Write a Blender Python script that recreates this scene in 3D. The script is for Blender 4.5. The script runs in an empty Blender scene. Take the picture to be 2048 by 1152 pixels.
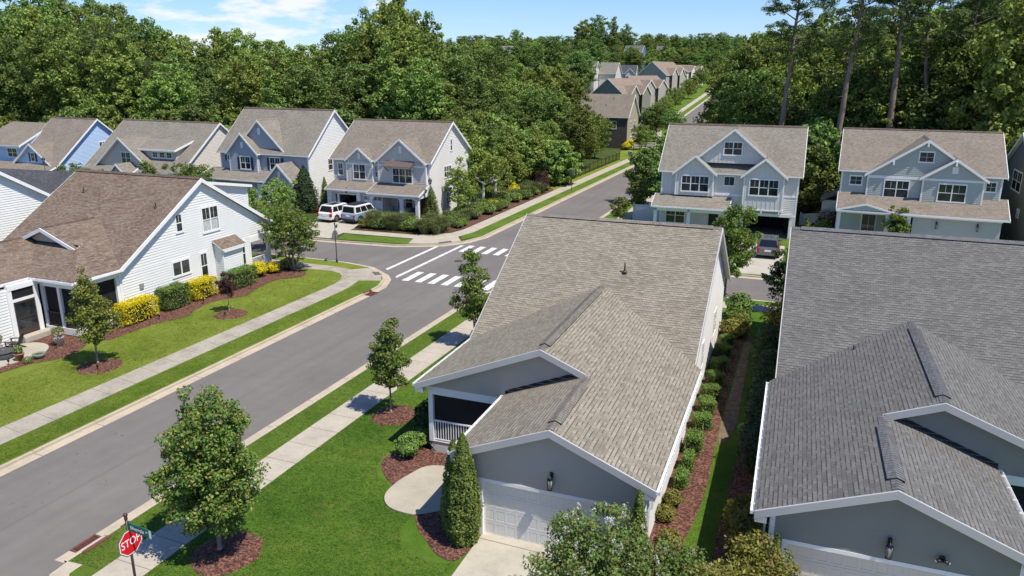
import bpy, bmesh, math, random
import numpy as np
from mathutils import Vector, Matrix

# ------------------------------------------------------------------ scene, camera, light
S = bpy.context.scene
COL = S.collection
PI = math.pi
R = math.radians

FPX, CX, CY, HCAM = 1510.0, 1024.0, 576.0, 15.7
_V1 = (1661.0, 142.0)
_roll = 0.003
def _frame():
    f = Vector((_V1[0] - CX, _V1[1] - CY, FPX)).normalized()
    h = Vector((math.cos(_roll), math.sin(_roll), 0))
    up = f.cross(h).normalized()
    if up.y > 0: up = -up
    x = f.cross(up).normalized()
    if x.x < 0: x = -x
    return x, f, up
AX, AY, AZ = _frame()          # world axes written in camera space (x right, y down, z forward)
cam_d = bpy.data.cameras.new("camera")
cam = bpy.data.objects.new("camera", cam_d); COL.objects.link(cam)
def _w(v): return Vector((AX.dot(v), AY.dot(v), AZ.dot(v)))
_cx, _cy, _cz = _w(Vector((1, 0, 0))), _w(Vector((0, -1, 0))), _w(Vector((0, 0, -1)))
M = Matrix((( _cx.x, _cy.x, _cz.x, 0), (_cx.y, _cy.y, _cz.y, 0), (_cx.z, _cy.z, _cz.z, HCAM), (0, 0, 0, 1)))
cam.matrix_world = M
cam_d.sensor_width = 36.0
cam_d.lens = 36.0 * FPX / 2048.0
cam_d.clip_start = 0.5
cam_d.clip_end = 6000
S.camera = cam

def ray(px, py):
    return _w(Vector((px - CX, py - CY, FPX)))
def at(px, py, z=0.0):
    d = ray(px, py); t = (z - HCAM) / d.z
    return Vector((d.x * t, d.y * t, z))
def at_y(px, py, Y):
    d = ray(px, py); t = Y / d.y
    return Vector((d.x * t, Y, HCAM + d.z * t))

SUN_EL, SUN_AZ = R(61.5), R(-17)     # azimuth counted from +X
sd = Vector((math.cos(SUN_EL) * math.cos(SUN_AZ), math.cos(SUN_EL) * math.sin(SUN_AZ), math.sin(SUN_EL)))
sun_d = bpy.data.lights.new("sun", 'SUN')
sun_d.energy = 5.0; sun_d.angle = R(0.53); sun_d.color = (1.0, 0.94, 0.835)
sun = bpy.data.objects.new("sun", sun_d); COL.objects.link(sun)
sun.rotation_mode = 'QUATERNION'
sun.rotation_quaternion = sd.to_track_quat('Z', 'Y')
sun.location = (0, 0, 80)

W = bpy.data.worlds.new("World"); S.world = W; W.use_nodes = True
nt = W.node_tree; nt.nodes.clear()
def nd(nt, typ, **kw):
    n = nt.nodes.new(typ)
    for k, v in kw.items(): setattr(n, k, v)
    return n
def math_n(nt, op, a=None, b=None, clamp=False):
    n = nd(nt, 'ShaderNodeMath', operation=op, use_clamp=clamp)
    for i, v in enumerate((a, b)):
        if v is None: continue
        if isinstance(v, (int, float)): n.inputs[i].default_value = v
        else: nt.links.new(v, n.inputs[i])
    return n.outputs[0]
def ramp_n(nt, fac, stops, interp='LINEAR'):
    r = nd(nt, 'ShaderNodeValToRGB'); r.color_ramp.interpolation = interp
    el = r.color_ramp.elements
    while len(el) < len(stops): el.new(0.5)
    for e, (p, c) in zip(el, stops):
        e.position = p; e.color = (c[0], c[1], c[2], 1)
    nt.links.new(fac, r.inputs[0]); return r.outputs[0]
def mix_n(nt, fac, a, b, blend='MIX'):
    n = nd(nt, 'ShaderNodeMix', data_type='RGBA', blend_type=blend)
    for i, v in ((0, fac), (6, a), (7, b)):
        if isinstance(v, (int, float)): n.inputs[i].default_value = v
        elif isinstance(v, tuple): n.inputs[i].default_value = (v[0], v[1], v[2], 1)
        else: nt.links.new(v, n.inputs[i])
    return n.outputs[2]
sky = nd(nt, 'ShaderNodeTexSky', sky_type='NISHITA', sun_disc=False)
sky.sun_elevation = SUN_EL; sky.sun_rotation = R(107)
sky.air_density = 1.0; sky.dust_density = 0.12; sky.ozone_density = 1.6; sky.altitude = 150
tc = nd(nt, 'ShaderNodeTexCoord')
sep = nd(nt, 'ShaderNodeSeparateXYZ'); nt.links.new(tc.outputs['Generated'], sep.inputs[0])
# thin fair-weather clouds, seen on a plane high above the town
zz = math_n(nt, 'ADD', math_n(nt, 'MAXIMUM', sep.outputs[2], 0.0), 0.20)
cu = math_n(nt, 'DIVIDE', sep.outputs[0], zz); cv = math_n(nt, 'DIVIDE', sep.outputs[1], zz)
cmb = nd(nt, 'ShaderNodeCombineXYZ'); nt.links.new(cu, cmb.inputs[0]); nt.links.new(cv, cmb.inputs[1])
cn = nd(nt, 'ShaderNodeTexNoise'); cn.inputs['Scale'].default_value = 3.6; cn.inputs['Detail'].default_value = 9; cn.inputs['Roughness'].default_value = 0.56
nt.links.new(cmb.outputs[0], cn.inputs['Vector'])
# the bank of cloud stands over the woods in the north-west
dp = nd(nt, 'ShaderNodeVectorMath', operation='DOT_PRODUCT')
_cd = ray(520, -20).normalized(); dp.inputs[1].default_value = (_cd.x, _cd.y, _cd.z)
nt.links.new(tc.outputs['Generated'], dp.inputs[0])
bank = math_n(nt, 'MULTIPLY', math_n(nt, 'SUBTRACT', dp.outputs['Value'], 0.962), 26.0, True)
cl = math_n(nt, 'ADD', math_n(nt, 'SUBTRACT', cn.outputs[0], 0.66), math_n(nt, 'MULTIPLY', bank, 0.23))
cl = math_n(nt, 'MULTIPLY', cl, 6.5, True)
cl = math_n(nt, 'MULTIPLY', cl, 0.88)
tint = mix_n(nt, 1.0, sky.outputs[0], (0.68, 0.86, 1.20), 'MULTIPLY')
skc = mix_n(nt, cl, tint, (7.6, 7.7, 7.9))
bg = nd(nt, 'ShaderNodeBackground'); bg.inputs['Strength'].default_value = 0.112
nt.links.new(skc, bg.inputs['Color'])
wo = nd(nt, 'ShaderNodeOutputWorld'); nt.links.new(bg.outputs[0], wo.inputs[0])
S.view_settings.view_transform = 'Standard'; S.view_settings.look = 'None'
S.view_settings.exposure = 0.22; S.view_settings.gamma = 1.0
S.cycles.max_bounces = 6; S.cycles.diffuse_bounces = 3; S.cycles.glossy_bounces = 3
S.cycles.transmission_bounces = 4; S.cycles.transparent_max_bounces = 8

# ------------------------------------------------------------------ helpers: materials
MATS = {}
def new_mat(name):
    m = bpy.data.materials.new(name); m.use_nodes = True
    t = m.node_tree; b = t.nodes['Principled BSDF']
    b.inputs['Specular IOR Level'].default_value = 0.3
    MATS[name] = m
    return m, t, b
def uvn(t):
    return nd(t, 'ShaderNodeUVMap').outputs[0]
def objc(t):
    return nd(t, 'ShaderNodeTexCoord').outputs['Object']
def posn(t):
    return nd(t, 'ShaderNodeNewGeometry').outputs['Position']
def noise(t, vec, sc, det=4, rough=0.55):
    n = nd(t, 'ShaderNodeTexNoise'); n.inputs['Scale'].default_value = sc
    n.inputs['Detail'].default_value = det; n.inputs['Roughness'].default_value = rough
    t.links.new(vec, n.inputs['Vector']); return n.outputs[0]
def bump(t, b, h, strength=0.4, dist=0.02):
    n = nd(t, 'ShaderNodeBump'); n.inputs['Strength'].default_value = strength; n.inputs['Distance'].default_value = dist
    t.links.new(h, n.inputs['Height']); t.links.new(n.outputs[0], b.inputs['Normal'])

def paint(name, c, rough=0.55, var=0.06, spec=0.3, metal=0.0, dirt=1.3):
    m, t, b = new_mat(name)
    v = posn(t)
    n = noise(t, v, dirt, 5)
    lo = tuple(x * (1 - var) for x in c); hi = tuple(min(1, x * (1 + var * .5)) for x in c)
    t.links.new(ramp_n(t, n, [(0.3, lo), (0.7, hi)]), b.inputs['Base Color'])
    b.inputs['Roughness'].default_value = rough; b.inputs['Metallic'].default_value = metal
    b.inputs['Specular IOR Level'].default_value = spec
    return m

def shingle(name, dark, mid, light, gap=0.55, bw=0.205, rh=0.142):
    """laminated asphalt shingles in metres on the roof plane: random tabs, painted course shadows, granules"""
    m, t, b = new_mat(name)
    uv = uvn(t)
    def brick(w, off, freq, mort, smooth=0.0):
        k = nd(t, 'ShaderNodeTexBrick', offset=off, offset_frequency=freq, squash=1.0)
        k.inputs['Scale'].default_value = 1.0; k.inputs['Brick Width'].default_value = w
        k.inputs['Row Height'].default_value = rh; k.inputs['Mortar Size'].default_value = mort
        k.inputs['Mortar Smooth'].default_value = smooth
        k.inputs['Color1'].default_value = (0, 0, 0, 1); k.inputs['Color2'].default_value = (1, 1, 1, 1)
        k.inputs['Mortar'].default_value = (0.5, 0.5, 0.5, 1)
        t.links.new(uv, k.inputs['Vector']); return k
    b1 = brick(bw, 0.43, 2, 0.0); b2 = brick(bw * 1.15, 0.31, 3, 0.0); b3 = brick(bw, 0.43, 2, 0.009, 0.1)
    s1 = nd(t, 'ShaderNodeSeparateColor'); t.links.new(b1.outputs[0], s1.inputs[0])
    s2 = nd(t, 'ShaderNodeSeparateColor'); t.links.new(b2.outputs[0], s2.inputs[0])
    mixv = math_n(t, 'ADD', math_n(t, 'ADD', math_n(t, 'MULTIPLY', s1.outputs[0], 0.34), 0.22), math_n(t, 'MULTIPLY', s2.outputs[0], 0.22))
    fine = noise(t, uv, 38, 2, 0.6); big = noise(t, uv, 0.55, 5, 0.6)
    v = math_n(t, 'ADD', mixv, math_n(t, 'MULTIPLY', math_n(t, 'SUBTRACT', fine, 0.5), 0.55))
    v = math_n(t, 'ADD', v, math_n(t, 'MULTIPLY', math_n(t, 'SUBTRACT', big, 0.5), 0.55))
    col = ramp_n(t, v, [(0.05, dark), (0.5, mid), (0.95, light)])
    # painted shadow dashes at the foot of each course, under random laminated tabs
    sx = nd(t, 'ShaderNodeSeparateXYZ'); t.links.new(uv, sx.inputs[0])
    fr = math_n(t, 'FRACT', math_n(t, 'DIVIDE', sx.outputs[1], rh))
    edge = math_n(t, 'LESS_THAN', fr, 0.21)
    edge = math_n(t, 'MULTIPLY', edge, math_n(t, 'GREATER_THAN', s2.outputs[0], 0.50))
    cut = math_n(t, 'MAXIMUM', math_n(t, 'MULTIPLY', edge, min(.95, gap * 1.35)), math_n(t, 'MULTIPLY', b3.outputs[1], gap * 0.8))  # gap weighs both the painted tab shadows and the dark joints
    col = mix_n(t, cut, col, tuple(x * 0.42 for x in dark))
    t.links.new(col, b.inputs['Base Color'])
    b.inputs['Roughness'].default_value = 0.93; b.inputs['Specular IOR Level'].default_value = 0.18
    hgt = math_n(t, 'ADD', math_n(t, 'MULTIPLY', fr, -0.55), math_n(t, 'ADD', math_n(t, 'MULTIPLY', s1.outputs[0], 0.45), math_n(t, 'MULTIPLY', fine, 0.3)))
    bump(t, b, hgt, 0.55, 0.012)
    return m

def leaf_mat(name, cols, trans=0.28, tree_var=0.25, rough=0.5, sat=0.88):
    """foliage: colour differs from leaf to leaf and a little from plant to plant"""
    m, t, b = new_mat(name)
    g = nd(t, 'ShaderNodeNewGeometry'); oi = nd(t, 'ShaderNodeObjectInfo')
    n = len(cols)
    c = ramp_n(t, g.outputs['Random Per Island'], [((i + .5) / n, k) for i, k in enumerate(cols)])
    hs = nd(t, 'ShaderNodeHueSaturation'); hs.inputs['Saturation'].default_value = sat
    t.links.new(c, hs.inputs['Color'])
    t.links.new(math_n(t, 'ADD', math_n(t, 'MULTIPLY', oi.outputs['Random'], tree_var * 0.10), 0.5 - tree_var * .05), hs.inputs['Hue'])
    t.links.new(math_n(t, 'ADD', math_n(t, 'MULTIPLY', oi.outputs['Random'], tree_var * 1.6), 1 - tree_var * .8), hs.inputs['Value'])
    t.links.new(hs.outputs[0], b.inputs['Base Color'])
    b.inputs['Roughness'].default_value = max(.55, rough); b.inputs['Specular IOR Level'].default_value = 0.16
    tr = nd(t, 'ShaderNodeBsdfTranslucent')
    t.links.new(mix_n(t, 1.0, hs.outputs[0], (1.25, 1.35, 0.6), 'MULTIPLY'), tr.inputs[0])
    mx = nd(t, 'ShaderNodeMixShader'); mx.inputs[0].default_value = trans
    t.links.new(b.outputs[0], mx.inputs[1]); t.links.new(tr.outputs[0], mx.inputs[2])
    t.links.new(mx.outputs[0], t.nodes['Material Output'].inputs[0])
    return m

# --- flat surfaces
def grass_mat(name, a, bcol, c, dry, dry_amt, scale=1.0):
    m, t, b = new_mat(name)
    v = posn(t)
    n1 = noise(t, v, 0.35 * scale, 6, 0.6); n2 = noise(t, v, 2.2, 5, 0.65); n3 = noise(t, v, 26, 3, 0.7)
    x = math_n(t, 'ADD', math_n(t, 'MULTIPLY', n1, 0.75), math_n(t, 'MULTIPLY', n2, 0.3))
    x = math_n(t, 'ADD', x, math_n(t, 'MULTIPLY', n3, 0.38))
    col = ramp_n(t, x, [(0.50, a), (0.70, bcol), (0.92, c)])
    dn = noise(t, v, 0.8, 6, 0.7)
    dm = math_n(t, 'MULTIPLY', math_n(t, 'SUBTRACT', dn, 0.52), dry_amt, True)
    col = mix_n(t, dm, col, dry)
    t.links.new(col, b.inputs['Base Color']); b.inputs['Roughness'].default_value = 0.85
    b.inputs['Specular IOR Level'].default_value = 0.12
    mp = nd(t, 'ShaderNodeMapping'); mp.inputs['Scale'].default_value = (1, 1.7, 1); t.links.new(v, mp.inputs[0])
    bump(t, b, math_n(t, 'ADD', noise(t, mp.outputs[0], 34, 4, 0.75), math_n(t, 'MULTIPLY', n2, 0.6)), 0.9, 0.05)
    return m
def turf_mat(name, a, bcol, c, dry, scale=1.0):
    m, t, b = new_mat(name); v = posn(t); g = nd(t, 'ShaderNodeNewGeometry')
    n1 = noise(t, v, 0.35 * scale, 6, 0.6); n2 = noise(t, v, 2.2, 5, 0.65)
    x = math_n(t, 'ADD', math_n(t, 'MULTIPLY', n1, 0.75), math_n(t, 'MULTIPLY', n2, 0.3)); x = math_n(t, 'ADD', x, math_n(t, 'MULTIPLY', g.outputs['Random Per Island'], 0.30))
    col = ramp_n(t, x, [(0.46, a), (0.68, bcol), (0.92, c)])
    dm = math_n(t, 'MULTIPLY', math_n(t, 'SUBTRACT', noise(t, v, 0.8, 6, 0.7), 0.54), 3.2, True)
    col = mix_n(t, math_n(t, 'MULTIPLY', dm, 0.75), col, dry)
    t.links.new(col, b.inputs['Base Color']); b.inputs['Roughness'].default_value = 0.8; b.inputs['Specular IOR Level'].default_value = 0.12
    tr = nd(t, 'ShaderNodeBsdfTranslucent'); t.links.new(col, tr.inputs[0]); mx = nd(t, 'ShaderNodeMixShader'); mx.inputs[0].default_value = 0.3
    t.links.new(b.outputs[0], mx.inputs[1]); t.links.new(tr.outputs[0], mx.inputs[2]); t.links.new(mx.outputs[0], t.nodes['Material Output'].inputs[0]); return m
M_GRASS_L = grass_mat("lawn_olive", (0.0989, 0.1406, 0.01612), (0.1565, 0.2071, 0.02604), (0.2193, 0.2612, 0.0434), (0.2666, 0.2707, 0.0589), 2.4)
M_GRASS_R = grass_mat("lawn_green", (0.04032, 0.09856, 0.01012), (0.08232, 0.1655, 0.01644), (0.1445, 0.2287, 0.02909), (0.2016, 0.2365, 0.04427), 2.0, 0.6)
M_VERGE = grass_mat("lawn_verge", (0.056, 0.1086, 0.012), (0.0944, 0.1582, 0.018), (0.14, 0.207, 0.03), (0.192, 0.2208, 0.045), 1.6)
M_WILD = grass_mat("ground_cover", (0.030, 0.050, 0.012), (0.055, 0.085, 0.02), (0.09, 0.115, 0.03), (0.12, 0.10, 0.05), 1.5, 0.4)

def asphalt():
    m, t, b = new_mat("asphalt"); v = posn(t)
    n1 = noise(t, v, 0.18, 6, 0.6); n2 = noise(t, v, 1.6, 5, 0.6); n3 = noise(t, v, 60, 2, 0.7)
    mp = nd(t, 'ShaderNodeMapping'); mp.inputs['Scale'].default_value = (1.6, 0.05, 1); t.links.new(v, mp.inputs[0])
    n4 = noise(t, mp.outputs[0], 1.0, 3, 0.5)
    x = math_n(t, 'ADD', math_n(t, 'MULTIPLY', n1, 0.38), math_n(t, 'MULTIPLY', n2, 0.16))
    x = math_n(t, 'ADD', x, math_n(t, 'MULTIPLY', n3, 0.30)); x = math_n(t, 'ADD', x, math_n(t, 'MULTIPLY', n4, 0.16))
    col = ramp_n(t, x, [(0.3, (0.122, 0.111, 0.101)), (0.5, (0.166, 0.151, 0.138)), (0.72, (0.218, 0.200, 0.184))])
    # darker wheel tracks, oil drips
    mp2 = nd(t, 'ShaderNodeMapping'); mp2.inputs['Scale'].default_value = (0.9, 0.035, 1); t.links.new(v, mp2.inputs[0])
    tr = math_n(t, 'MULTIPLY', math_n(t, 'SUBTRACT', noise(t, mp2.outputs[0], 1.0, 2, 0.5), 0.46), 2.2, True)
    col = mix_n(t, math_n(t, 'MULTIPLY', tr, 0.5), col, (0.128, 0.118, 0.110))
    blot = math_n(t, 'MULTIPLY', math_n(t, 'SUBTRACT', noise(t, v, 0.75, 5, 0.7), 0.63), 5.0, True)
    col = mix_n(t, math_n(t, 'MULTIPLY', blot, 0.35), col, (0.10, 0.095, 0.09))
    # a paving seam down the middle of the street and a few tar specks
    sp = nd(t, 'ShaderNodeTexVoronoi'); sp.inputs['Scale'].default_value = 0.9; t.links.new(v, sp.inputs['Vector'])
    dot = math_n(t, 'LESS_THAN', sp.outputs['Distance'], 0.035)
    col = mix_n(t, math_n(t, 'MULTIPLY', dot, 0.7), col, (0.05, 0.05, 0.05))
    t.links.new(col, b.inputs['Base Color']); b.inputs['Roughness'].default_value = 0.92; b.inputs['Specular IOR Level'].default_value = 0.2
    bump(t, b, n3, 0.3, 0.01); return m
M_ASPH = asphalt()
def concrete(name, c, stain=0.35, tex=0.2):
    m, t, b = new_mat(name); v = posn(t)
    n1 = noise(t, v, 0.9, 6, 0.65); n2 = noise(t, v, 9, 5, 0.7); n3 = noise(t, v, 70, 2)
    x = math_n(t, 'ADD', math_n(t, 'MULTIPLY', n1, 0.5), math_n(t, 'ADD', math_n(t, 'MULTIPLY', n2, 0.35), math_n(t, 'MULTIPLY', n3, 0.15)))
    col = ramp_n(t, x, [(0.33, tuple(k * (1 - stain) for k in c)), (0.52, c), (0.72, tuple(min(1, k * (1 + tex)) for k in c))])
    t.links.new(col, b.inputs['Base Color']); b.inputs['Roughness'].default_value = 0.9; b.inputs['Specular IOR Level'].default_value = 0.2
    bump(t, b, n2, 0.2, 0.01); return m
M_WALK_L = concrete("concrete_weathered", (0.3657, 0.3284, 0.265), 0.45)
M_WALK = concrete("concrete_walk", (0.4293, 0.3825, 0.3082), 0.26)
M_CURB = concrete("concrete_curb", (0.4532, 0.395, 0.3036), 0.26)
M_GUTTER = concrete("concrete_gutter", (0.46, 0.385, 0.29), 0.24)
M_PATIO = concrete("concrete_patio", (0.3948, 0.3581, 0.286), 0.18)
M_DRIVE = concrete("concrete_drive", (0.4316, 0.3942, 0.324), 0.2)
def road_paint():
    m, t, b = new_mat("road_paint"); v = posn(t)
    n = math_n(t, 'ADD', math_n(t, 'MULTIPLY', noise(t, v, 26, 4, 0.75), 0.6), math_n(t, 'MULTIPLY', noise(t, v, 2.2, 4, 0.6), 0.4))
    t.links.new(ramp_n(t, n, [(0.385, (0.20, 0.19, 0.18)), (0.43, (0.52, 0.51, 0.49)), (0.56, (0.74, 0.735, 0.72))]), b.inputs['Base Color']); b.inputs['Roughness'].default_value = 0.75; return m
M_LINE = road_paint()
M_SEAM = paint("joint_dark", (0.16, 0.145, 0.125), 0.9)
M_SEAM2 = paint("asphalt_seam", (0.135, 0.13, 0.125), 0.9)
def mulch():
    m, t, b = new_mat("mulch"); v = posn(t)
    vo = nd(t, 'ShaderNodeTexVoronoi'); vo.inputs['Scale'].default_value = 16; t.links.new(v, vo.inputs['Vector'])
    n = noise(t, v, 24, 4, 0.7)
    s = nd(t, 'ShaderNodeSeparateColor'); t.links.new(vo.outputs['Color'], s.inputs[0])
    x = math_n(t, 'ADD', math_n(t, 'MULTIPLY', s.outputs[0], 0.6), math_n(t, 'MULTIPLY', n, 0.5))
    col = ramp_n(t, x, [(0.25, (0.045, 0.020, 0.015)), (0.55, (0.125, 0.052, 0.036)), (0.85, (0.25, 0.125, 0.09))])
    t.links.new(col, b.inputs['Base Color']); b.inputs['Roughness'].default_value = 0.95
    bump(t, b, x, 1.0, 0.06); return m
M_MULCH = mulch()
def bark(name, c):
    m, t, b = new_mat(name); v = objc(t)
    mp = nd(t, 'ShaderNodeMapping'); mp.inputs['Scale'].default_value = (6, 6, 1.2); t.links.new(v, mp.inputs[0])
    n = noise(t, mp.outputs[0], 2.5, 5, 0.7)
    t.links.new(ramp_n(t, n, [(0.35, tuple(k * .5 for k in c)), (0.65, c)]), b.inputs['Base Color'])
    b.inputs['Roughness'].default_value = 0.95; bump(t, b, n, 0.8, 0.05); return m
M_BARK = bark("bark_grey", (0.20, 0.165, 0.13)); M_BARK_P = bark("bark_pine", (0.31, 0.235, 0.19)); M_BARK_L = bark("bark_pale", (0.36, 0.31, 0.25))

# --- building materials
M_RF1 = shingle("roof_weathered_grey", (0.1505, 0.1327, 0.1017), (0.2521, 0.224, 0.175), (0.3526, 0.3181, 0.2539), 0.62)
M_RF2 = shingle("roof_charcoal_grey", (0.0934, 0.09042, 0.08569), (0.145, 0.1405, 0.1328), (0.2037, 0.1975, 0.1864), 0.62)
M_RF3 = shingle("roof_brown", (0.0931, 0.0621, 0.04515), (0.1862, 0.1393, 0.1051), (0.2933, 0.2371, 0.188), 0.5)
M_RF4 = shingle("roof_taupe", (0.14, 0.1235, 0.0988), (0.228, 0.2048, 0.1691), (0.312, 0.2842, 0.2394), 0.4)
M_RF7 = shingle("roof_light_brown", (0.138, 0.1137, 0.0893), (0.22, 0.1872, 0.152), (0.3, 0.2607, 0.2166), 0.4)
M_RFK = shingle("roof_black", (0.045, 0.046, 0.05), (0.080, 0.082, 0.088), (0.13, 0.13, 0.14), 0.4)
M_CAP1 = shingle("ridge_cap_grey", (0.1196, 0.1079, 0.0896), (0.1932, 0.174, 0.148), (0.2576, 0.2349, 0.2), 0.2)
M_CAP2 = shingle("ridge_cap_charcoal", (0.09, 0.09, 0.095), (0.14, 0.14, 0.145), (0.20, 0.20, 0.205), 0.2)
M_CAP3 = shingle("ridge_cap_brown", (0.07, 0.05, 0.042), (0.12, 0.09, 0.075), (0.18, 0.14, 0.115), 0.2)
M_WHITE = paint("trim_white", (0.80, 0.80, 0.785), 0.5, 0.05)
M_TRIM = paint("trim_white_shaded", (0.47, 0.46, 0.44), 0.5, 0.05)  # white trim with shade put into its colour, for the near bargeboards
M_SID_W = paint("siding_white", (0.736, 0.736, 0.7053), 0.6, 0.04)
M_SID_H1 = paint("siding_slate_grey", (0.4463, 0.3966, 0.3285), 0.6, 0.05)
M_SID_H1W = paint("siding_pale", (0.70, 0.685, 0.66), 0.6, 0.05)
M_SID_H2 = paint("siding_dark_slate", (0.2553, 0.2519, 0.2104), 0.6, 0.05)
M_SID_BLUE = paint("siding_sky_blue", (0.44, 0.58, 0.78), 0.6, 0.04)
M_SID_GRY = paint("siding_stone_grey", (0.55, 0.4987, 0.44), 0.6, 0.04)
M_SID_CREAM = paint("siding_cream", (0.66, 0.615, 0.55), 0.6, 0.04)
M_SID_H6 = paint("siding_steel_blue", (0.3852, 0.405, 0.43), 0.6, 0.04)
M_SID_H7 = paint("siding_dove_grey", (0.5824, 0.54, 0.4845), 0.6, 0.04)
M_SID_H7W = paint("siding_linen", (0.72, 0.685, 0.64), 0.6, 0.04)
M_SID_H8 = paint("siding_pale_grey", (0.6466, 0.621, 0.5886), 0.6, 0.04)
M_SID_H9 = paint("siding_sage_grey", (0.4255, 0.448, 0.4043), 0.6, 0.04)
M_SID_H10 = paint("siding_dark_olive", (0.15, 0.165, 0.155), 0.6, 0.04)
M_OLIVE = paint("siding_olive", (0.40, 0.365, 0.255), 0.6, 0.05)
M_STONE = paint("siding_dark_brown", (0.085, 0.075, 0.068), 0.7, 0.1)
M_DOOR_W = paint("garage_door_white", (0.70, 0.685, 0.65), 0.45, 0.03)
M_DOOR_T = paint("garage_door_cream", (0.62, 0.585, 0.52), 0.45, 0.03)
M_FLASH = paint("flashing_dark", (0.02, 0.022, 0.026), 0.6)
M_BLACK = paint("black_metal", (0.016, 0.016, 0.017), 0.45, 0.2, 0.5)
M_BRONZE = paint("bronze_metal", (0.05, 0.035, 0.03), 0.45, 0.15, 0.5)
M_METROOF = paint("metal_roof_brown", (0.20, 0.155, 0.14), 0.4, 0.06, 0.5, 0.4)
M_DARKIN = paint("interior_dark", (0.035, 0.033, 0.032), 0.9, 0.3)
M_INT = paint("interior_wall", (0.30, 0.28, 0.26), 0.9, 0.1)
M_DECK = paint("deck_boards", (0.20, 0.175, 0.155), 0.8, 0.15)
M_SHUT = paint("shutter_navy", (0.045, 0.055, 0.085), 0.5, 0.1)
M_REDDOOR = paint("door_mahogany", (0.06, 0.028, 0.022), 0.4)
M_RUST = paint("iron_rust", (0.155, 0.06, 0.045), 0.8, 0.3, 0.3, 0, 9.0)
M_GRATE = paint("grate_dark", (0.07, 0.055, 0.05), 0.8, 0.2)
M_PLATE = paint("tactile_plate", (0.13, 0.115, 0.105), 0.85, 0.15)
M_GREY = paint("grey_metal", (0.30, 0.31, 0.31), 0.5, 0.1, 0.4, 0.2)
M_SIGNBACK = paint("sign_back", (0.16, 0.155, 0.15), 0.5)
M_RED = paint("sign_red", (0.62, 0.012, 0.02), 0.4, 0.03)
M_SWHITE = paint("sign_white", (0.86, 0.86, 0.86), 0.4, 0.02)
M_GREEN = paint("sign_green", (0.0, 0.12, 0.085), 0.4, 0.05)
M_TERRA = paint("terracotta", (0.30, 0.15, 0.09), 0.8, 0.15)
M_POTW = paint("pale_pot", (0.60, 0.57, 0.53), 0.7, 0.1)
M_POTG = paint("glazed_green", (0.20, 0.26, 0.20), 0.4, 0.15)
M_CHAIR = paint("charcoal_poly", (0.055, 0.057, 0.06), 0.6, 0.1)
M_COVER = paint("grey_cover", (0.075, 0.078, 0.083), 0.8, 0.2)
M_CUSH = paint("cushion_beige", (0.45, 0.41, 0.36), 0.9, 0.1)
M_VINYL = paint("vinyl_white", (0.78, 0.78, 0.78), 0.45, 0.03)
def glass():
    m, t, b = new_mat("window_glass"); v = posn(t)
    n = noise(t, v, 1.2, 3)
    t.links.new(ramp_n(t, n, [(0.35, (0.012, 0.014, 0.016)), (0.7, (0.05, 0.055, 0.055))]), b.inputs['Base Color'])
    b.inputs['Roughness'].default_value = 0.04; b.inputs['Specular IOR Level'].default_value = 0.65
    bump(t, b, noise(t, v, 0.8, 2), 0.06, 0.05); return m
M_GLASS = glass()
M_CURT = paint("curtain_white", (0.50, 0.52, 0.50), 0.9, 0.25, 0.1, 0, 7.0)
def screen():
    m, t, b = new_mat("insect_screen")
    b.inputs['Base Color'].default_value = (0.018, 0.019, 0.02, 1); b.inputs['Roughness'].default_value = 0.8
    tr = nd(t, 'ShaderNodeBsdfTransparent'); mx = nd(t, 'ShaderNodeMixShader'); mx.inputs[0].default_value = 0.80
    t.links.new(tr.outputs[0], mx.inputs[1]); t.links.new(b.outputs[0], mx.inputs[2])
    t.links.new(mx.outputs[0], t.nodes['Material Output'].inputs[0]); return m
M_SCREEN = screen()
def carpaint(name, c, metal=0.0):
    m, t, b = new_mat(name)
    b.inputs['Base Color'].default_value = (*c, 1); b.inputs['Roughness'].default_value = 0.28; b.inputs['Metallic'].default_value = metal
    b.inputs['Coat Weight'].default_value = 0.8; b.inputs['Coat Roughness'].default_value = 0.05
    n = noise(t, posn(t), 3.0, 3); t.links.new(ramp_n(t, n, [(0.3, (0.24,) * 3), (0.7, (0.34,) * 3)]), b.inputs['Roughness'])
    return m
M_CAR_W = carpaint("car_white", (0.74, 0.74, 0.73)); M_CAR_B = carpaint("car_pale_blue", (0.20, 0.31, 0.42)); M_CAR_G = carpaint("car_graphite", (0.16, 0.155, 0.145), 0.5)
M_TYRE = paint("tyre", (0.02, 0.02, 0.021), 0.85); M_RIM = paint("rim_metal", (0.38, 0.38, 0.39), 0.35, 0.1, 0.5, 0.7)
M_TAIL = paint("tail_lamp", (0.45, 0.01, 0.012), 0.25, 0.1, 0.5); M_CARGLASS = paint("car_glass", (0.012, 0.013, 0.016), 0.06, 0.2, 0.7)

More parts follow.
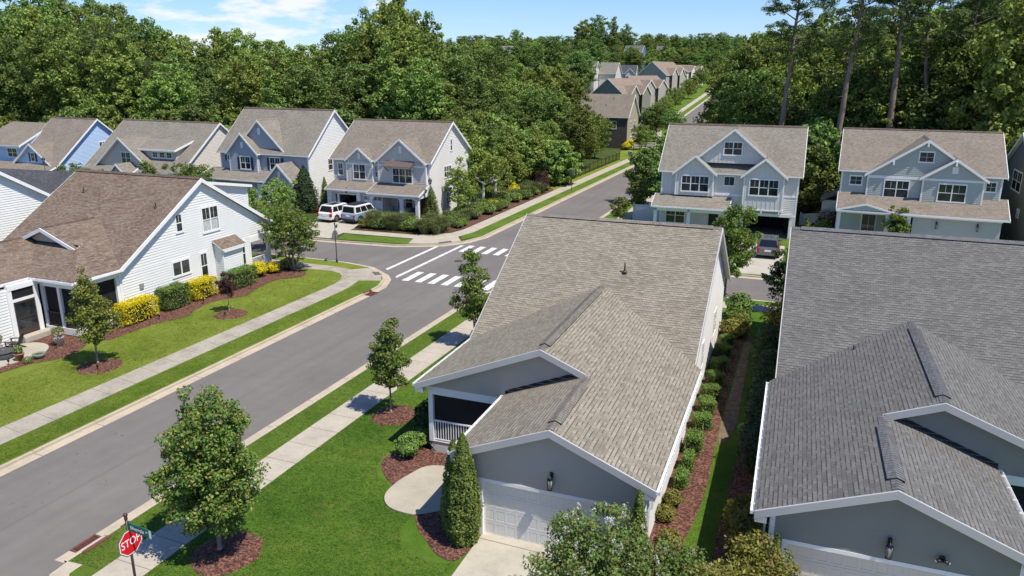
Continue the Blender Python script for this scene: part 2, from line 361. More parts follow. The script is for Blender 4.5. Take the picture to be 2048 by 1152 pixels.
# --- foliage
L_FOR_D = leaf_mat("leaf_forest_dark", [(0.06143, 0.1094, 0.01795), (0.1087, 0.1794, 0.02688), (0.1512, 0.2296, 0.03297), (0.2009, 0.2844, 0.0419)], 0.2, 0.45)
L_FOR_M = leaf_mat("leaf_forest_mid", [(0.08602, 0.1473, 0.01818), (0.1475, 0.2228, 0.02853), (0.2048, 0.2794, 0.03501), (0.2765, 0.3398, 0.04923)], 0.24, 0.4)
L_FOR_L = leaf_mat("leaf_forest_light", [(0.121, 0.1851, 0.02268), (0.1882, 0.2656, 0.02952), (0.2604, 0.33, 0.04086), (0.336, 0.3864, 0.05895)], 0.28, 0.3)
L_MAPLE = leaf_mat("leaf_maple", [(0.072, 0.138, 0.016), (0.108, 0.192, 0.0208), (0.084, 0.156, 0.0176), (0.132, 0.228, 0.024), (0.168, 0.258, 0.028), (0.06324, 0.1265, 0.01448), (0.1024, 0.1954, 0.02008), (0.1582, 0.2641, 0.02456), (0.214, 0.3162, 0.03128), (0.3534, 0.2232, 0.04464)], 0.25, 0.12)
L_MAPLE2 = leaf_mat("leaf_maple_gold", [(0.08544, 0.1397, 0.01456), (0.1475, 0.2096, 0.01944), (0.2252, 0.2639, 0.0272), (0.3415, 0.2794, 0.04376)], 0.25, 0.1)
L_BRIGHT = leaf_mat("leaf_bright", [(0.0825, 0.1485, 0.0178), (0.1375, 0.2145, 0.0218), (0.198, 0.2695, 0.0347)], 0.3, 0.15)
L_BOX = leaf_mat("leaf_boxwood", [(0.05175, 0.1173, 0.01458), (0.09488, 0.1932, 0.0207), (0.1552, 0.2674, 0.02916), (0.2242, 0.345, 0.03888)], 0.15, 0.2)
L_DARK = leaf_mat("leaf_holly", [(0.0208, 0.0442, 0.014), (0.0364, 0.0715, 0.0211), (0.0585, 0.1014, 0.0281)], 0.12, 0.2, 0.35)
L_YEL = leaf_mat("leaf_golden", [(0.5152, 0.414, 0.01), (0.7392, 0.6095, 0.015), (0.8736, 0.7475, 0.03), (0.8064, 0.667, 0.02), (0.3808, 0.368, 0.03)], 0.2, 0.06, .5, 1.0)
L_ARB = leaf_mat("leaf_arborvitae", [(0.07425, 0.1274, 0.0144), (0.1283, 0.1885, 0.0198), (0.2025, 0.2535, 0.027)], 0.2, 0.1)
L_CRAPE = leaf_mat("leaf_crape", [(0.0598, 0.1207, 0.0192), (0.09775, 0.1725, 0.0256), (0.138, 0.2185, 0.032), (0.1782, 0.2587, 0.04), (0.115, 0.1955, 0.028), (0.1725, 0.2012, 0.044), (0.2415, 0.184, 0.06)], 0.28, 0.1)
L_YGREEN = leaf_mat("leaf_yellow_green", [(0.1207, 0.1386, 0.01408), (0.2093, 0.2233, 0.02016), (0.3059, 0.308, 0.02824), (0.2093, 0.1309, 0.02824)], 0.25, 0.1)
L_PURP = leaf_mat("leaf_purple", [(0.045, 0.014, 0.018), (0.075, 0.025, 0.026), (0.11, 0.045, 0.04)], 0.2, 0.1)
L_PINE = leaf_mat("leaf_pine", [(0.05525, 0.09775, 0.0214), (0.102, 0.1564, 0.0306), (0.1594, 0.2111, 0.0398)], 0.15, 0.2)
L_FLOW = leaf_mat("flower_white", [(0.72, 0.68, 0.66), (0.80, 0.76, 0.74), (0.66, 0.58, 0.54)], 0.2, 0.02)
L_PINK = leaf_mat("flower_pink", [(0.46, 0.22, 0.26), (0.35, 0.14, 0.18), (0.42, 0.30, 0.25)], 0.2, 0.02)
L_GRASSY = leaf_mat("leaf_ornamental_grass", [(0.10, 0.135, 0.035), (0.15, 0.185, 0.05), (0.22, 0.23, 0.09)], 0.25, 0.15)

# ------------------------------------------------------------------ helpers: meshes and things
def V(*a): return Vector(a)
class MB:
    """collects faces of one part; build() links it as ONE mesh object"""
    def __init__(s): s.v = []; s.f = []; s.m = []; s.sm = []
    def face(s, pts, mi=0, smooth=False):
        n = len(s.v); s.v += [tuple(p) for p in pts]; s.f.append(tuple(range(n, n + len(pts)))); s.m.append(mi); s.sm.append(smooth)
    def obox(s, O, X, Y, Z, x0, x1, y0, y1, z0, z1, mi=0):
        c = [O + X * a + Y * b + Z * d for d in (z0, z1) for b in (y0, y1) for a in (x0, x1)]
        n = len(s.v); s.v += [tuple(p) for p in c]
        fl = (X.cross(Y)).dot(Z) < 0
        for f in ((0, 2, 3, 1), (4, 5, 7, 6), (0, 1, 5, 4), (2, 6, 7, 3), (0, 4, 6, 2), (1, 3, 7, 5)):
            f = tuple(n + i for i in f); s.f.append(f[::-1] if fl else f); s.m.append(mi); s.sm.append(False)
    def box(s, x0, x1, y0, y1, z0, z1, mi=0):
        s.obox(V(0, 0, 0), V(1, 0, 0), V(0, 1, 0), V(0, 0, 1), x0, x1, y0, y1, z0, z1, mi)
    def tube(s, p0, p1, r0, r1, n=8, mi=0, caps=True):
        p0, p1 = Vector(p0), Vector(p1); d = (p1 - p0)
        if d.length < 1e-6: return
        d.normalize(); a = d.orthogonal().normalized(); b = d.cross(a)
        k = len(s.v)
        for p, r in ((p0, r0), (p1, r1)):
            for i in range(n):
                t = 2 * PI * i / n; s.v.append(tuple(p + (a * math.cos(t) + b * math.sin(t)) * r))
        for i in range(n):
            j = (i + 1) % n; s.f.append((k + i, k + j, k + n + j, k + n + i)); s.m.append(mi); s.sm.append(True)
        if caps:
            s.f.append(tuple(k + i for i in reversed(range(n)))); s.m.append(mi); s.sm.append(False)
            s.f.append(tuple(k + n + i for i in range(n))); s.m.append(mi); s.sm.append(False)
    def lathe(s, c, prof, n=20, mi=0, smooth=True):
        c = Vector(c); k = len(s.v)
        for r, z in prof:
            for i in range(n):
                t = 2 * PI * i / n; s.v.append((c.x + r * math.cos(t), c.y + r * math.sin(t), c.z + z))
        for q in range(len(prof) - 1):
            for i in range(n):
                j = (i + 1) % n
                s.f.append((k + q * n + i, k + q * n + j, k + (q + 1) * n + j, k + (q + 1) * n + i)); s.m.append(mi); s.sm.append(smooth)
        s.f.append(tuple(k + i for i in reversed(range(n)))); s.m.append(mi); s.sm.append(False)
        q = len(prof) - 1; s.f.append(tuple(k + q * n + i for i in range(n))); s.m.append(mi); s.sm.append(False)
    def slab(s, pts, th, mi=0, mside=0):
        """polygon with its top at pts, pushed down th"""
        pts = [Vector(p) for p in pts]
        nrm = V(0, 0, 0)
        for i in range(len(pts)): nrm += pts[i].cross(pts[(i + 1) % len(pts)])
        if nrm.z < 0: pts = pts[::-1]
        lo = [p - V(0, 0, th) for p in pts]
        s.face(pts, mi); s.face(lo[::-1], mside)
        for i in range(len(pts)):
            j = (i + 1) % len(pts); s.face([pts[i], lo[i], lo[j], pts[j]], mside)
    def split(s, name, mats, parent=None, gap=.08):
        """one object for every piece that stands apart from the others"""
        lo, hi = [], []
        for f in s.f:
            p = np.array([s.v[i] for i in f]); lo.append(p.min(0)); hi.append(p.max(0))
        n = len(s.f); lo = np.array(lo) - gap / 2; hi = np.array(hi) + gap / 2; grp = -np.ones(n, int); k = 0
        for i in range(n):
            if grp[i] >= 0: continue
            grp[i] = k; st = [i]
            while st:
                a = st.pop(); hit = np.where((grp < 0) & (lo <= hi[a]).all(1) & (hi >= lo[a]).all(1))[0]
                grp[hit] = k; st += list(hit)
            k += 1
        out = []
        for g in range(k):
            m = MB()
            for i in np.where(grp == g)[0]: m.face([s.v[j] for j in s.f[i]], s.m[i], s.sm[i])
            out.append(m.build(name, mats, parent))
        return out[0]
    def build(s, name, mats, parent=None, loc=None):
        me = bpy.data.meshes.new(name)
        me.from_pydata(s.v, [], s.f)
        if not isinstance(mats, (list, tuple)): mats = [mats]
        for m in mats: me.materials.append(m)
        me.polygons.foreach_set('material_index', s.m); me.polygons.foreach_set('use_smooth', s.sm)
        add_uv(me); me.update()
        o = bpy.data.objects.new(name, me); COL.objects.link(o)
        if parent is not None: o.parent = parent
        if loc is not None: o.location = loc
        return o
def add_uv(me):
    """flat UVs in metres: u runs level along each face, v runs up its slope"""
    nl = len(me.loops)
    if nl == 0: return
    lv = np.empty(nl, np.int32); me.loops.foreach_get('vertex_index', lv)
    co = np.empty(len(me.vertices) * 3, np.float32); me.vertices.foreach_get('co', co); co = co.reshape(-1, 3)
    npz = len(me.polygons); nr = np.empty(npz * 3, np.float32); me.polygons.foreach_get('normal', nr); nr = nr.reshape(-1, 3)
    lt = np.empty(npz, np.int32); me.polygons.foreach_get('loop_total', lt)
    N = np.repeat(nr, lt, 0); P = co[lv]
    T = np.stack([-N[:, 1], N[:, 0], np.zeros(nl, np.float32)], 1); L = np.linalg.norm(T, axis=1)
    flat = L < 0.02; T[flat] = (1, 0, 0); L[flat] = 1; T /= L[:, None]
    B = np.cross(N, T)
    uv = np.stack([(P * T).sum(1), (P * B).sum(1)], 1).astype(np.float32)
    me.uv_layers.new(name='UVMap').data.foreach_set('uv', uv.ravel())

def tag(o, label=None, cat=None, group=None, kind=None):
    if label: o['label'] = label
    if cat: o['category'] = cat
    if group: o['group'] = group
    if kind: o['kind'] = kind
    return o
def thing(name, label, cat, loc=(0, 0, 0), rotz=0.0, group=None):
    o = bpy.data.objects.new(name, None); COL.objects.link(o); o.empty_display_size = 0.3
    o.location = loc; o.rotation_euler = (0, 0, rotz)
    return tag(o, label, cat, group)
def copy_thing(root, loc, rotz=0.0, scale=None, label=None, group=None):
    r = root.copy(); COL.objects.link(r); r.location = loc; r.rotation_euler = (0, 0, rotz)
    if scale is not None: r.scale = scale if isinstance(scale, (tuple, list)) else (scale,) * 3
    if label: r['label'] = label
    if group: r['group'] = group
    for ch in root.children:
        c = ch.copy(); COL.objects.link(c); c.parent = r
        for g in ch.children:
            d = g.copy(); COL.objects.link(d); d.parent = c
    return r
def poly_obj(name, pts, z, mat, th=0.0):
    mb = MB()
    if th: mb.slab([(p[0], p[1], z) for p in pts], th)
    else:
        a = sum(pts[i][0] * pts[(i + 1) % len(pts)][1] - pts[(i + 1) % len(pts)][0] * pts[i][1] for i in range(len(pts)))
        q = pts if a > 0 else pts[::-1]
        mb.face([(p[0], p[1], z) for p in q])
    return mb.build(name, mat)
def text_mesh(name, body, size, mat, parent, loc, rot, extrude=0.004, xs=1.0):
    cu = bpy.data.curves.new(name, 'FONT'); cu.body = body; cu.size = size; cu.extrude = extrude
    cu.align_x = 'CENTER'; cu.align_y = 'CENTER'
    t = bpy.data.objects.new(name, cu); COL.objects.link(t)
    bpy.context.view_layer.update()
    me = bpy.data.meshes.new_from_object(t.evaluated_get(bpy.context.evaluated_depsgraph_get()))
    bpy.data.objects.remove(t); bpy.data.curves.remove(cu)
    me.name = name; me.materials.clear(); me.materials.append(mat)
    o = bpy.data.objects.new(name, me); COL.objects.link(o); o.parent = parent; o.location = loc; o.rotation_euler = rot; o.scale = (xs, 1, 1)
    return o

# ------------------------------------------------------------------ helpers: building parts
def clip_band(poly, axis, lo, hi):
    def half(p, val, keep_ge):
        out = []
        for i in range(len(p)):
            a, b = p[i], p[(i + 1) % len(p)]
            ia = (a[axis] >= val - 1e-7) if keep_ge else (a[axis] <= val + 1e-7)
            ib = (b[axis] >= val - 1e-7) if keep_ge else (b[axis] <= val + 1e-7)
            if ia: out.append(a)
            if ia != ib:
                t = (val - a[axis]) / (b[axis] - a[axis]); out.append((a[0] + (b[0] - a[0]) * t, a[1] + (b[1] - a[1]) * t))
        return out
    p = half(poly, lo, True)
    return half(p, hi, False) if len(p) >= 3 else p
def lap_siding(mb, poly, O, U, N, expo=0.178, t=0.030, mi=0):
    """clapboard wall: every board is a real course, its foot standing proud of the one below"""
    Z = V(0, 0, 1)
    a = sum(poly[i][0] * poly[(i + 1) % len(poly)][1] - poly[(i + 1) % len(poly)][0] * poly[i][1] for i in range(len(poly)))
    if (a > 0) != ((U.cross(Z)).dot(N) > 0): poly = poly[::-1]
    z0 = min(p[1] for p in poly); z1 = max(p[1] for p in poly); k = 0
    while z0 + k * expo < z1 - 1e-4:
        lo = z0 + k * expo; hi = min(lo + expo, z1); k += 1
        c = clip_band(poly, 1, lo, hi)
        if len(c) < 3: continue
        P = lambda q: O + U * q[0] + Z * q[1] + N * (t * (1 - (q[1] - lo) / expo) + 0.002)
        mb.face([P(q) for q in c], mi)
        bt = [q for q in c if abs(q[1] - lo) < 1e-4]
        if len(bt) >= 2:
            ua, ub = min(q[0] for q in bt), max(q[0] for q in bt)
            A, B = O + U * ua + Z * lo, O + U * ub + Z * lo
            mb.face([A + N * (t + .002), A - N * .01, B - N * .01, B + N * (t + .002)], mi)
def siding(parent, mat, poly, O, U, N, name='wall', expo=0.178, mb=None):
    m = mb or MB(); lap_siding(m, poly, Vector(O), Vector(U), Vector(N), expo)
    return None if mb else m.build(name, mat, parent)
def flat_wall(mb, poly, O, U, N, mi=0):
    Z = V(0, 0, 1); O, U, N = Vector(O), Vector(U), Vector(N)
    a = sum(poly[i][0] * poly[(i + 1) % len(poly)][1] - poly[(i + 1) % len(poly)][0] * poly[i][1] for i in range(len(poly)))
    if (a > 0) != ((U.cross(Z)).dot(N) > 0): poly = poly[::-1]
    mb.face([O + U * p[0] + Z * p[1] for p in poly], mi)
def battens(mb, poly, O, U, N, step=0.41, w=0.055, t=0.022, mi=0):
    O, U, N = Vector(O), Vector(U), Vector(N); Z = V(0, 0, 1)
    u0 = min(p[0] for p in poly); u1 = max(p[0] for p in poly); u = u0 + step * .5
    while u < u1:
        c = clip_band(poly, 0, u - w / 2, u + w / 2)
        if len(c) >= 3:
            za = min(q[1] for q in c); zb = max(q[1] for q in c) - 0.03
            if zb > za: mb.obox(O, U, N, Z, u - w / 2, u + w / 2, 0, t, za, zb, mi)
        u += step
def bb_wall(parent, mat, poly, O, U, N, name='wall', mb=None):
    m = mb or MB(); flat_wall(m, poly, O, U, N); battens(m, poly, O, U, N)
    return None if mb else m.build(name, mat, parent)
def window(parent, O, U, N, u0, u1, z0, z1, sash=2, dh=True, grid=(2, 1), fw=0.10, mat=None, label=None, curtain=False, name='window', muntin_lower=False, arch=False):
    """trim, sash rails and muntins proud of the wall; the glass is a sub-part"""
    O, U, N = Vector(O), Vector(U), Vector(N); Z = V(0, 0, 1); mb = MB(); mat = mat or M_WHITE
    B = lambda a, b, c, d, n0, n1: mb.obox(O, U, N, Z, a, b, n0, n1, c, d)
    B(u0, u1, z1 - fw, z1 + .03, -.02, .055); B(u0 - .03, u1 + .03, z0 - .03, z0 + fw, -.02, .065)
    B(u0, u0 + fw, z0 + fw, z1 - fw, -.02, .05); B(u1 - fw, u1, z0 + fw, z1 - fw, -.02, .05)
    a0, a1, b0, b1 = u0 + fw, u1 - fw, z0 + fw, z1 - fw
    sw = (a1 - a0) / sash
    for i in range(1, sash): B(a0 + i * sw - .045, a0 + i * sw + .045, b0, b1, -.015, .047)
    zm = (b0 + b1) / 2
    if dh: 
        for i in range(sash): B(a0 + i * sw + (.045 if i else 0), a0 + (i + 1) * sw - (.045 if i < sash - 1 else 0), zm - .028, zm + .028, -.015, .042)
    for i in range(sash):
        l = a0 + i * sw; r = l + sw
        for k in range(1, grid[0]):
            x = l + sw * k / grid[0]
            B(x - .011, x + .011, (zm if dh else b0), b1, -.012, .034)
            if dh and muntin_lower: B(x - .011, x + .011, b0, zm, -.012, .034)
        zb = zm if dh else b0
        for k in range(1, grid[1]):
            z = zb + (b1 - zb) * k / grid[1]; B(l, r, z - .011, z + .011, -.012, .034)
    w = mb.build(name, mat, parent)
    if label: w['label'] = label
    g = MB(); g.obox(O, U, N, Z, a0, a1, -.01, .022, b0, b1); g.build('pane', M_GLASS, w)
    if curtain:
        c = MB(); c.obox(O, U, N, Z, a0 + .04, a1 - .04, .0225, .0245, b0, b0 + (b1 - b0) * .45); c.build('curtain', M_CURT, w)
    return w
def beam(mb, p0, p1, w, h, mi=0, up=V(0, 0, 1)):
    """square timber from p0 to p1, its top face on that line"""
    p0, p1 = Vector(p0), Vector(p1); d = (p1 - p0); L = d.length; d = d / L
    s = d.cross(up).normalized(); u = s.cross(d).normalized()
    mb.obox(p0, d, s, u, 0, L, -w / 2, w / 2, -h, 0, mi)
def rake(mb, p0, p1, out, h=0.26, t=0.045, mi=0, drop=0.01):
    """bargeboard hanging vertically under a sloping roof edge"""
    p0, p1, out = Vector(p0), Vector(p1), Vector(out); dz = V(0, 0, 1)
    a = [p0 - dz * drop, p1 - dz * drop, p1 - dz * (drop + h), p0 - dz * (drop + h)]; b = [q + out * t for q in a]
    a = [q - out * .004 for q in a]
    mb.face(b, mi); mb.face(a[::-1], mi)
    for i in range(4): mb.face([a[i], a[(i + 1) % 4], b[(i + 1) % 4], b[i]], mi)
def gutter(mb, p0, p1, out, w=0.125, h=0.115, mi=0, hang=True):
    p0, p1, out = Vector(p0), Vector(p1), Vector(out); d = p1 - p0; L = d.length; d = d / L; Z = V(0, 0, 1); O = p0 - Z * 0.03
    mb.obox(O, d, out, Z, 0, L, .004, .012, -h, 0, mi); mb.obox(O, d, out, Z, 0, L, w - .012, w, -h, .01, mi)
    mb.obox(O, d, out, Z, 0, L, .012, w - .012, -h, -h + .01, mi)
    mb.obox(O, d, out, Z, 0, .01, .012, w - .012, -h, 0, mi); mb.obox(O, d, out, Z, L - .01, L, .012, w - .012, -h, 0, mi)
    if hang:
        k = 0.4
        while k < L: mb.obox(O, d, out, Z, k, k + .025, .012, w + .012, -.012, .012, mi); k += 0.75
def downpipe(mb, p, z0, out, mi=0, r=0.04):
    p = Vector(p); out = Vector(out); s = out.cross(V(0, 0, 1))
    mb.obox(p, s, out, V(0, 0, 1), -r, r, 0.01, .07, z0 - p.z, 0, mi)
def ridge_caps(mb, p0, p1, s0, s1, w=0.17, expo=0.145, lift=0.02, th=0.012, mi=0):
    """cap shingles lapped one over the next along a ridge; s0, s1 = fall (dz per m) on each side"""
    p0, p1 = Vector(p0), Vector(p1); d = p1 - p0; L = d.length; d = d / L; side = d.cross(V(0, 0, 1)).normalized()
    n = max(1, int(L / expo)); e = L / n
    for i in range(n):
        a, b = p0 + d * (i * e), p0 + d * ((i + 1) * e + .01)
        la, lb = lift + th * 1.0, lift
        for sg, sl in ((1, s0), (-1, s1)):
            q = [a + V(0, 0, la), b + V(0, 0, lb), b + side * sg * w + V(0, 0, lb - sl * w), a + side * sg * w + V(0, 0, la - sl * w)]
            mb.face(q if sg < 0 else q[::-1], mi)
            mb.face([q[0], q[3], q[3] - V(0, 0, th + .004), q[0] - V(0, 0, th + .004)], mi)
        mb.face([a + V(0, 0, la), a + side * w + V(0, 0, la - s0 * w), a + side * w + V(0, 0, lift - s0 * w - .01), a + V(0, 0, lift - .01)], mi)
def ridge_vent(parent, p0, p1, s0, s1, w, mat, inset0=.35, inset1=.5, h=0.055):
    """raised vent along the ridge: dark baffles at its edges, cap shingles over it"""
    p0, p1 = Vector(p0), Vector(p1); d = (p1 - p0).normalized(); side = d.cross(V(0, 0, 1)).normalized()
    a, b = p0 + d * inset0, p1 - d * inset1
    mb = MB(); ridge_caps(mb, p0, p1, s0, s1, .15, .145, .012, .012, 0)
    for sg, sl in ((1, s0), (-1, s1)):
        for r0, r1, hh, mi in ((0, w, h, 1),):
            q = [a, b, b + side * sg * w - V(0, 0, sl * w), a + side * sg * w - V(0, 0, sl * w)]
            top = [x + V(0, 0, hh) for x in q]
            for i in range(4): 
                f = [q[i] - V(0, 0, .01), q[(i + 1) % 4] - V(0, 0, .01), top[(i + 1) % 4], top[i]]
                mb.face(f, 1)
    ridge_caps(mb, a, b, s0, s1, w + .012, .145, h + .004, .014, 0)
    return mb.build('ridge_vent', [mat, M_FLASH], parent)
def vent_pipe(parent, p, h=0.42, r=0.04):
    mb = MB(); p = Vector(p); mb.lathe(p - V(0, 0, .05), [(.13, 0), (.12, .09), (r + .02, .16)], 10); mb.tube(p, p + V(0, 0, h), r, r, 8)
    return mb.build('vent_pipe', M_BRONZE, parent)
def garage_door(parent, O, U, N, u0, u1, z0, z1, rows=4, cols=8, mat=None, lites=0, name='garage_door'):
    O, U, N = Vector(O), Vector(U), Vector(N); Z = V(0, 0, 1); mb = MB(); mat = mat or M_DOOR_W
    W_, H_ = u1 - u0, z1 - z0; rh = H_ / rows; cw = W_ / cols
    mb.obox(O, U, N, Z, u0, u1, -.05, 0, z0, z1)
    for r in range(rows):
        a = z0 + r * rh
        mb.obox(O, U, N, Z, u0, u1, 0, .008, a + .012, a + .085); mb.obox(O, U, N, Z, u0, u1, 0, .008, a + rh - .085, a + rh - .012)
        for c in range(cols + 1):
            x = u0 + c * cw; x0 = max(u0, x - .05); x1 = min(u1, x + .05)
            mb.obox(O, U, N, Z, x0, x1, 0, .008, a + .085, a + rh - .085)
        if not (lites and r == rows - 1):
            for c in range(cols):
                x = u0 + c * cw; mb.obox(O, U, N, Z, x + .085, x + cw - .085, 0, .005, a + .12, a + rh - .12)
    o = mb.build(name, mat, parent)
    if lites:
        g = MB(); a = z0 + (rows - 1) * rh
        for c in range(cols):
            x = u0 + c * cw
            n = lites
            for k in range(n):
                ww = (cw - .12) / n; g.obox(O, U, N, Z, x + .06 + k * ww + .02, x + .06 + (k + 1) * ww - .02, .001, .012, a + .10, a + rh - .10)
        g.build('pane', M_GLASS, o)
    return o
def wall_lantern(label, p, N, h=0.42):
    p, N = Vector(p), Vector(N); s = N.cross(V(0, 0, 1)); Z = V(0, 0, 1)
    t = thing('wall_lantern', label, 'lantern', p)
    O = V(0, 0, 0)
    mb = MB(); mb.obox(O, s, N, Z, -.06, .06, 0, .02, -.02, .18); mb.tube(O + N * .02 + Z * .12, O + N * .15 + Z * .15, .014, .014, 6); mb.build('bracket', M_BLACK, t)
    c = O + N * .16
    mb = MB(); mb.lathe(c, [(.105, .0), (.03, .06), (.012, .11)], 8); mb.lathe(c, [(.085, -h + .04), (.09, -h + .06)], 8)
    for k in range(6):
        an = 2 * PI * k / 6; e = V(math.cos(an), math.sin(an), 0) * .085; mb.tube(c + e - Z * (h - .06), c + e * 1.12, .007, .007, 5)
    mb.build('cage', M_BLACK, t)
    mb = MB(); mb.lathe(c, [(.068, -h + .06), (.082, -.01)], 8); mb.build('lamp_glass', M_LAMPGLASS, t)
    return t
def _lg():
    m, t, b = new_mat("lantern_glass"); n = noise(t, posn(t), 9, 2)
    t.links.new(ramp_n(t, n, [(0.3, (0.36, 0.35, 0.33)), (0.7, (0.52, 0.50, 0.46))]), b.inputs['Base Color'])
    b.inputs['Roughness'].default_value = 0.15; b.inputs['Transmission Weight'].default_value = 0.35; return m
M_LAMPGLASS = _lg()
def porch_rail(mb, p0, p1, z0, z1, step=0.115, mi=0):
    p0, p1 = Vector(p0), Vector(p1); d = p1 - p0; L = d.length; d = d / L; s = d.cross(V(0, 0, 1)); Z = V(0, 0, 1)
    mb.obox(p0, d, s, Z, 0, L, -.035, .035, z1 - .06, z1, mi); mb.obox(p0, d, s, Z, 0, L, -.03, .03, z0 + .06, z0 + .11, mi)
    n = max(1, int(L / step)); e = L / n
    for i in range(n): mb.obox(p0, d, s, Z, e * (i + .5) - .017, e * (i + .5) + .017, -.017, .017, z0 + .11, z1 - .06, mi)

# ------------------------------------------------------------------ the ground
Z_ROAD, Z_LAND, Z_WALK = -0.085, 0.035, 0.045
def smooth(t): t = max(0.0, min(1.0, t)); return t * t * (3 - 2 * t)
def hill(y):
    t = max(0.0, y - 160.0)
    if t < 25: return .0015 * t * t
    if t < 140: return .94 + .075 * (t - 25)
    return 9.56 + .055 * (t - 140) if t < 400 else 23.9 + .012 * (t - 400)
def bend(y): return -7.0 * smooth((y - 158.0) / 45.0) - 0.05 * max(0, y - 290)
def ground():
    xs = [-900, -500, -300, -200, -140, -100, -70, -45, -20, 0, 20, 45, 80, 140, 220, 400, 800]
    ys = [-60, 0, 60, 110, 150, 160, 167, 174] + list(range(180, 520, 20)) + [560, 620, 700, 820, 1000, 1400]
    mb = MB(); n = len(xs)
    for y in ys:
        for x in xs: mb.v.append((x, y, -0.13 + hill(y) - (0 if y < 170 else .35)))
    for j in range(len(ys) - 1):
        for i in range(n - 1): mb.f.append((j * n + i, j * n + i + 1, (j + 1) * n + i + 1, (j + 1) * n + i)); mb.m.append(0); mb.sm.append(True)
    tag(mb.build('ground', M_WILD), kind='structure')
ground()
SW_EDGE = [(-29.85, 45.15), (-29.94, 47.05), (-30.63, 48.87), (-31.39, 49.82), (-33.66, 51.45), (-36.35, 51.98), (-40, 52.05)]
SE_EDGE = [(-21.65, 44.9), (-21.45, 48.2), (-20.4, 50.8), (-18.6, 52.5), (-16.2, 53.2)]
NW_EDGE = [(-42.8, 59.05), (-35.8, 59.75), (-33.75, 60.7), (-32.0, 61.65), (-30.6, 63.6), (-29.95, 66.2)]
NE_EDGE = [(-16.5, 60.4), (-18.8, 61.0), (-20.6, 62.8), (-21.5, 65.6)]
def grow(pts, d):
    out = []
    for i, p in enumerate(pts):
        a = pts[max(0, i - 1)]; b = pts[min(len(pts) - 1, i + 1)]
        t = V(b[0] - a[0], b[1] - a[1]).normalized(); out.append((p[0] + t.y * d, p[1] - t.x * d))
    return out
B_R = lambda x: 54.0 + 0.055 * (x + 3)
land_l = [(-29.85, -25)] + SW_EDGE + [(-150, 52.05), (-150, -25)]
land_r = [(-21.65, 13.9)] + SE_EDGE + [(60, B_R(60)), (60, 13.3), (-20.4, 13.3)]
land_nw = [(-29.95, 156)] + [(-150, 156), (-150, 59.05)] + NW_EDGE
land_ne = [(-21.6, 156), (-21.6, 66)] + NE_EDGE[::-1] + [(60, 60.7 + .055 * 63), (60, 156)]
tag(poly_obj('lawn_west', land_l, Z_LAND, M_GRASS_L, 0.2), kind='structure')
tag(poly_obj('lawn_east', land_r, Z_LAND, M_GRASS_R, 0.2), kind='structure')
tag(poly_obj('lawn_north_west', land_nw, Z_LAND, M_WILD, 0.2), kind='structure')
tag(poly_obj('lawn_north_east', land_ne, Z_LAND, M_VERGE, 0.2), kind='structure')
# roads: one sheet for the crossing streets, carried on over the hill
mb = MB(); mb.face([(-160, -30, Z_ROAD), (70, -30, Z_ROAD), (70, 156, Z_ROAD), (-160, 156, Z_ROAD)])
tag(mb.build('road', M_ASPH), kind='structure')
def ribbon(name, x0, x1, dz, mat, ys):
    mb = MB()
    for a, b in zip(ys[:-1], ys[1:]):
        za, zb = hill(a) + dz, hill(b) + dz
        mb.face([(x0 + bend(a), a, za), (x1 + bend(a), a, za), (x1 + bend(b), b, zb), (x0 + bend(b), b, zb)])
    return tag(mb.build(name, mat), kind='structure')
FY = [156] + list(range(160, 300, 8)) + list(range(300, 560, 20))
ribbon('road_over_hill', -29.2, -22.3, -0.02, M_ASPH, FY)
ribbon('verge_over_hill', -48, -8, -0.06, M_VERGE, FY)
ribbon('pavement_over_hill', -33.2, -31.6, 0.03, M_WALK, FY); ribbon('kerb_over_hill', -29.9, -29.2, 0.02, M_CURB, FY)
mb = MB(); mb.face([(-110, 162, .1), (-29, 162, .1), (-29, 168.5, .1), (-110, 168.5, .1)]); tag(mb.build('side_street', M_ASPH), kind='structure')
mb = MB(); mb.face([(-70, 169.3, .17), (-34, 169.3, .17), (-34, 170.8, .17), (-70, 170.8, .17)]); mb.face([(-70, 159.3, .1), (-34, 159.3, .1), (-34, 160.6, .1), (-70, 160.6, .1)])
tag(mb.build('side_street_walk', M_WALK), kind='structure')
def kerb(name, pts, closed=False):
    """kerb with a real upstand and a gutter pan in front of it; pts = back of kerb, road on the right-hand side"""
    top, face, pan = pts, grow(pts, 0.16), grow(pts, 0.64)
    mb = MB(); zt = Z_WALK
    for i in range(len(pts) - 1):
        a, b = top[i], top[i + 1]; c, d = face[i + 1], face[i]; e, f = pan[i + 1], pan[i]
        mb.face([(a[0], a[1], zt), (d[0], d[1], zt), (c[0], c[1], zt), (b[0], b[1], zt)][::-1], 0)
        mb.face([(d[0], d[1], zt), (d[0], d[1], Z_ROAD), (c[0], c[1], Z_ROAD), (c[0], c[1], zt)][::-1], 0)
        mb.face([(d[0], d[1], Z_ROAD + .012), (f[0], f[1], Z_ROAD + .006), (e[0], e[1], Z_ROAD + .006), (c[0], c[1], Z_ROAD + .012)][::-1], 1)
        A, Bv = V(*top[i]), V(*top[i + 1]); L = (Bv - A).length; k = 1.5
        while L > 4 and k < L:
            t = (Bv - A) / L; nrm = V(t.y, -t.x); P = A + t * k
            for o0, o1, z in ((0, .16, zt + .003), (.165, .64, Z_ROAD + .015)):
                q = [P + nrm * o0, P + nrm * o1, P + nrm * o1 + t * .025, P + nrm * o0 + t * .025]; mb.face([(w.x, w.y, z) for w in q], 2)
            k += 3.05
    return tag(mb.build(name, [M_CURB, M_GUTTER, M_SEAM]), kind='structure')
kerb('kerb_west', [(-29.85, -25)] + SW_EDGE + [(-150, 52.05)])
kerb('kerb_east', ([(-21.65, 14.4)] + SE_EDGE + [(60, B_R(60))])[::-1])
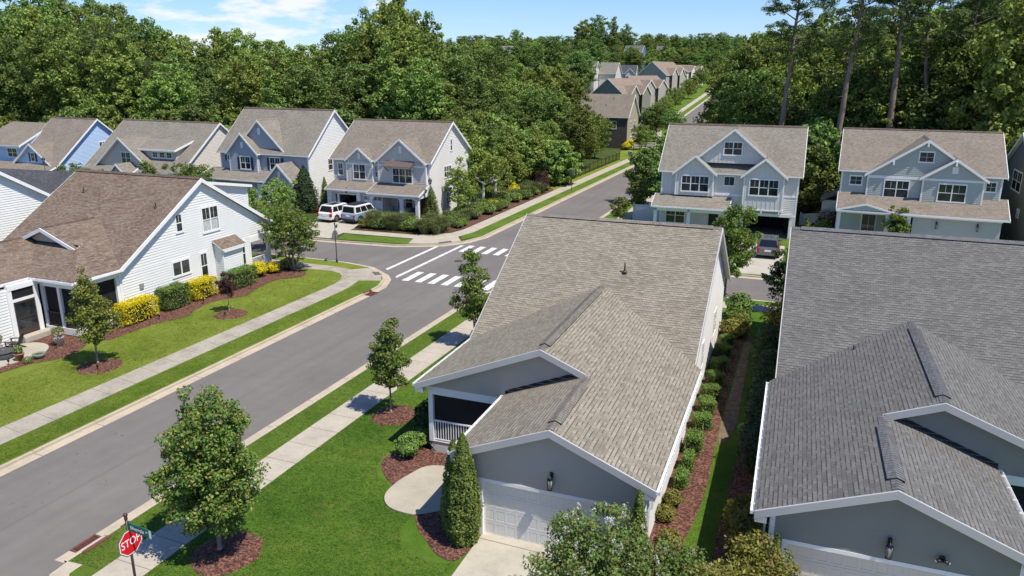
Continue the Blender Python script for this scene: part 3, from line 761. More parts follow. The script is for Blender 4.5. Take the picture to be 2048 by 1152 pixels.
kerb('kerb_north_west', [(-150, 59.05)] + NW_EDGE + [(-29.95, 156)])
kerb('kerb_north_east', ([(60, 60.7 + .055 * 63)] + NE_EDGE + [(-21.6, 156)])[::-1])
# alley kerb return at the near corner
mb = MB(); pr = [(-21.65, 14.4), (-21.58, 13.7), (-21.0, 13.1), (-20.2, 12.9), (40, 12.9)]
pi_ = grow(pr, -.62)
for i in range(len(pr) - 1):
    mb.face([(q[0], q[1], Z_WALK + .006) for q in (pr[i], pr[i + 1], pi_[i + 1], pi_[i])])
    mb.face([(pr[i][0], pr[i][1], z) for z in (Z_WALK + .006, -.1)] + [(pr[i + 1][0], pr[i + 1][1], z) for z in (-.1, Z_WALK + .006)])
tag(mb.build('kerb_alley', M_CURB), kind='structure')

def walk(name, a, b, mat, step=1.52, z=Z_WALK, seam=True):
    """pavement between two edge lines of equal length, with its tooled joints"""
    mb = MB()
    for i in range(len(a) - 1):
        mb.face([(a[i][0], a[i][1], z), (b[i][0], b[i][1], z), (b[i + 1][0], b[i + 1][1], z), (a[i + 1][0], a[i + 1][1], z)], 0)
        A0, A1, B0, B1 = V(*a[i]), V(*a[i + 1]), V(*b[i]), V(*b[i + 1]); L = (A1 - A0).length; n = max(1, int(L / step + .5))
        for k in range(n):
            t = k / n; P = A0.lerp(A1, t); Q = B0.lerp(B1, t); d = (A1 - A0).normalized() * .022
            if seam: mb.face([(P.x, P.y, z + .004), (Q.x, Q.y, z + .004), (Q.x + d.x, Q.y + d.y, z + .004), (P.x + d.x, P.y + d.y, z + .004)], 1)
    for f in range(len(mb.f)):
        pts = [mb.v[i] for i in mb.f[f]]
        if sum(pts[i][0] * pts[(i + 1) % len(pts)][1] - pts[(i + 1) % len(pts)][0] * pts[i][1] for i in range(len(pts))) < 0: mb.f[f] = mb.f[f][::-1]
    return tag(mb.build(name, [mat, M_SEAM]), kind='structure')
walk('pavement_west', [(-31.6, -25.6), (-31.6, 44.5), (-31.7, 46.03), (-32.07, 47.66), (-32.43, 48.74), (-33.22, 49.6), (-34.49, 50.3), (-36, 50.6), (-39.7, 50.6), (-110, 50.6)],
     [(-33.18, -25.6), (-33.18, 44.8), (-33.25, 46.3), (-33.6, 47.5), (-34.1, 48.4), (-34.7, 48.95), (-35.7, 49.3), (-36.8, 49.2), (-39.7, 49.1), (-110, 49.1)], M_WALK_L)
poly_l = [(-32.07, 47.66), (-30.45, 48.3), (-31.3, 49.7), (-33.4, 51.3), (-34.49, 50.3), (-33.22, 49.6), (-32.43, 48.74)]
tag(poly_obj('kerb_ramp_west', poly_l, Z_WALK + .001, M_WALK_L), kind='structure')
walk('pavement_east', [(-20.27, 13.6), (-20.27, 46.5), (-19.2, 50.6), (-15.5, 52.3), (60, B_R(60) - 1.2)], [(-18.75, 13.6), (-18.75, 46.5), (-18.1, 49.4), (-14.8, 50.8), (60, B_R(60) - 2.7)], M_WALK)
walk('pavement_north_west', [(-110, 62.2), (-43.2, 62.2), (-35.6, 62.6), (-33.9, 63.6), (-32.0, 65.0), (-31.5, 67.6), (-31.5, 156)], [(-110, 63.7), (-43.3, 63.7), (-36.2, 64.15), (-34.8, 65.0), (-33.4, 66.3), (-33.0, 68.4), (-33.0, 156)], M_WALK)
walk('pavement_north_east', [(-20.1, 156), (-20.1, 68), (-18.6, 63.8), (-15, 62.4), (60, 62.8 + .055 * 60)], [(-18.6, 156), (-18.6, 68.5), (-17.5, 65.2), (-14.6, 63.9), (60, 64.3 + .055 * 60)], M_WALK)
tag(poly_obj('kerb_ramp_north', [(-35.0, 60.5), (-33.75, 60.9), (-32.0, 61.8), (-30.9, 63.4), (-32.0, 65.0), (-33.9, 63.6), (-35.6, 62.6)], Z_WALK + .001, M_WALK), kind='structure')
tag(poly_obj('verge_north_west', [(-42.3, 59.6), (-35.0, 60.3), (-34.9, 62.3), (-43, 61.9)], Z_LAND + .006, M_VERGE), kind='structure')
tag(poly_obj('verge_north', [(-30.1, 66.0), (-29.97, 68), (-29.97, 156), (-31.5, 156), (-31.5, 67.6), (-31.9, 65.6), (-31.2, 64.2)], Z_LAND + .006, M_VERGE), kind='structure')
tag(poly_obj('lawn_strip_north', [(-33.0, 96), (-33.0, 156), (-37.5, 156), (-36.4, 96)], Z_LAND + .006, M_GRASS_L), kind='structure')
tag(poly_obj('verge_west', [(-30.0, -25), (-30.0, 45.3), (-30.1, 47.0), (-30.55, 48.2), (-32.0, 47.5), (-31.65, 45.9), (-31.58, 44), (-31.58, -25)], Z_LAND + .004, grass_mat("lawn_verge_west", (0.062, 0.118, 0.012), (0.105, 0.175, 0.018), (0.160, 0.225, 0.032), (0.23, 0.235, 0.05), 1.8)), kind='structure')
tag(poly_obj('verge_east', [(-21.63, 14.6), (-21.63, 45), (-20.29, 45), (-20.29, 14)], Z_LAND + .004, M_VERGE), kind='structure')

# road markings
def marks(name, quads, mat=M_LINE, z=Z_ROAD + .004):
    mb = MB()
    for q in quads: mb.face([(p[0], p[1], z) for p in q])
    return tag(mb.build(name, mat), kind='structure')
marks('crosswalk_line_west', [[(-32.25, 51.9), (-31.93, 51.7), (-32.0, 60.9), (-32.32, 60.8)]])
marks('crosswalk_line_west_inner', [[(-30.3, 50.2), (-29.98, 49.8), (-30.02, 62.4), (-30.34, 62.1)]])
marks('crosswalk_south', [[(x, 49.38), (x + .58, 49.42), (x + .50, 52.2), (x - .06, 52.16)] for x in [-29.28 + 1.13 * i for i in range(7)]])
marks('crosswalk_north', [[(x, 59.85), (x + .56, 59.87), (x + .50, 62.45), (x - .06, 62.45)] for x in [-29.47 + 1.13 * i for i in range(7)]])
marks('asphalt_seam', [[(-25.60, -25), (-25.565, -25), (-25.60, 48), (-25.635, 48)]], M_SEAM2)
mb = MB(); mb.lathe((-27.85, 56.62, Z_ROAD + .003), [(.36, 0), (.36, .012), (.33, .014)], 24); mb.lathe((-27.85, 56.62, Z_ROAD + .018), [(.3, 0), (.28, .006)], 24)
tag(mb.build('manhole_cover', M_GRATE), 'round iron manhole cover in the middle of the crossing', 'manhole cover')
rs = random.Random(3)
# dark litter on the near street
mb = MB()
for i in range(22):
    x, y = -28.2 + rs.random() * 3.2, 15 + rs.random() * 8; a = rs.random() * 3; l = .05 + rs.random() * .1
    d = V(math.cos(a), math.sin(a)) * l; n = V(-d.y, d.x).normalized() * (.015 + rs.random() * .015)
    mb.face([(x - d.x, y - d.y, Z_ROAD + .005), (x + n.x, y + n.y, Z_ROAD + .02), (x + d.x, y + d.y, Z_ROAD + .005), (x - n.x, y - n.y, Z_ROAD + .005)])
tag(mb.build('road_debris', M_SEAM2), 'dark scraps of leaf litter on the near street', 'debris', kind='stuff')
def plate(label, q, z):
    mb = MB(); mb.slab([(p[0], p[1], z) for p in q], .02)
    c = sum((V(p[0], p[1], 0) for p in q), V(0, 0, 0)) / 4
    for i in range(9):
        for j in range(6):
            u, v = (i + .5) / 9, (j + .5) / 6
            p = V(*q[0]).lerp(V(*q[1]), u).lerp(V(*q[3]).lerp(V(*q[2]), u), v); mb.lathe((p.x, p.y, z), [(.035, -.005), (.02, .012)], 6)
    tag(mb.build('tactile_plate', M_PLATE), label, 'tactile plate')
plate('dark tactile plate on the kerb ramp beside the white house lawn', [(-32.5, 50.25), (-32.05, 50.5), (-31.3, 49.8), (-31.75, 49.5)], Z_WALK + .014)
plate('dark tactile plate on the kerb ramp in front of the flower garden', [(-32.6, 62.0), (-31.8, 63.1), (-31.4, 62.5), (-32.2, 61.5)], Z_WALK + .014)
def storm_drain(label, c, rot, near=False):
    t = thing('storm_drain', label, 'drain', (c[0], c[1], Z_ROAD + .012), rot)
    mb = MB(); L, Wd = 1.0, .62
    for a, b, c_, d in ((-L / 2, L / 2, -Wd / 2, -Wd / 2 + .07), (-L / 2, L / 2, Wd / 2 - .07, Wd / 2), (-L / 2, -L / 2 + .08, -Wd / 2 + .07, Wd / 2 - .07), (L / 2 - .08, L / 2, -Wd / 2 + .07, Wd / 2 - .07)): mb.box(a, b, c_, d, 0, .03)
    n = 12
    for i in range(1, n): x = -L / 2 + .08 + (L - .16) * i / n; mb.box(x - .017, x + .017, -Wd / 2 + .07, Wd / 2 - .07, .004, .027)
    mb.build('grate', M_RUST, t)
    mb = MB(); mb.box(-L / 2 + .02, L / 2 - .02, -Wd / 2 + .03, Wd / 2 - .03, -.004, .003); mb.build('pit', M_FLASH, t)
    mb = MB(); mb.box(-L / 2, L / 2, Wd / 2, Wd / 2 + .1, .0, .14); mb.box(-L / 2 - .05, L / 2 + .05, Wd / 2 + .1, Wd / 2 + .17, .0, .155); mb.build('hood', M_RUST, t)
    return t
storm_drain('rusty storm drain grate in the gutter behind the near stop sign', (-21.97, 15.45), -PI / 2)
storm_drain('rusty storm drain grate in the gutter of the white house corner', (-29.4, 45.25), PI / 2 - .05)
storm_drain('rusty storm drain grate in the gutter half hidden by a slim street tree', (-21.98, 45.9), -PI / 2)

# mulch beds, patios, drives
def blob_pts(pts, n=8):
    """closed Catmull-Rom curve through the points"""
    out = []; k = len(pts)
    for i in range(k):
        p0, p1, p2, p3 = (Vector(pts[(i + j - 1) % k][:2]) for j in range(4))
        for s in range(n):
            t = s / n
            out.append(tuple(.5 * ((2 * p1) + (p2 - p0) * t + (2 * p0 - 5 * p1 + 4 * p2 - p3) * t * t + (3 * p1 - p0 - 3 * p2 + p3) * t ** 3)))
    return out
def ring_pts(c, rx, ry, n=30, j=.05, seed=1):
    r = random.Random(seed); out = []
    for i in range(n):
        t = 2 * PI * i / n; k = 1 + r.uniform(-j, j); out.append((c[0] + rx * k * math.cos(t), c[1] + ry * k * math.sin(t)))
    return out
def bed(name, pts, z=Z_LAND + .012): 
    """mulch heaped a little towards the middle"""
    c = V(sum(p[0] for p in pts) / len(pts), sum(p[1] for p in pts) / len(pts)); mb = MB(); n = len(pts); rg = random.Random(len(pts) + int(c.x * 7))
    rings = [(1.0, -.02), (.97, .012), (.80, .05), (.5, .075), (.2, .085)]
    for s, h in rings:
        for p in pts: mb.v.append((c.x + (p[0] - c.x) * s, c.y + (p[1] - c.y) * s, z + h + rg.uniform(-.008, .012)))
    mb.v.append((c.x, c.y, z + .085))
    for q in range(len(rings) - 1):
        for i in range(n): j = (i + 1) % n; mb.f.append((q * n + i, q * n + j, (q + 1) * n + j, (q + 1) * n + i)); mb.m.append(0); mb.sm.append(True)
    q = (len(rings) - 1) * n
    for i in range(n): mb.f.append((q + i, q + (i + 1) % n, len(mb.v) - 1)); mb.m.append(0); mb.sm.append(True)
    return tag(mb.build(name, M_MULCH), kind='structure')
def flat_bed(name, pts, z=Z_LAND + .02): return tag(poly_obj(name, pts, z, M_MULCH), kind='structure')
bed('mulch_ring', ring_pts((-17.1, 16.75), 1.12, 1.25, seed=2)); bed('mulch_ring', ring_pts((-17.35, 28.1), .98, 1.15, seed=3))
bed('mulch_ring', ring_pts((-35.35, 27.25), 1.15, 1.15, seed=4)); bed('mulch_ring', ring_pts((-35.25, 37.25), 1.05, 1.1, seed=5))
bed('mulch_ring', ring_pts((-17.75, 38.2), .8, .9, seed=6))
flat_bed('mulch_bed', blob_pts([(-38.6, 30.4), (-38.4, 31.6), (-38.3, 33.7), (-37.6, 35.7), (-38.1, 37.1), (-38.3, 39.2), (-37.3, 41.0), (-37.7, 42.8), (-38.0, 45.4), (-36.8, 46.8), (-37.6, 48.3), (-40.3, 48.8), (-40.7, 45), (-40.8, 38), (-40.8, 31)]))
flat_bed('mulch_bed', blob_pts([(-38.35, 27.5), (-39.2, 25.9), (-39.5, 24.2), (-40.2, 22), (-44, 22), (-43.7, 27), (-43.2, 29.9), (-40.6, 30.2), (-39.0, 29.4)]))
tag(poly_obj('patio_west', blob_pts([(-40.45, 28.1), (-41.3, 28.55), (-42.3, 28.3), (-42.9, 27), (-42.6, 24.6), (-41.3, 24.0), (-40.3, 24.6), (-40.05, 26.0), (-39.85, 27.1)]), Z_LAND + .05, M_PATIO, .05), kind='structure')
flat_bed('mulch_bed', blob_pts([(-14.2, 26.2), (-15.3, 25.2), (-15.6, 24.2), (-15.0, 23.3), (-14.0, 22.6), (-11.5, 22.0), (-10.4, 23.0), (-10.5, 26.0), (-12, 26.2)]))
flat_bed('mulch_bed', blob_pts([(-12.4, 21.4), (-12.2, 20.9), (-11.7, 20.3), (-11.2, 19.9), (-10.7, 19.45), (-10.2, 19.25), (-9.8, 19.3), (-9.62, 20.0), (-9.62, 21.1), (-10.4, 22.4), (-11.6, 22.2)]), Z_LAND + .016)
tag(poly_obj('patio_east', blob_pts([(-12.84, 24.7), (-13.65, 24.35), (-13.95, 23.6), (-14.12, 22.8), (-14.1, 22.0), (-13.8, 21.45), (-13.3, 21.15), (-12.6, 21.1), (-12.2, 21.25), (-11.4, 21.9), (-10.5, 22.6), (-10.5, 24.7)]), Z_LAND + .05, M_PATIO, .05), kind='structure')
tag(poly_obj('driveway_east', [(-9.6, 21.2), (-9.58, 20), (-9.56, 18.4), (-9.7, 12.9), (-4.3, 12.9), (-4.5, 20.2), (-4.55, 21.2)], Z_LAND + .03, M_DRIVE, .05), kind='structure')
mb = MB()
for q in ([(-9.6, 20.72), (-4.6, 20.72), (-4.6, 20.75), (-9.6, 20.75)], [(-7.12, 13), (-7.09, 13), (-7.09, 20.7), (-7.12, 20.7)], [(-9.6, 16.2), (-4.5, 16.2), (-4.5, 16.23), (-9.6, 16.23)]): mb.face([(p[0], p[1], Z_LAND + .034) for p in q])
tag(mb.build('driveway_joints', M_SEAM), kind='structure')
tag(poly_obj('driveway_south_east', [(.25, 21.3), (.1, 12.9), (5.6, 12.9), (5.5, 21.3)], Z_LAND + .03, M_DRIVE, .05), kind='structure')
flat_bed('mulch_bed', blob_pts([(-4.2, 20.6), (-3.3, 20.8), (-2.9, 23.9), (-2.75, 27), (-2.9, 31), (-3.1, 38), (-3.1, 46), (-3.2, 50.6), (-4.7, 50.8), (-4.5, 40), (-4.3, 28)]))
flat_bed('mulch_bed', blob_pts([(-1.9, 22), (-.9, 21.3), (-.3, 24), (-.5, 34), (-.8, 44), (-1.4, 48), (-2.3, 46), (-1.9, 34)]), Z_LAND + .022)
tag(poly_obj('bare_soil', blob_pts([(-2.7, 31.0), (-2.3, 33), (-2.4, 37), (-2.6, 43), (-2.95, 47), (-3.0, 42), (-2.95, 36), (-2.9, 32)]), Z_LAND + .017, paint("bare_soil", (0.20, 0.145, 0.105), 0.95, 0.4, 0.1, 0, 4.0)), kind='structure')
tag(poly_obj('driveway_north', [(-4.9, 61.3), (-1.6, 61.6), (-2.0, 64.3), (-2.2, 73), (-6.3, 73), (-5.6, 64.1)], Z_WALK + .01, M_DRIVE, .05), kind='structure')
tag(poly_obj('driveway_north_east', [(6.9, 61.9), (14.5, 62.2), (14.3, 78.6), (7.3, 78.6)], Z_WALK + .01, M_DRIVE, .05), kind='structure')
tag(poly_obj('driveway_north_west', [(-50.4, 59.3), (-43.1, 59.5), (-43.6, 64.4), (-43.9, 70.2), (-49.9, 70.2), (-49.4, 64)], Z_WALK + .01, M_DRIVE, .05), kind='structure')
flat_bed('garden_bed', blob_pts([(-43.6, 64.6), (-39, 64.55), (-36.4, 64.8), (-34.2, 66.2), (-33.2, 68.6), (-33.2, 76), (-33.2, 86), (-33.2, 97), (-36, 98), (-37.6, 88), (-38.2, 76), (-38.6, 70.5), (-43.6, 70.2)]))

# ------------------------------------------------------------------ houses
X_, Y_, Z_ = V(1, 0, 0), V(0, 1, 0), V(0, 0, 1)
nX, nY = V(-1, 0, 0), V(0, -1, 0)
def roof_part(parent, polys, mat, th=0.13, name='roof'):
    mb = MB()
    for p in polys: mb.slab(p, th, 0, 1)
    return mb.build(name, [mat, M_WHITE], parent)

def corner_house(name, label, loc, rot, mx, s, G, mats):
    """one-storey house of the near row: garage gable and wider porch gable facing the alley, main roof behind.
    mx = +1 or -1 mirrors it; G holds its sizes (local, unmirrored: shared roof slope on +x)"""
    (rf, cap, sid, sidw, door) = mats
    t = thing(name, label, 'house', loc, rot)
    m = lambda x, y, z: V(x * mx, y, z)
    MX = V(mx, 0, 0)
    xe, xg, xb, xl, zE = G['xe'], G['xg'], G['xb'], G['xl'], G['zE']      # right eave, garage ridge, big ridge, left eave
    y0, y1, yr, zr, ml, mr, sm = G['y0'], G['y1'], G['yr'], G['zr'], G['ml'], G['mr'], G['sm']
    zg = zE + s * (xe - xg); zb = zE + s * (xe - xb); xgl = 2 * xg - xe
    yv = yr - (zr - zE) / sm                # main eave line
    yb = yr - (zr - zb) / sm                # big ridge dies into main roof
    sb = (zb - zE) / (xb - xl)
    ybk = yr + G['back']; zbk = zr - sm * G['back']
    zM = lambda y: zr - sm * (yr - y)
    yvr = yv + (xe - mr) * s / sm
    wy1 = y1 + .35
    roof_part(t, [
        [m(xg, y0, zg), m(xe, y0, zE), m(xe, yv, zE), m(xb, yb, zb), m(xb, y1, zb), m(xg, y1, zg)],
        [m(xgl, y0, zE), m(xg, y0, zg), m(xg, wy1, zg), m(xgl, wy1, zE)],
        [m(xl, y1, zE), m(xb, y1, zb), m(xb, yb, zb), m(xl, yv, zE)],
        [m(ml, yv - .03, zM(yv - .03)), m(xl, yv, zE), m(xb, yb, zb), m(mr, yvr, zM(yvr)), m(mr, yr, zr), m(ml, yr, zr)],
        [m(ml, yr, zr), m(mr, yr, zr), m(mr, ybk, zbk), m(ml, ybk, zbk)]], rf)
    # ridge vents and caps
    sg = s if mx > 0 else s
    ridge_vent(t, m(xg, y0 + .05, zg), m(xg, wy1 - .5, zg), s, s, .22, cap, .55, .75)
    ridge_vent(t, m(xb, y1 + .05, zb), m(xb, yb - .1, zb), s, s, .22, cap, .5, .9)
    ridge_vent(t, m(ml + .05, yr, zr), m(mr - .05, yr, zr), sm, sm, .2, cap, .9, .4)
    # bargeboards, fascia, gutters
    fb = MB(); o = V(0, -1, 0)
    rake(fb, m(xgl, y0, zE), m(xg, y0, zg), o); rake(fb, m(xg, y0, zg), m(xe, y0, zE), o)
    rake(fb, m(xl, y1, zE), m(xb, y1, zb), o); rake(fb, m(xb, y1, zb), m(xg - .1, y1, zE + s * (xe - xg + .1)), o)
    for yy, xx, ss in ((y0, xgl, 1), (y0, xe, -1), (y1, xl, 1)):   # boxed eave returns
        fb.obox(m(xx, yy, zE), V(ss * mx, 0, 0), Y_, Z_, .02, .36, -.04, .30, -.36, -.15)
    for sx, xx in ((-1, ml), (1, mr)):
        oo = V(sx * mx, 0, 0)
        rake(fb, m(xx, yvr if sx > 0 else yv, zM(yvr if sx > 0 else yv)), m(xx, yr, zr), oo); rake(fb, m(xx, yr, zr), m(xx, ybk, zbk), oo)
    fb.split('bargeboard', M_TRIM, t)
    gb = MB()
    gutter(gb, m(xe, y0, zE), m(xe, yv - .1, zE), MX); gutter(gb, m(xgl, y0, zE), m(xgl, y1 + .3, zE), -MX)
    gutter(gb, m(xl, y1, zE), m(xl, yv, zE), -MX); gutter(gb, m(ml, ybk, zbk), m(mr, ybk, zbk), Y_)
    downpipe(gb, m(xe - .36, y0 + .55, zE - .1), 0, MX)
    gb.split('gutter', M_WHITE, t)
    # walls
    wR, wL = xe - .5, xgl + .3
    d0, d1, dz = G['door']
    g = lambda x: zg - s * abs(x - xg) - .14
    wb = MB()
    P = lambda pl: [(x * mx, z) for x, z in pl]
    O0 = V(0, 0, 0)
    lap_siding(wb, P([(wL, 0), (d0 - .14, 0), (d0 - .14, dz + .13), (wL, dz + .13)]), O0, X_, nY)
    lap_siding(wb, P([(d1 + .14, 0), (wR, 0), (wR, dz + .13), (d1 + .14, dz + .13)]), O0, X_, nY)
    lap_siding(wb, P([(wL, dz + .13), (wR, dz + .13), (wR, g(wR)), (xg, g(xg)), (wL, g(wL))]), O0, X_, nY)
    # gable over the porch
    gb2 = lambda x: zb - s * abs(x - xb) - .14
    lap_siding(wb, P([(xl + .38, zE - .2), (xg, zE - .2), (xg, gb2(xg)), (xb, gb2(xb)), (xl + .38, gb2(xl + .38))]), V(0, wy1, 0), X_, nY)
    # garage's porch-side wall
    lap_siding(wb, [(0, 0), (wy1, 0), (wy1, zE - .1), (0, zE - .1)], m(wL, 0, 0), Y_, -MX)
    wb.split('wall', sid, t)
    wb = MB()
    xm = mr - .3
    pr = [(0, 0), (yv, 0), (yv, zE - .12), (0, zE - .12)]
    lap_siding(wb, pr, m(wR, 0, 0), Y_, MX)
    zt = lambda y: zr - sm * abs(y - yr) - .16
    lap_siding(wb, [(yv, 0), (ybk - .4, 0), (ybk - .4, zt(ybk - .4)), (yr, zt(yr)), (yv, zt(yv))], m(xm, 0, 0), Y_, MX)
    lap_siding(wb, [(yv, 0), (ybk - .4, 0), (ybk - .4, zt(ybk - .4)), (yr, zt(yr)), (yv, zt(yv))], m(ml + .3, 0, 0), Y_, -MX)
    flat_wall(wb, [((ml + .3) * mx, 0), (xm * mx, 0), (xm * mx, zbk - .2), ((ml + .3) * mx, zbk - .2)], V(0, ybk - .4, 0), X_, Y_)
    flat_wall(wb, [(min(wR * mx, xm * mx), 0), (max(wR * mx, xm * mx), 0), (max(wR * mx, xm * mx), zE - .1), (min(wR * mx, xm * mx), zE - .1)], V(0, yv, 0), X_, Y_)
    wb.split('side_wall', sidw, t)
    tb = MB()
    for xx in (wL, wR): tb.obox(m(xx, 0, 0), MX, nY, Z_, -.02 if xx == wL else -.1, .1 if xx == wL else .03, -.02, .035, 0, g(xx))
    tb.obox(O0, X_, nY, Z_, min(d0 * mx, d1 * mx) - .14, max(d0 * mx, d1 * mx) + .14, -.1, .045, dz, dz + .13)
    for a, b in ((d0 - .14, d0), (d1, d1 + .14)): tb.obox(O0, MX, nY, Z_, a, b, -.12, .04, 0, dz)
    tb.split('trim', M_WHITE, t)
    a, b = sorted((d0 * mx, d1 * mx))
    garage_door(t, V(0, .12, 0), X_, nY, a, b, 0.02, dz, 4, 12, door)
    tb = MB(); tb.obox(V(0, 0, 0), X_, nY, Z_, a - .14, b + .14, -.12, .35, 0, .035); tb.build('threshold', M_DRIVE, t)
    # flashing where the garage roof meets the porch gable
    f = MB()
    for xa, xb2 in ((xgl, xg),):
        rake(f, m(xa, wy1, zE + .15), m(xb2 - .45, wy1, zg + .15 - .45 * s), nY, .14, .03, 0, 0)
    f.split('flashing', M_FLASH, t)
    # porch
    fl = .52; py1 = G['pb']; px0 = xl + .42; px1 = wL
    pb = MB(); A = lambda x, y, z: m(x, y, z)
    pb.obox(V(0, 0, 0), MX, Y_, Z_, px0, px1, wy1 + .02, py1, fl - .12, fl); pb.build('porch_floor', M_DECK, t)
    pb = MB()
    pw = .2
    posts = [(px0 + pw / 2, wy1 + pw / 2)] + [(x, wy1 + pw / 2) for x in G['posts']] + [(px0 + pw / 2, y) for y in G['sposts']]
    for (x, y) in posts: pb.obox(m(x, y, 0), MX, Y_, Z_, -pw / 2, pw / 2, -pw / 2, pw / 2, fl, zE - .5)
    beam(pb, m(px0, wy1 + .1, zE - .2), m(px1, wy1 + .1, zE - .2), .22, .34)
    beam(pb, m(px0 + .1, wy1 + .2, zE - .2), m(px0 + .1, yv + .2, zE - .2), .22, .34)
    pb.split('porch_frame', M_WHITE, t)
    pb = MB()
    porch_rail(pb, m(px0 + pw, wy1 + .1, 0), m(px1, wy1 + .1, 0), fl, fl + .98)
    ys = [wy1 + .2] + G['sposts'] + [py1]
    for q in range(len(ys) - 1): porch_rail(pb, m(px0 + .1, ys[q], 0), m(px0 + .1, ys[q + 1], 0), fl, fl + .98)
    pb.split('porch_railing', M_WHITE, t)
    pb = MB(); pb.obox(O0, MX, Y_, Z_, px0 + .02, px1, wy1 + .05, wy1 + .09, fl - .06, fl + .02); 
    pb.build('porch_rim', M_WHITE, t)
    lt = MB()   # lattice skirt
    n = int((px1 - px0) / .1)
    for i in range(n):
        x = px0 + .1 * i
        lt.obox(m(x, wy1 + .03, .0), (MX + Z_).normalized(), nY, (Z_ - MX).normalized(), 0, .55, 0, .008, -.012, .012)
        lt.obox(m(x + .4, wy1 + .03, .0), (Z_ - MX).normalized(), nY, (Z_ + MX).normalized(), 0, .55, .009, .017, -.012, .012)
    lt.obox(m(px0, wy1 + .03, 0), MX, nY, Z_, 0, px1 - px0, 0, .02, 0, .05)
    lt.build('lattice', M_WHITE, t)
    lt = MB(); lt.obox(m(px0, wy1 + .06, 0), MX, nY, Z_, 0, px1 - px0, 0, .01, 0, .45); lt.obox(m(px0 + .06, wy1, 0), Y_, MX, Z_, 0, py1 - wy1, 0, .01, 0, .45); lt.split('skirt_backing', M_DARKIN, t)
    sc = MB()
    sc.obox(m(px0 + .1, wy1 + .16, 0), MX, nY, Z_, .1, px1 - px0 - .1, 0, .004, fl, zE - .5)
    sc.obox(m(px0 + .16, wy1 + .2, 0), Y_, MX, Z_, 0, py1 - wy1 - .2, 0, .004, fl, zE - .5)
    sc.split('insect_screen', M_SCREEN, t)
    pb = MB(); flat_wall(pb, [(min(ml * mx, px1 * mx), 0), (max(ml * mx, px1 * mx), 0), (max(ml * mx, px1 * mx), zE), (min(ml * mx, px1 * mx), zE)], V(0, py1, 0), X_, nY); pb.build('porch_back_wall', sid, t)
    pb = MB(); pb.obox(O0, MX, Y_, Z_, px0, px1, wy1 + .05, py1, zE - .22, zE - .18); pb.build('porch_ceiling', M_WHITE, t)
    return t, m

# --- grey house right of centre
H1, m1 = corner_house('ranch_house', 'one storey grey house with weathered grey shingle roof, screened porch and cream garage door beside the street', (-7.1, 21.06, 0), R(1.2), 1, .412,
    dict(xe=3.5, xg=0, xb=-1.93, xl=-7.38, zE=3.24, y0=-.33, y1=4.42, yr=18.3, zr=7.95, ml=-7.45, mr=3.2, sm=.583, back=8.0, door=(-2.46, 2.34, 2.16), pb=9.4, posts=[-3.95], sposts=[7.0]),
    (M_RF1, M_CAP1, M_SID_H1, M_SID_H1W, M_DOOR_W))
H1['label'] = 'house with a weathered light grey shingle roof and screened porch beside the near street'
vent_pipe(H1, m1(-1.05, 14.9, 6.0), .5)
_mb = MB(); _mb.obox(m1(3.0, 1.35, 2.3), Y_, X_, Z_, -.09, .09, 0, .09, -.55, .15); _mb.obox(m1(3.0, 1.75, 1.6), Y_, X_, Z_, -.16, .16, 0, .12, -.25, .25); _mb.tube(m1(3.06, 1.35, 0.2), m1(3.06, 1.35, 1.8), .03, .03, 8); _mb.split('utility_box', M_VINYL, H1)
_mb = MB(); _mb.obox(m1(2.9, 12.2, 2.3), Y_, X_, Z_, -.14, .14, 0, .1, -.1, .1); _mb.obox(m1(2.9, 14.4, 4.4), Y_, X_, Z_, -.12, .12, 0, .1, -.1, .1); _mb.split('wall_vent', M_WHITE, H1)
window(H1, m1(2.9, 0, 0), Y_, X_, 15.5, 16.3, 1.1, 2.5); window(H1, m1(2.9, 0, 0), Y_, X_, 20.5, 21.9, 1.1, 2.6)
wall_lantern('black caged lantern on the grey gable over the sunlit white garage door', (-7.08, 21.02, 2.84), nY, .44)

# --- charcoal roofed house at the right
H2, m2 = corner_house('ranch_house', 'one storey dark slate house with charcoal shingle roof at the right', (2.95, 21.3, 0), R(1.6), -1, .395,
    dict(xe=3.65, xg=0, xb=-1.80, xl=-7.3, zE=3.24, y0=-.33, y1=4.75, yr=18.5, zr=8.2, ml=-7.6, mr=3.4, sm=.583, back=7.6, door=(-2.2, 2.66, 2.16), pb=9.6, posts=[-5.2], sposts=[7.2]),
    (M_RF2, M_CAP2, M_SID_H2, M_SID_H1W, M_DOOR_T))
H2['label'] = 'one storey dark slate house with charcoal shingle roof and cream garage door'
_mb = MB(); flat_wall(_mb, [(4.2, 0), (9.0, 0), (9.0, 3.2), (4.2, 3.2)], V(-1.0, 5.5, 0), X_, nY); _mb.split('porch_inner_wall', M_SID_H2, H2)
_mb = MB(); _a = V(-.6, 24.9, 7.0); _q = [V(-2.9, 22.6, 4.4), V(1.7, 22.6, 4.4), V(1.7, 27.2, 4.4), V(-2.9, 27.2, 4.4)]
for _i in range(4): _mb.face([_q[_i], _q[(_i + 1) % 4], _a])
for _p in _q: ridge_caps(_mb, _p + V(0, 0, .01), _a, .5, .5, .12, .145, .01)
_mb.build('rear_hip_roof', M_RF2, H2)
vent_pipe(H2, m2(.48, 11.6, 4.25), .45)
wall_lantern('black lantern with tapered glass on the dark slate gable over the cream garage door', (2.98, 21.22, 2.86), nY, .44)
t = thing('floodlight', 'twin head black floodlight on the dark slate gable over the cream garage door', 'floodlight', (4.32, 21.26, 2.68))
mb = MB(); mb.obox(V(0, 0, 0), X_, nY, Z_, -.07, .07, 0, .06, -.09, .09); mb.build('junction_box', M_BLACK, t)
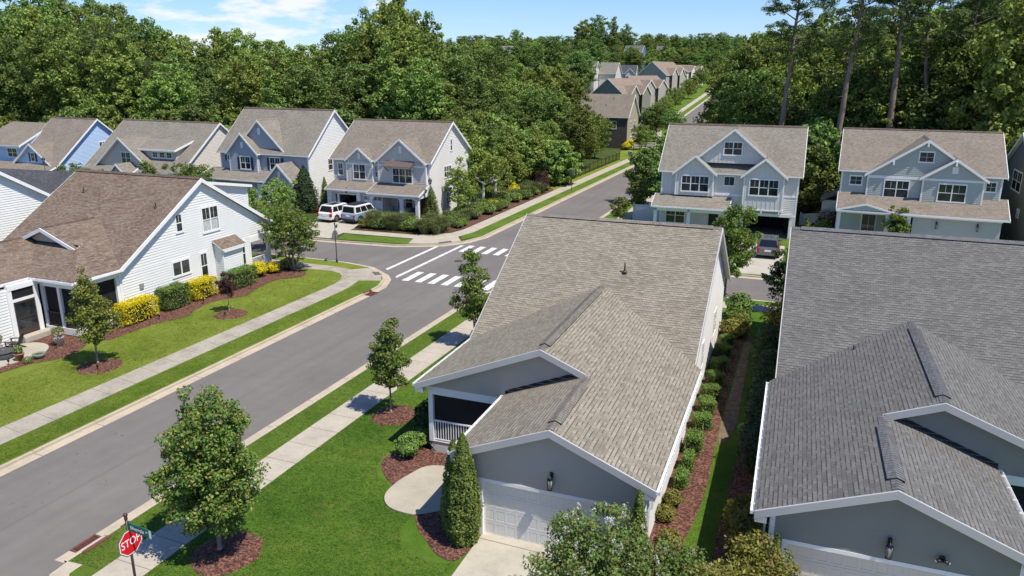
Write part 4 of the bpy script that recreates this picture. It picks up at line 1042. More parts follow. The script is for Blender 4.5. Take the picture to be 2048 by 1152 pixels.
for sx in (-1, 1):
    mb = MB(); mb.tube(V(0, -.06, 0), V(.16 * sx, -.14, -.03), .05, .055, 10); mb.build('lamp_head', M_BLACK, t)
    mb = MB(); mb.tube(V(.161 * sx, -.1405, -.031), V(.185 * sx, -.152, -.036), .045, .045, 10); mb.build('lens', M_LAMPGLASS, t)

# --- white gabled house with brown roof, at the left
def west_house():
    t = thing('gable_house', 'white sided house with brown shingle roof behind yellow and green hedges', 'house', (-46, 33.3, 0), R(.9))
    s, sm = .41, .617
    rf = [
        [V(-5.9, -.1, 3.6), V(-5.4, -.1, 3.6), V(.3, 3.7, 5.94), V(5.95, -.07, 3.615), V(5.95, 7.6, 8.35), V(-5.9, 7.6, 8.35)],
        [V(-5.9, 7.6, 8.35), V(5.95, 7.6, 8.35), V(5.95, 15.5, 3.65), V(-5.9, 15.5, 3.65)],
        [V(.3, -.75, 5.94), V(3.15, -.75, 4.77), V(6.0, -3.55, 3.6), V(6.0, -.1, 3.6), V(.3, 3.7, 5.94)],
        [V(.3, -.75, 5.94), V(.3, 3.7, 5.94), V(-5.4, -.1, 3.6), V(-5.4, -12, 3.6), V(-1.5, -12, 5.2), V(-1.5, -.75, 5.2)],
        [V(2.4, -3.55, 3.6), V(6.0, -3.55, 3.6), V(3.15, -.7, 4.77), V(3.0, -.3, 4.94), V(-.6, -.3, 4.94), V(-.45, -.7, 4.77)],
        [V(-1.5, -12, 5.2), V(2.4, -12, 3.6), V(2.4, -3.55, 3.6), V(-.45, -.7, 4.77), V(-.45, -.3, 4.77), V(-1.5, -.3, 5.2)]]
    roof_part(t, rf, M_RF3)
    mb = MB(); ridge_caps(mb, V(-5.9, 7.6, 8.35), V(5.9, 7.6, 8.35), sm, sm, .2, .145, .06); ridge_caps(mb, V(.3, -.7, 5.94), V(.3, 3.3, 5.94), s, s, .15); ridge_caps(mb, V(-1.5, -12, 5.2), V(-1.5, -.8, 5.2), s, s, .15)
    mb.split('ridge_cap', M_CAP3, t)
    mb = MB(); ridge_caps(mb, V(5.97, -3.53, 3.6), V(3.15, -.72, 4.77), .29, .29, .11, .145, .012); mb.build('hip_cap', M_RF3, t)
    vent_pipe(t, V(4.4, 4.8, 6.6)); vent_pipe(t, V(-3.1, 5.6, 7.1)); vent_pipe(t, V(-.9, .9, 5.3), .2)
    fb = MB()
    rake(fb, V(5.95, -.1, 3.6), V(5.95, 7.6, 8.35), X_, .28); rake(fb, V(5.95, 7.6, 8.35), V(5.95, 15.5, 3.65), X_, .28)
    rake(fb, V(-5.9, -.1, 3.6), V(-5.9, 7.6, 8.35), nX); rake(fb, V(-5.9, 7.6, 8.35), V(-5.9, 15.5, 3.65), nX)
    rake(fb, V(-1.6, -.75, 5.16), V(.3, -.75, 5.94), nY, .24); rake(fb, V(.3, -.75, 5.94), V(3.25, -.75, 4.73), nY, .24)
    beam(fb, V(5.78, 15.5, 3.5), V(5.78, 15.2, 3.5), .3, .3)
    fb.split('bargeboard', M_WHITE, t)
    gb = MB(); gutter(gb, V(6.0, -3.55, 3.6), V(6.0, .05, 3.6), X_); gutter(gb, V(2.52, -3.55, 3.6), V(6.1, -3.55, 3.6), nY); gutter(gb, V(2.4, -12, 3.6), V(2.4, -3.6, 3.6), X_)
    gutter(gb, V(-5.9, 15.5, 3.65), V(5.95, 15.5, 3.65), Y_); gb.split('gutter', M_WHITE, t)
    zt = lambda y: 8.35 - sm * abs(y - 7.6) - .18
    wb = MB()
    lap_siding(wb, [(0, 0), (12.35, 0), (12.35, 3.15), (0, 3.15)], V(5.62, 0, 0), Y_, X_)
    lap_siding(wb, [(0, 3.15), (14.75, 3.15), (14.75, zt(14.75)), (7.6, zt(7.6)), (0, zt(0))], V(5.62, 0, 0), Y_, X_)
    lap_siding(wb, [(0, 0), (12.35, 0), (12.35, 3.15), (0, 3.15)], V(-5.6, 0, 0), Y_, nX); flat_wall(wb, [(0, 3.15), (15.1, 3.15), (15.1, zt(15.1)), (7.6, zt(7.6)), (0, zt(0))], V(-5.6, 0, 0), Y_, nX)
    flat_wall(wb, [(-5.6, 0), (5.62, 0), (5.62, 3.3), (-5.6, 3.3)], V(0, 12.35, 0), X_, Y_)
    lap_siding(wb, [(-9, 0), (-2.05, 0), (-2.05, 3.4), (-9, 3.4)], V(2.75, -3.2, 0), Y_, X_)
    wb.split('wall', M_SID_W, t)
    wb = MB(); lap_siding(wb, [(-1.9, 4.7), (3.2, 4.7), (.3, 5.8)], V(0, -.42, 0), X_, nY); wb.build('pediment', M_SID_H1, t)
    f = MB(); rake(f, V(-1.5, -.45, 5.34), V(-.45, -.45, 4.93), nY, .14, .03, 0, 0); f.obox(V(-.5, -.45, 4.84), X_, nY, Z_, 0, 3.6, 0, .03, 0, .14); f.split('flashing', M_FLASH, t)
    tb = MB()
    tb.obox(V(5.62, 0, 0), Y_, X_, Z_, -.02, .13, -.02, .05, 0, 3.5); tb.obox(V(5.62, 12.35, 0), Y_, X_, Z_, -.13, 0, -.02, .05, 0, 3.15)
    tb.obox(V(5.62, 12.2, 0), Y_, X_, Z_, 0, 2.6, -.1, .06, 2.72, 3.16)
    tb.split('trim', M_WHITE, t)
    # front porch on the far corner
    pb = MB()
    for y in (14.55,):
        for x in (5.5, 2.0, -2.0, -5.4): pb.box(x - .13, x + .13, y - .13, y + .13, .45, 2.75)
    beam(pb, V(-5.6, 14.55, 3.1), V(5.62, 14.55, 3.1), .26, .4); pb.split('porch_column', M_WHITE, t)
    pb = MB(); pb.box(-5.5, 5.62, 12.35, 14.75, .2, .48); pb.build('porch_floor', M_CURB, t)
    pb = MB(); porch_rail(pb, V(5.5, 12.4, 0), V(5.5, 14.45, 0), .5, 1.4); porch_rail(pb, V(2.1, 14.55, 0), V(5.4, 14.55, 0), .5, 1.4); porch_rail(pb, V(-1.9, 14.55, 0), V(1.9, 14.55, 0), .5, 1.4); pb.split('porch_railing', M_WHITE, t)
    O = V(5.64, 0, 0)
    window(t, O, Y_, X_, 5.05, 5.75, 4.85, 6.2, 1, True, (2, 1), .11)
    window(t, O, Y_, X_, 7.5, 9.25, 4.35, 6.25, 2, True, (2, 1), .12, curtain=True)
    window(t, O, Y_, X_, 4.3, 6.0, 1.85, 3.0, 2, False, (1, 1), .12)
    window(t, O, Y_, X_, 6.9, 7.7, 1.05, 3.05, 1, True, (2, 1), .12)
    window(t, O, Y_, X_, 11.0, 11.75, 1.05, 3.02, 1, True, (2, 1), .12)
    # box bay with its own little roof
    bb = MB(); lap_siding(bb, [(8.45, .55), (10.55, .55), (10.55, 2.98), (8.45, 2.98)], V(6.35, 0, 0), Y_, X_)
    lap_siding(bb, [(0, .55), (.73, .55), (.73, 3.0), (0, 3.4)], V(5.62, 8.45, 0), X_, nY); lap_siding(bb, [(0, .55), (.73, .55), (.73, 3.0), (0, 3.4)], V(5.62, 10.55, 0), X_, Y_)
    by = bb.build('bay', M_SID_W, t)
    bb = MB(); bb.slab([V(5.6, 8.25, 3.72), V(6.6, 8.25, 3.1), V(6.6, 10.75, 3.1), V(5.6, 10.75, 3.72)], .1, 0, 1); bb.build('bay_roof', [M_RF3, M_WHITE], by)
    bb = MB(); bb.obox(V(6.35, 8.45, 0), Y_, X_, Z_, 0, .1, -.02, .05, .55, 2.98); bb.obox(V(6.35, 10.45, 0), Y_, X_, Z_, 0, .1, -.02, .05, .55, 2.98); bb.obox(V(6.35, 8.45, 0), Y_, X_, Z_, 0, 2.1, -.02, .24, 2.84, 3.0); bb.build('bay_trim', M_WHITE, by)
    vb = MB(); vb.obox(O, Y_, X_, Z_, 1.45, 1.75, 0, .1, 1.9, 2.2); vb.obox(O, Y_, X_, Z_, 9.3, 9.6, .72, .84, .75, 1.02); vb.obox(O, Y_, X_, Z_, 5.55, 5.7, 0, .1, 6.85, 7.0); vb.split('wall_vent', M_GREY, t)
    # screened porch
    fl = .5
    pb = MB(); pb.box(2.78, 5.62, -3.2, 0, fl - .14, fl); pb.build('porch_floor', M_DECK, t)
    pb = MB()
    for x, y in ((2.85, -3.1), (4.25, -3.1), (5.52, -3.1), (5.52, -.12)): pb.box(x - .1, x + .1, y - .1, y + .1, 0 if x > 5 else fl - .2, 3.1)
    beam(pb, V(2.75, -3.1, 3.5), V(5.62, -3.1, 3.5), .22, .45); beam(pb, V(5.52, -3.0, 3.5), V(5.52, .1, 3.5), .2, .45); beam(pb, V(2.78, -5.3, 3.5), V(2.78, -3.0, 3.5), .2, .3)
    pb.box(2.75, 5.62, -3.24, -3.2, .1, fl + .02); pb.box(5.62, 5.66, -3.2, 0, .1, fl + .02)
    for y in (-5.2, -3.55): pb.box(2.7, 2.86, y - .14, y + .14, 0, 3.2)
    pb.box(2.72, 2.84, -5.1, -3.6, 2.45, 2.62)
    pb.split('porch_frame', M_WHITE, t)
    pb = MB(); porch_rail(pb, V(2.95, -3.1, 0), V(4.15, -3.1, 0), fl, 1.42); porch_rail(pb, V(4.35, -3.1, 0), V(5.42, -3.1, 0), fl, 1.42); porch_rail(pb, V(5.52, -3.0, 0), V(5.52, -.2, 0), fl, 1.42); pb.split('porch_railing', M_BRONZE, t)
    sc = MB(); sc.box(2.9, 5.5, -3.03, -3.026, fl, 3.1); sc.box(5.452, 5.456, -3.0, -.1, fl, 3.1); sc.box(2.79, 2.794, -5.1, -3.6, 2.6, 3.2); sc.split('insect_screen', M_SCREEN, t)
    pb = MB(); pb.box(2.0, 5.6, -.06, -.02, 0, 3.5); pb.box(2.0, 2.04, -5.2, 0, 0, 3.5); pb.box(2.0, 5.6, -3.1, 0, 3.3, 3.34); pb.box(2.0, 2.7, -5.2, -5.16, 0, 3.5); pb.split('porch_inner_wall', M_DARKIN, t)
    dr = MB(); O2 = V(2.78, 0, 0)
    dr.obox(O2, Y_, X_, Z_, -5.05, -4.93, -.02, .03, .4, 2.44); dr.obox(O2, Y_, X_, Z_, -3.75, -3.62, -.02, .03, .4, 2.44); dr.obox(O2, Y_, X_, Z_, -4.93, -3.75, -.02, .03, .4, .75); dr.obox(O2, Y_, X_, Z_, -4.93, -3.75, -.02, .03, 2.3, 2.44); dr.obox(O2, Y_, X_, Z_, -4.93, -3.75, -.02, .03, 1.35, 1.42)
    d = dr.build('screen_door', M_BRONZE, t); g = MB(); g.obox(O2, Y_, X_, Z_, -4.93, -3.75, -.01, .006, .75, 2.3); g.build('pane', M_GLASS, d)
    st = MB(); st.box(2.82, 3.45, -5.15, -3.3, 0, .36); st.build('step', M_WALK, t)
    # shed dormer on the far slope
    db = MB(); zs = lambda y: 7.95 - .18 * (y - 8.6)
    db.slab([V(-3.5, 8.3, zs(8.3)), V(4.9, 8.3, zs(8.3)), V(4.9, 14.0, zs(14.0)), V(-3.5, 14.0, zs(14.0))], .14, 0, 1); d = db.build('dormer', [M_RF3, M_WHITE], t)
    db = MB(); lap_siding(db, [(8.9, 7.4), (13.7, 4.5), (13.7, zs(13.7) - .14), (8.9, zs(8.9) - .14)], V(4.6, 0, 0), Y_, X_); flat_wall(db, [(-3.3, 4.4), (4.6, 4.4), (4.6, zs(13.7) - .1), (-3.3, zs(13.7) - .1)], V(0, 13.7, 0), X_, Y_); db.build('dormer_wall', M_SID_W, d)
    db = MB(); rake(db, V(4.9, 8.3, zs(8.3)), V(4.9, 14.0, zs(14.0)), X_, .2); db.obox(V(4.62, 13.7, 0), Y_, X_, Z_, -.12, .02, -.02, .04, 4.4, zs(13.7)); db.build('dormer_trim', M_WHITE, d)
    return t
H3 = west_house()

# --- the far side of the cross street: two-storey houses
class House2:
    def __init__(s, label, loc, rot, W, D, ze, zr, Db, rf, front, side, name='two_storey_house', oh=.32, z0=-.3):
        s.t = thing(name, label, 'house', loc, R(rot)); s.W, s.D, s.ze, s.zr, s.Db, s.rf, s.front, s.side, s.oh = W, D, ze, zr, Db, rf, front, side, oh
        s.sl = (zr - ze) / D; s.roofs = []; s.fb = MB(); s.gb = MB(); s.tb = MB(); s.z0 = z0
        h = W / 2; zb = zr - s.sl * Db; s.zb = zb
        s.roofs += [[V(-h, 0, ze), V(h, 0, ze), V(h, D, zr), V(-h, D, zr)], [V(-h, D, zr), V(h, D, zr), V(h, D + Db, zb), V(-h, D + Db, zb)]]
        for sx in (-1, 1): rake(s.fb, V(h * sx, 0, ze), V(h * sx, D, zr), V(sx, 0, 0), .24); rake(s.fb, V(h * sx, D, zr), V(h * sx, D + Db, zb), V(sx, 0, 0), .24)
        mb = MB(); ridge_caps(mb, V(-h, D, zr), V(h, D, zr), s.sl, s.sl, .2, .3, .05); mb.split('ridge_cap', M_CAP3, s.t)
        wx = h - oh; y0, y1 = oh, D + Db - oh
        zt = lambda y: zr - s.sl * abs(y - D) - .15
        wb = MB()
        for sx in (-1, 1): lap_siding(wb, [(y0, z0), (y1, z0), (y1, zt(y1)), (D, zt(D)), (y0, zt(y0))], V(wx * sx, 0, 0), Y_, V(sx, 0, 0))
        flat_wall(wb, [(-wx, z0), (wx, z0), (wx, zt(y1)), (-wx, zt(y1))], V(0, y1, 0), X_, Y_)
        wb.split('side_wall', side, s.t)
        for sx in (-1, 1): s.tb.obox(V(wx * sx, y0, 0), X_, Y_, Z_, -.12 if sx > 0 else -.03, .03 if sx > 0 else .12, -.035, .1, z0, ze - .1)
        s.y0 = y0; s.wx = wx
    def wall(s, poly, y, bb=False, mat=None, name='front_wall'):
        (bb_wall if bb else siding)(s.t, mat or s.front, poly, V(0, y, 0), X_, nY, name)
    def gable(s, xc, half, zg, yf, drop=None, bb=False, zlow=None, mat=None, oh=.3, wall=True, ret=True, xr=None):
        """front gable; roof planes simply die into the main roof behind"""
        slp = drop if drop else 0.85; ye = s.D - (s.zr - zg) / s.sl + .05
        zE = zg - slp * half
        s.roofs += [[V(xc - half, yf, zE), V(xc, yf, zg), V(xc, ye, zg), V(xc - half, ye, zE)], [V(xc, yf, zg), V(xc + half, yf, zE), V(xc + half, ye, zE), V(xc, ye, zg)]]
        rake(s.fb, V(xc - half, yf, zE), V(xc, yf, zg), nY, .24); rake(s.fb, V(xc, yf, zg), V(xc + half, yf, zE), nY, .24)
        mb = MB(); ridge_caps(mb, V(xc, yf, zg), V(xc, ye - .1, zg), slp, slp, .14, .25, .02); mb.split('ridge_cap', s.rf, s.t)
        if wall:
            w = half - oh; g = lambda x: zg - slp * abs(x - xc) - .13
            lo = zlow if zlow is not None else zE
            s.wall([(xc - w, lo), (xc + w, lo), (xc + w, g(xc + w)), (xc, g(xc)), (xc - w, g(xc - w))], yf + oh, bb, mat)
            for sx in (-1, 1):
                s.tb.obox(V(xc + w * sx, yf + oh, 0), X_, Y_, Z_, -.12 if sx > 0 else -.02, .02 if sx > 0 else .12, -.035, .1, lo, zE)
                sw = MB(); lap_siding(sw, [(yf + oh, lo), (s.y0 + .05, lo), (s.y0 + .05, zE + .1), (yf + oh, zE + .1)], V(xc + w * sx, 0, 0), Y_, V(sx, 0, 0)); sw.build('return_wall', mat or s.front, s.t)
        return zE
    def shed(s, x0, x1, yf, yb, zf, zb):
        s.roofs.append([V(x0, yf, zf), V(x1, yf, zf), V(x1, yb, zb), V(x0, yb, zb)])
        gutter(s.gb, V(x0, yf, zf), V(x1, yf, zf), nY, hang=False)
        rake(s.fb, V(x0, yf, zf), V(x0, yb, zb), nX, .2); rake(s.fb, V(x1, yf, zf), V(x1, yb, zb), X_, .2)
    def louver(s, xc, zc, y, w=.34, h=.62):
        mb = MB(); O = V(0, y, 0)
        mb.obox(O, X_, nY, Z_, xc - w / 2, xc + w / 2, 0, .05, zc - h / 2, zc + h / 2)
        n = 6
        for k in range(n): mb.obox(O, X_, (nY - Z_ * .5).normalized(), Z_, xc - w / 2 + .05, xc + w / 2 - .05, .05, .065, zc - h / 2 + .07 + k * (h - .14) / n, zc - h / 2 + .1 + k * (h - .14) / n)
        mb.build('louver_vent', M_WHITE, s.t)
    def shutters(s, u0, u1, z0, z1, y, w=.36):
        for a in (u0 - w - .02, u1 + .02):
            mb = MB(); O = V(0, y, 0); mb.obox(O, X_, nY, Z_, a, a + w, 0, .045, z0, z1)
            for k in range(9): mb.obox(O, X_, nY, Z_, a + .05, a + w - .05, .045, .06, z0 + .1 + k * (z1 - z0 - .2) / 9, z0 + .14 + k * (z1 - z0 - .2) / 9)
            mb.build('shutter', M_SHUT, s.t)
    def win(s, u0, u1, z0, z1, y, sash=2, **k): return window(s.t, V(0, y, 0), X_, nY, u0, u1, z0, z1, sash, **k)
    def swin(s, v0, v1, z0, z1, sx=1, sash=1, **k): return window(s.t, V((s.wx + .015) * sx, 0, 0), Y_, V(sx, 0, 0), v0, v1, z0, z1, sash, **k)
    def done(s):
        roof_part(s.t, s.roofs, s.rf); s.fb.split('bargeboard', M_WHITE, s.t)
        if s.gb.f: s.gb.split('gutter', M_WHITE, s.t)
        if s.tb.f: s.tb.split('trim', M_WHITE, s.t)
        return s.t
def box_part(t, name, mat, *bs):
    mb = MB()
    for b in bs: mb.box(*b)
    return mb.split(name, mat, t, .03)

# H7: the dove grey corner house with porch
h = House2('two storey dove grey corner house with covered porch and cars before its garage', (-44.93, 71.92, Z_WALK), 1.2, 12.75, 5.81, 6.05, 10.07, 5.9, M_RF7, M_SID_H7, M_SID_H7W)
h.wall([(-6.05, 2.6), (6.05, 2.6), (6.05, 5.9), (-6.05, 5.9)], h.y0)
h.gable(-2.45, 1.75, 7.45, -.3, .80, bb=True, zlow=5.6); h.gable(2.75, 3.15, 8.55, -.3, .81, bb=True, zlow=5.6)
h.wall([(-4.15, 3.0), (-.85, 3.0), (-.85, 5.65), (-4.15, 5.65)], 0.0); h.wall([(-.05, 2.9), (5.75, 2.9), (5.75, 5.65), (-.05, 5.65)], 0.0)
h.tb.obox(V(0, 0, 0), X_, nY, Z_, -4.2, -.8, -.02, .05, 5.5, 5.68); h.tb.obox(V(0, 0, 0), X_, nY, Z_, -.1, 5.8, -.02, .05, 5.5, 5.68)
for x in (-4.15, -.85, -.05, 5.75): h.tb.obox(V(x, 0, 0), X_, nY, Z_, -.07, .07, -.3, .04, 2.9, 5.5)
h.win(-5.5, -4.75, 4.15, 5.6, h.y0 - .02, 1); h.win(-3.35, -1.67, 3.85, 5.6, -.02, 2); h.win(-.7, -.38, 4.15, 5.5, h.y0 - .02, 1, fw=.06); h.win(1.65, 4.15, 3.7, 5.4, -.02, 3)
h.louver(-2.45, 6.45, -.03); h.louver(2.75, 7.35, -.03, .34, .75)
mb = MB(); mb.slab([V(1.0, -.95, 5.6), V(4.4, -.95, 5.6), V(4.4, .02, 6.15), V(1.0, .02, 6.15)], .06)
for k in range(10): beam(mb, V(1.03 + k * .37, -.95, 5.64), V(1.03 + k * .37, .02, 6.19), .03, .05)
for x in (1.15, 4.25): beam(mb, V(x, -.02, 5.0), V(x, -.85, 5.58), .06, .06); beam(mb, V(x, -.02, 5.55), V(x, -.9, 5.55), .06, .06)
mb.build('awning', M_METROOF, h.t)
h.shed(-5.95, -.35, -1.9, .3, 2.95, 3.75); h.shed(-.35, 6.05, -2.3, .05, 2.85, 3.72)
# garage front
box_part(h.t, 'garage_front', M_SID_H7, (-5.7, -4.85, -1.5, -1.35, 0, 2.8), (-4.85, -4.4, -1.5, -1.35, 2.35, 2.8), (-4.4, -2.1, -1.5, -1.35, 2.4, 2.8), (-2.1, -1.3, -1.5, -1.35, 0, 2.8), (-1.3, 1.1, -1.5, -1.35, 2.4, 2.8))
box_part(h.t, 'garage_pillar', M_WHITE, (-5.75, -5.3, -1.75, -1.5, 0, 2.75), (-1.95, -1.5, -1.75, -1.5, 0, 2.75), (-5.75, .1, -1.72, -1.56, 2.62, 2.82), (-4.55, -4.4, -1.56, -1.34, 0, 2.45), (-2.1, -1.98, -1.56, -1.34, 0, 2.45), (-4.4, -2.1, -1.56, -1.34, 2.35, 2.45))
box_part(h.t, 'garage_interior', M_INT, (-5.6, -1.2, 4.2, 4.3, 0, 2.8), (-5.7, -5.6, -1.35, 4.2, 0, 2.8), (-1.6, -1.5, -1.35, 4.2, 0, 2.8), (-5.6, -1.6, -1.35, 4.2, 2.78, 2.84), (-5.6, -1.6, -1.35, 4.2, -.04, .01))
box_part(h.t, 'storage_shelf', M_DARKIN, (-5.5, -4.6, 2.4, 3.2, 0, 1.9), (-4.4, -3.4, 3.2, 3.9, 0, 1.4), (-3.1, -1.8, 3.0, 3.9, .0, 1.8), (-5.5, -4.9, .4, 1.8, .3, 1.2))
garage_door(h.t, V(0, -1.42, 0), X_, nY, -1.3, 1.05, .02, 2.4, 4, 4, M_WHITE, 4)
# porch
box_part(h.t, 'porch_floor', M_WALK, (1.15, 5.95, -2.2, .3, .0, .2)); box_part(h.t, 'porch_wall', M_SID_H7, (1.15, 4.9, .25, .35, 0, 2.85), (1.08, 1.15, -1.5, .3, 0, 2.85))
box_part(h.t, 'porch_column', M_WHITE, (-.1, .25, -2.15, -1.8, 0, 2.6), (3.6, 3.95, -2.15, -1.8, 0, 2.6), (5.5, 5.85, -2.15, -1.8, 0, 2.6), (-.3, 5.95, -2.15, -1.85, 2.42, 2.78), (5.6, 5.9, -1.85, .3, 2.42, 2.78))
for xa, xb in ((.25, 3.6), (3.95, 5.5)):
    mb = MB()
    for k in range(5):
        a = k * PI / 2 / 5; b = (k + 1) * PI / 2 / 5; r = .4
        for sg, x in ((1, xa), (-1, xb)):
            q = [(x, 2.42), (x + sg * r * (1 - math.cos(a)), 2.42 - r * (1 - math.sin(a))), (x + sg * r * (1 - math.cos(b)), 2.42 - r * (1 - math.sin(b)))]
            mb.face([(p[0], -2.14, p[1]) for p in q]); mb.face([(p[0], -1.86, p[1]) for p in q][::-1]); mb.face([(q[1][0], -2.14, q[1][1]), (q[1][0], -1.86, q[1][1]), (q[2][0], -1.86, q[2][1]), (q[2][0], -2.14, q[2][1])])
    mb.build('arch_bracket', M_WHITE, h.t)
box_part(h.t, 'porch_ceiling', M_WHITE, (.1, 5.9, -1.9, .3, 2.78, 2.84))
window(h.t, V(0, .24, 0), X_, nY, 2.0, 4.0, .8, 2.5, 2, True, (2, 1)); box_part(h.t, 'front_door', M_REDDOOR, (4.9, 5.95, .2, .32, .2, 2.5))
h.swin(3.75, 5.65, 3.95, 5.3, 1, 3); h.swin(10.0, 10.75, 3.85, 5.3); h.swin(5.5, 6.05, 6.8, 8.15, fw=.08); h.swin(4.3, 5.5, .9, 2.4, 1, 2); h.swin(8.2, 9.0, .9, 2.4)
mb = MB(); mb.slab([V(6.0, 10.0, 3.75), V(8.4, 10.0, 2.65), V(8.4, 14.4, 2.65), V(6.0, 14.4, 3.75)], .12, 0, 1); mb.build('rear_porch_roof', [M_RF7, M_WHITE], h.t)
box_part(h.t, 'rear_porch_post', M_WHITE, (8.0, 8.2, 10.2, 10.4, 0, 2.6), (8.0, 8.2, 14.0, 14.2, 0, 2.6)); box_part(h.t, 'rear_porch_wall', M_SID_H7W, (5.9, 6.3, 10.1, 14.2, 0, 2.9))
mb = MB(); mb.slab([V(-7.6, 4.5, 3.3), V(-6.0, 4.5, 4.1), V(-6.0, 7.5, 4.1), V(-7.6, 7.5, 3.3)], .12, 0, 1); mb.build('bay_roof', [M_RF7, M_WHITE], h.t); box_part(h.t, 'bay', M_SID_H7, (-7.4, -6.0, 4.7, 7.3, -.2, 3.3))
HOUSE7 = h.done()
for nm, lab, x in (('wall_lantern', 'black lantern over the open garage of the corner house', -3.25), ('wall_lantern', 'black lantern over the closed white garage door of the corner house', -.25)):
    wall_lantern(lab, (-44.93 + x, 70.35 + x * .02, 2.98), nY, .4)

# H6: steel blue house with three gables
h = House2('two storey steel blue house with steep gables, navy shutters and arched stone entry', (-61.45, 72.52, Z_WALK), -.7, 13.62, 5.6, 6.05, 11.03, 6.2, M_RF4, M_SID_H6, M_SID_W)
h.wall([(-6.5, 2.6), (6.5, 2.6), (6.5, 5.9), (-6.5, 5.9)], h.y0)
h.gable(-.55, 3.75, 9.95, .35, .98, zlow=5.7); h.gable(-2.55, 2.42, 8.45, -.5, 1.0, zlow=2.9)
h.wall([(.0, 2.9), (2.9, 2.9), (2.9, 5.9), (.0, 5.9)], .25)
h.win(-5.45, -4.6, 5.0, 5.75, h.y0 - .02, 1, dh=False); h.shutters(-5.45, -4.6, 4.95, 5.75, h.y0 - .02, .3)
h.win(-3.05, -1.45, 4.1, 5.7, -.22, 2); h.shutters(-3.05, -1.45, 4.1, 5.6, -.2)
h.win(1.0, 2.6, 4.15, 5.7, .23, 2); h.shutters(1.0, 2.6, 4.15, 5.6, .25)
h.louver(-2.55, 7.0, -.24, .36, .7); h.louver(-.55, 8.6, .62, .36, .75)
h.shed(-8.0, 3.0, -1.9, .4, 3.1, 4.1)
# entry gable
zg, xc, hf, yf, ye = 5.35, 4.35, 2.15, -2.6, .3
h.roofs += [[V(xc - hf, yf, zg - 2.15), V(xc, yf, zg), V(xc, ye, zg), V(xc - hf, ye, zg - 2.15)], [V(xc, yf, zg), V(xc + hf, yf, zg - 2.15), V(xc + hf, ye, zg - 2.15), V(xc, ye, zg)]]
rake(h.fb, V(xc - hf, yf, zg - 2.15), V(xc, yf, zg), nY, .3); rake(h.fb, V(xc, yf, zg), V(xc + hf, yf, zg - 2.15), nY, .3)
mb = MB(); O = V(0, yf + .3, 0)
arch = [(xc - 1.15 + 2.3 * k / 10, 2.15 + .45 * math.sin(PI * k / 10)) for k in range(11)]
for k in range(10):
    a, b = arch[k], arch[k + 1]; g = lambda x: zg - abs(x - xc) - .15
    flat_wall(mb, [(a[0], a[1]), (b[0], b[1]), (b[0], g(b[0])), (a[0], g(a[0]))], O, X_, nY)
flat_wall(mb, [(xc - 1.85, 0), (xc - 1.15, 0), (xc - 1.15, zg - 1.3), (xc - 1.85, zg - 2.0)], O, X_, nY); flat_wall(mb, [(xc + 1.15, 0), (xc + 1.85, 0), (xc + 1.85, zg - 2.0), (xc + 1.15, zg - 1.3)], O, X_, nY)
lap_siding(mb, [(yf + .3, 0), (.3, 0), (.3, 3.2), (yf + .3, 3.2)], V(xc + 1.85, 0, 0), Y_, X_); lap_siding(mb, [(yf + .3, 0), (.3, 0), (.3, 3.2), (yf + .3, 3.2)], V(xc - 1.85, 0, 0), Y_, nX)
mb.split('entry_gable', M_SID_H6, h.t); h.louver(xc, 4.1, yf + .28, .34, .7)
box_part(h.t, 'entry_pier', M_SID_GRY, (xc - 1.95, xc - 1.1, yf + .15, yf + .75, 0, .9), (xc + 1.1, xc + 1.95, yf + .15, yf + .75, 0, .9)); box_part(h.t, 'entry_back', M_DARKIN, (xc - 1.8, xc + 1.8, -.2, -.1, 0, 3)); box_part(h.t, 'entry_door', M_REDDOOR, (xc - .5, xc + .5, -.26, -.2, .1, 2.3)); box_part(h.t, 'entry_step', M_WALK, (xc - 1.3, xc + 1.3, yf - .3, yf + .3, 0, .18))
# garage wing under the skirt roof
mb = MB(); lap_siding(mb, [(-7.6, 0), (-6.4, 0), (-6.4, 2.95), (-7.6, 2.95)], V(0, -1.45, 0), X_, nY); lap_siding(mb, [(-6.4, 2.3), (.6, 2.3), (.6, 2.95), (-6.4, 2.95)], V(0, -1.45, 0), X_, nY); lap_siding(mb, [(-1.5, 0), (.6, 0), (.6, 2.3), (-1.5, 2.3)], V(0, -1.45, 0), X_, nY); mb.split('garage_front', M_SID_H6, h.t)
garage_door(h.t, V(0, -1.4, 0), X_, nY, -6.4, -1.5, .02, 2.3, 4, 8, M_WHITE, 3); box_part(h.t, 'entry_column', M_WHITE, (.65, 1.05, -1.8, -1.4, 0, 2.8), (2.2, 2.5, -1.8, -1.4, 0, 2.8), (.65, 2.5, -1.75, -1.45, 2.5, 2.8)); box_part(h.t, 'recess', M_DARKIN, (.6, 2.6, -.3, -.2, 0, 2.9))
h.swin(4.0, 5.0, 3.9, 5.4); h.swin(8.0, 9.0, 3.9, 5.4); h.swin(4.5, 5.6, .8, 2.4)
downpipe(h.gb, V(6.62, .2, 5.9), 3.2, X_)
h.done()

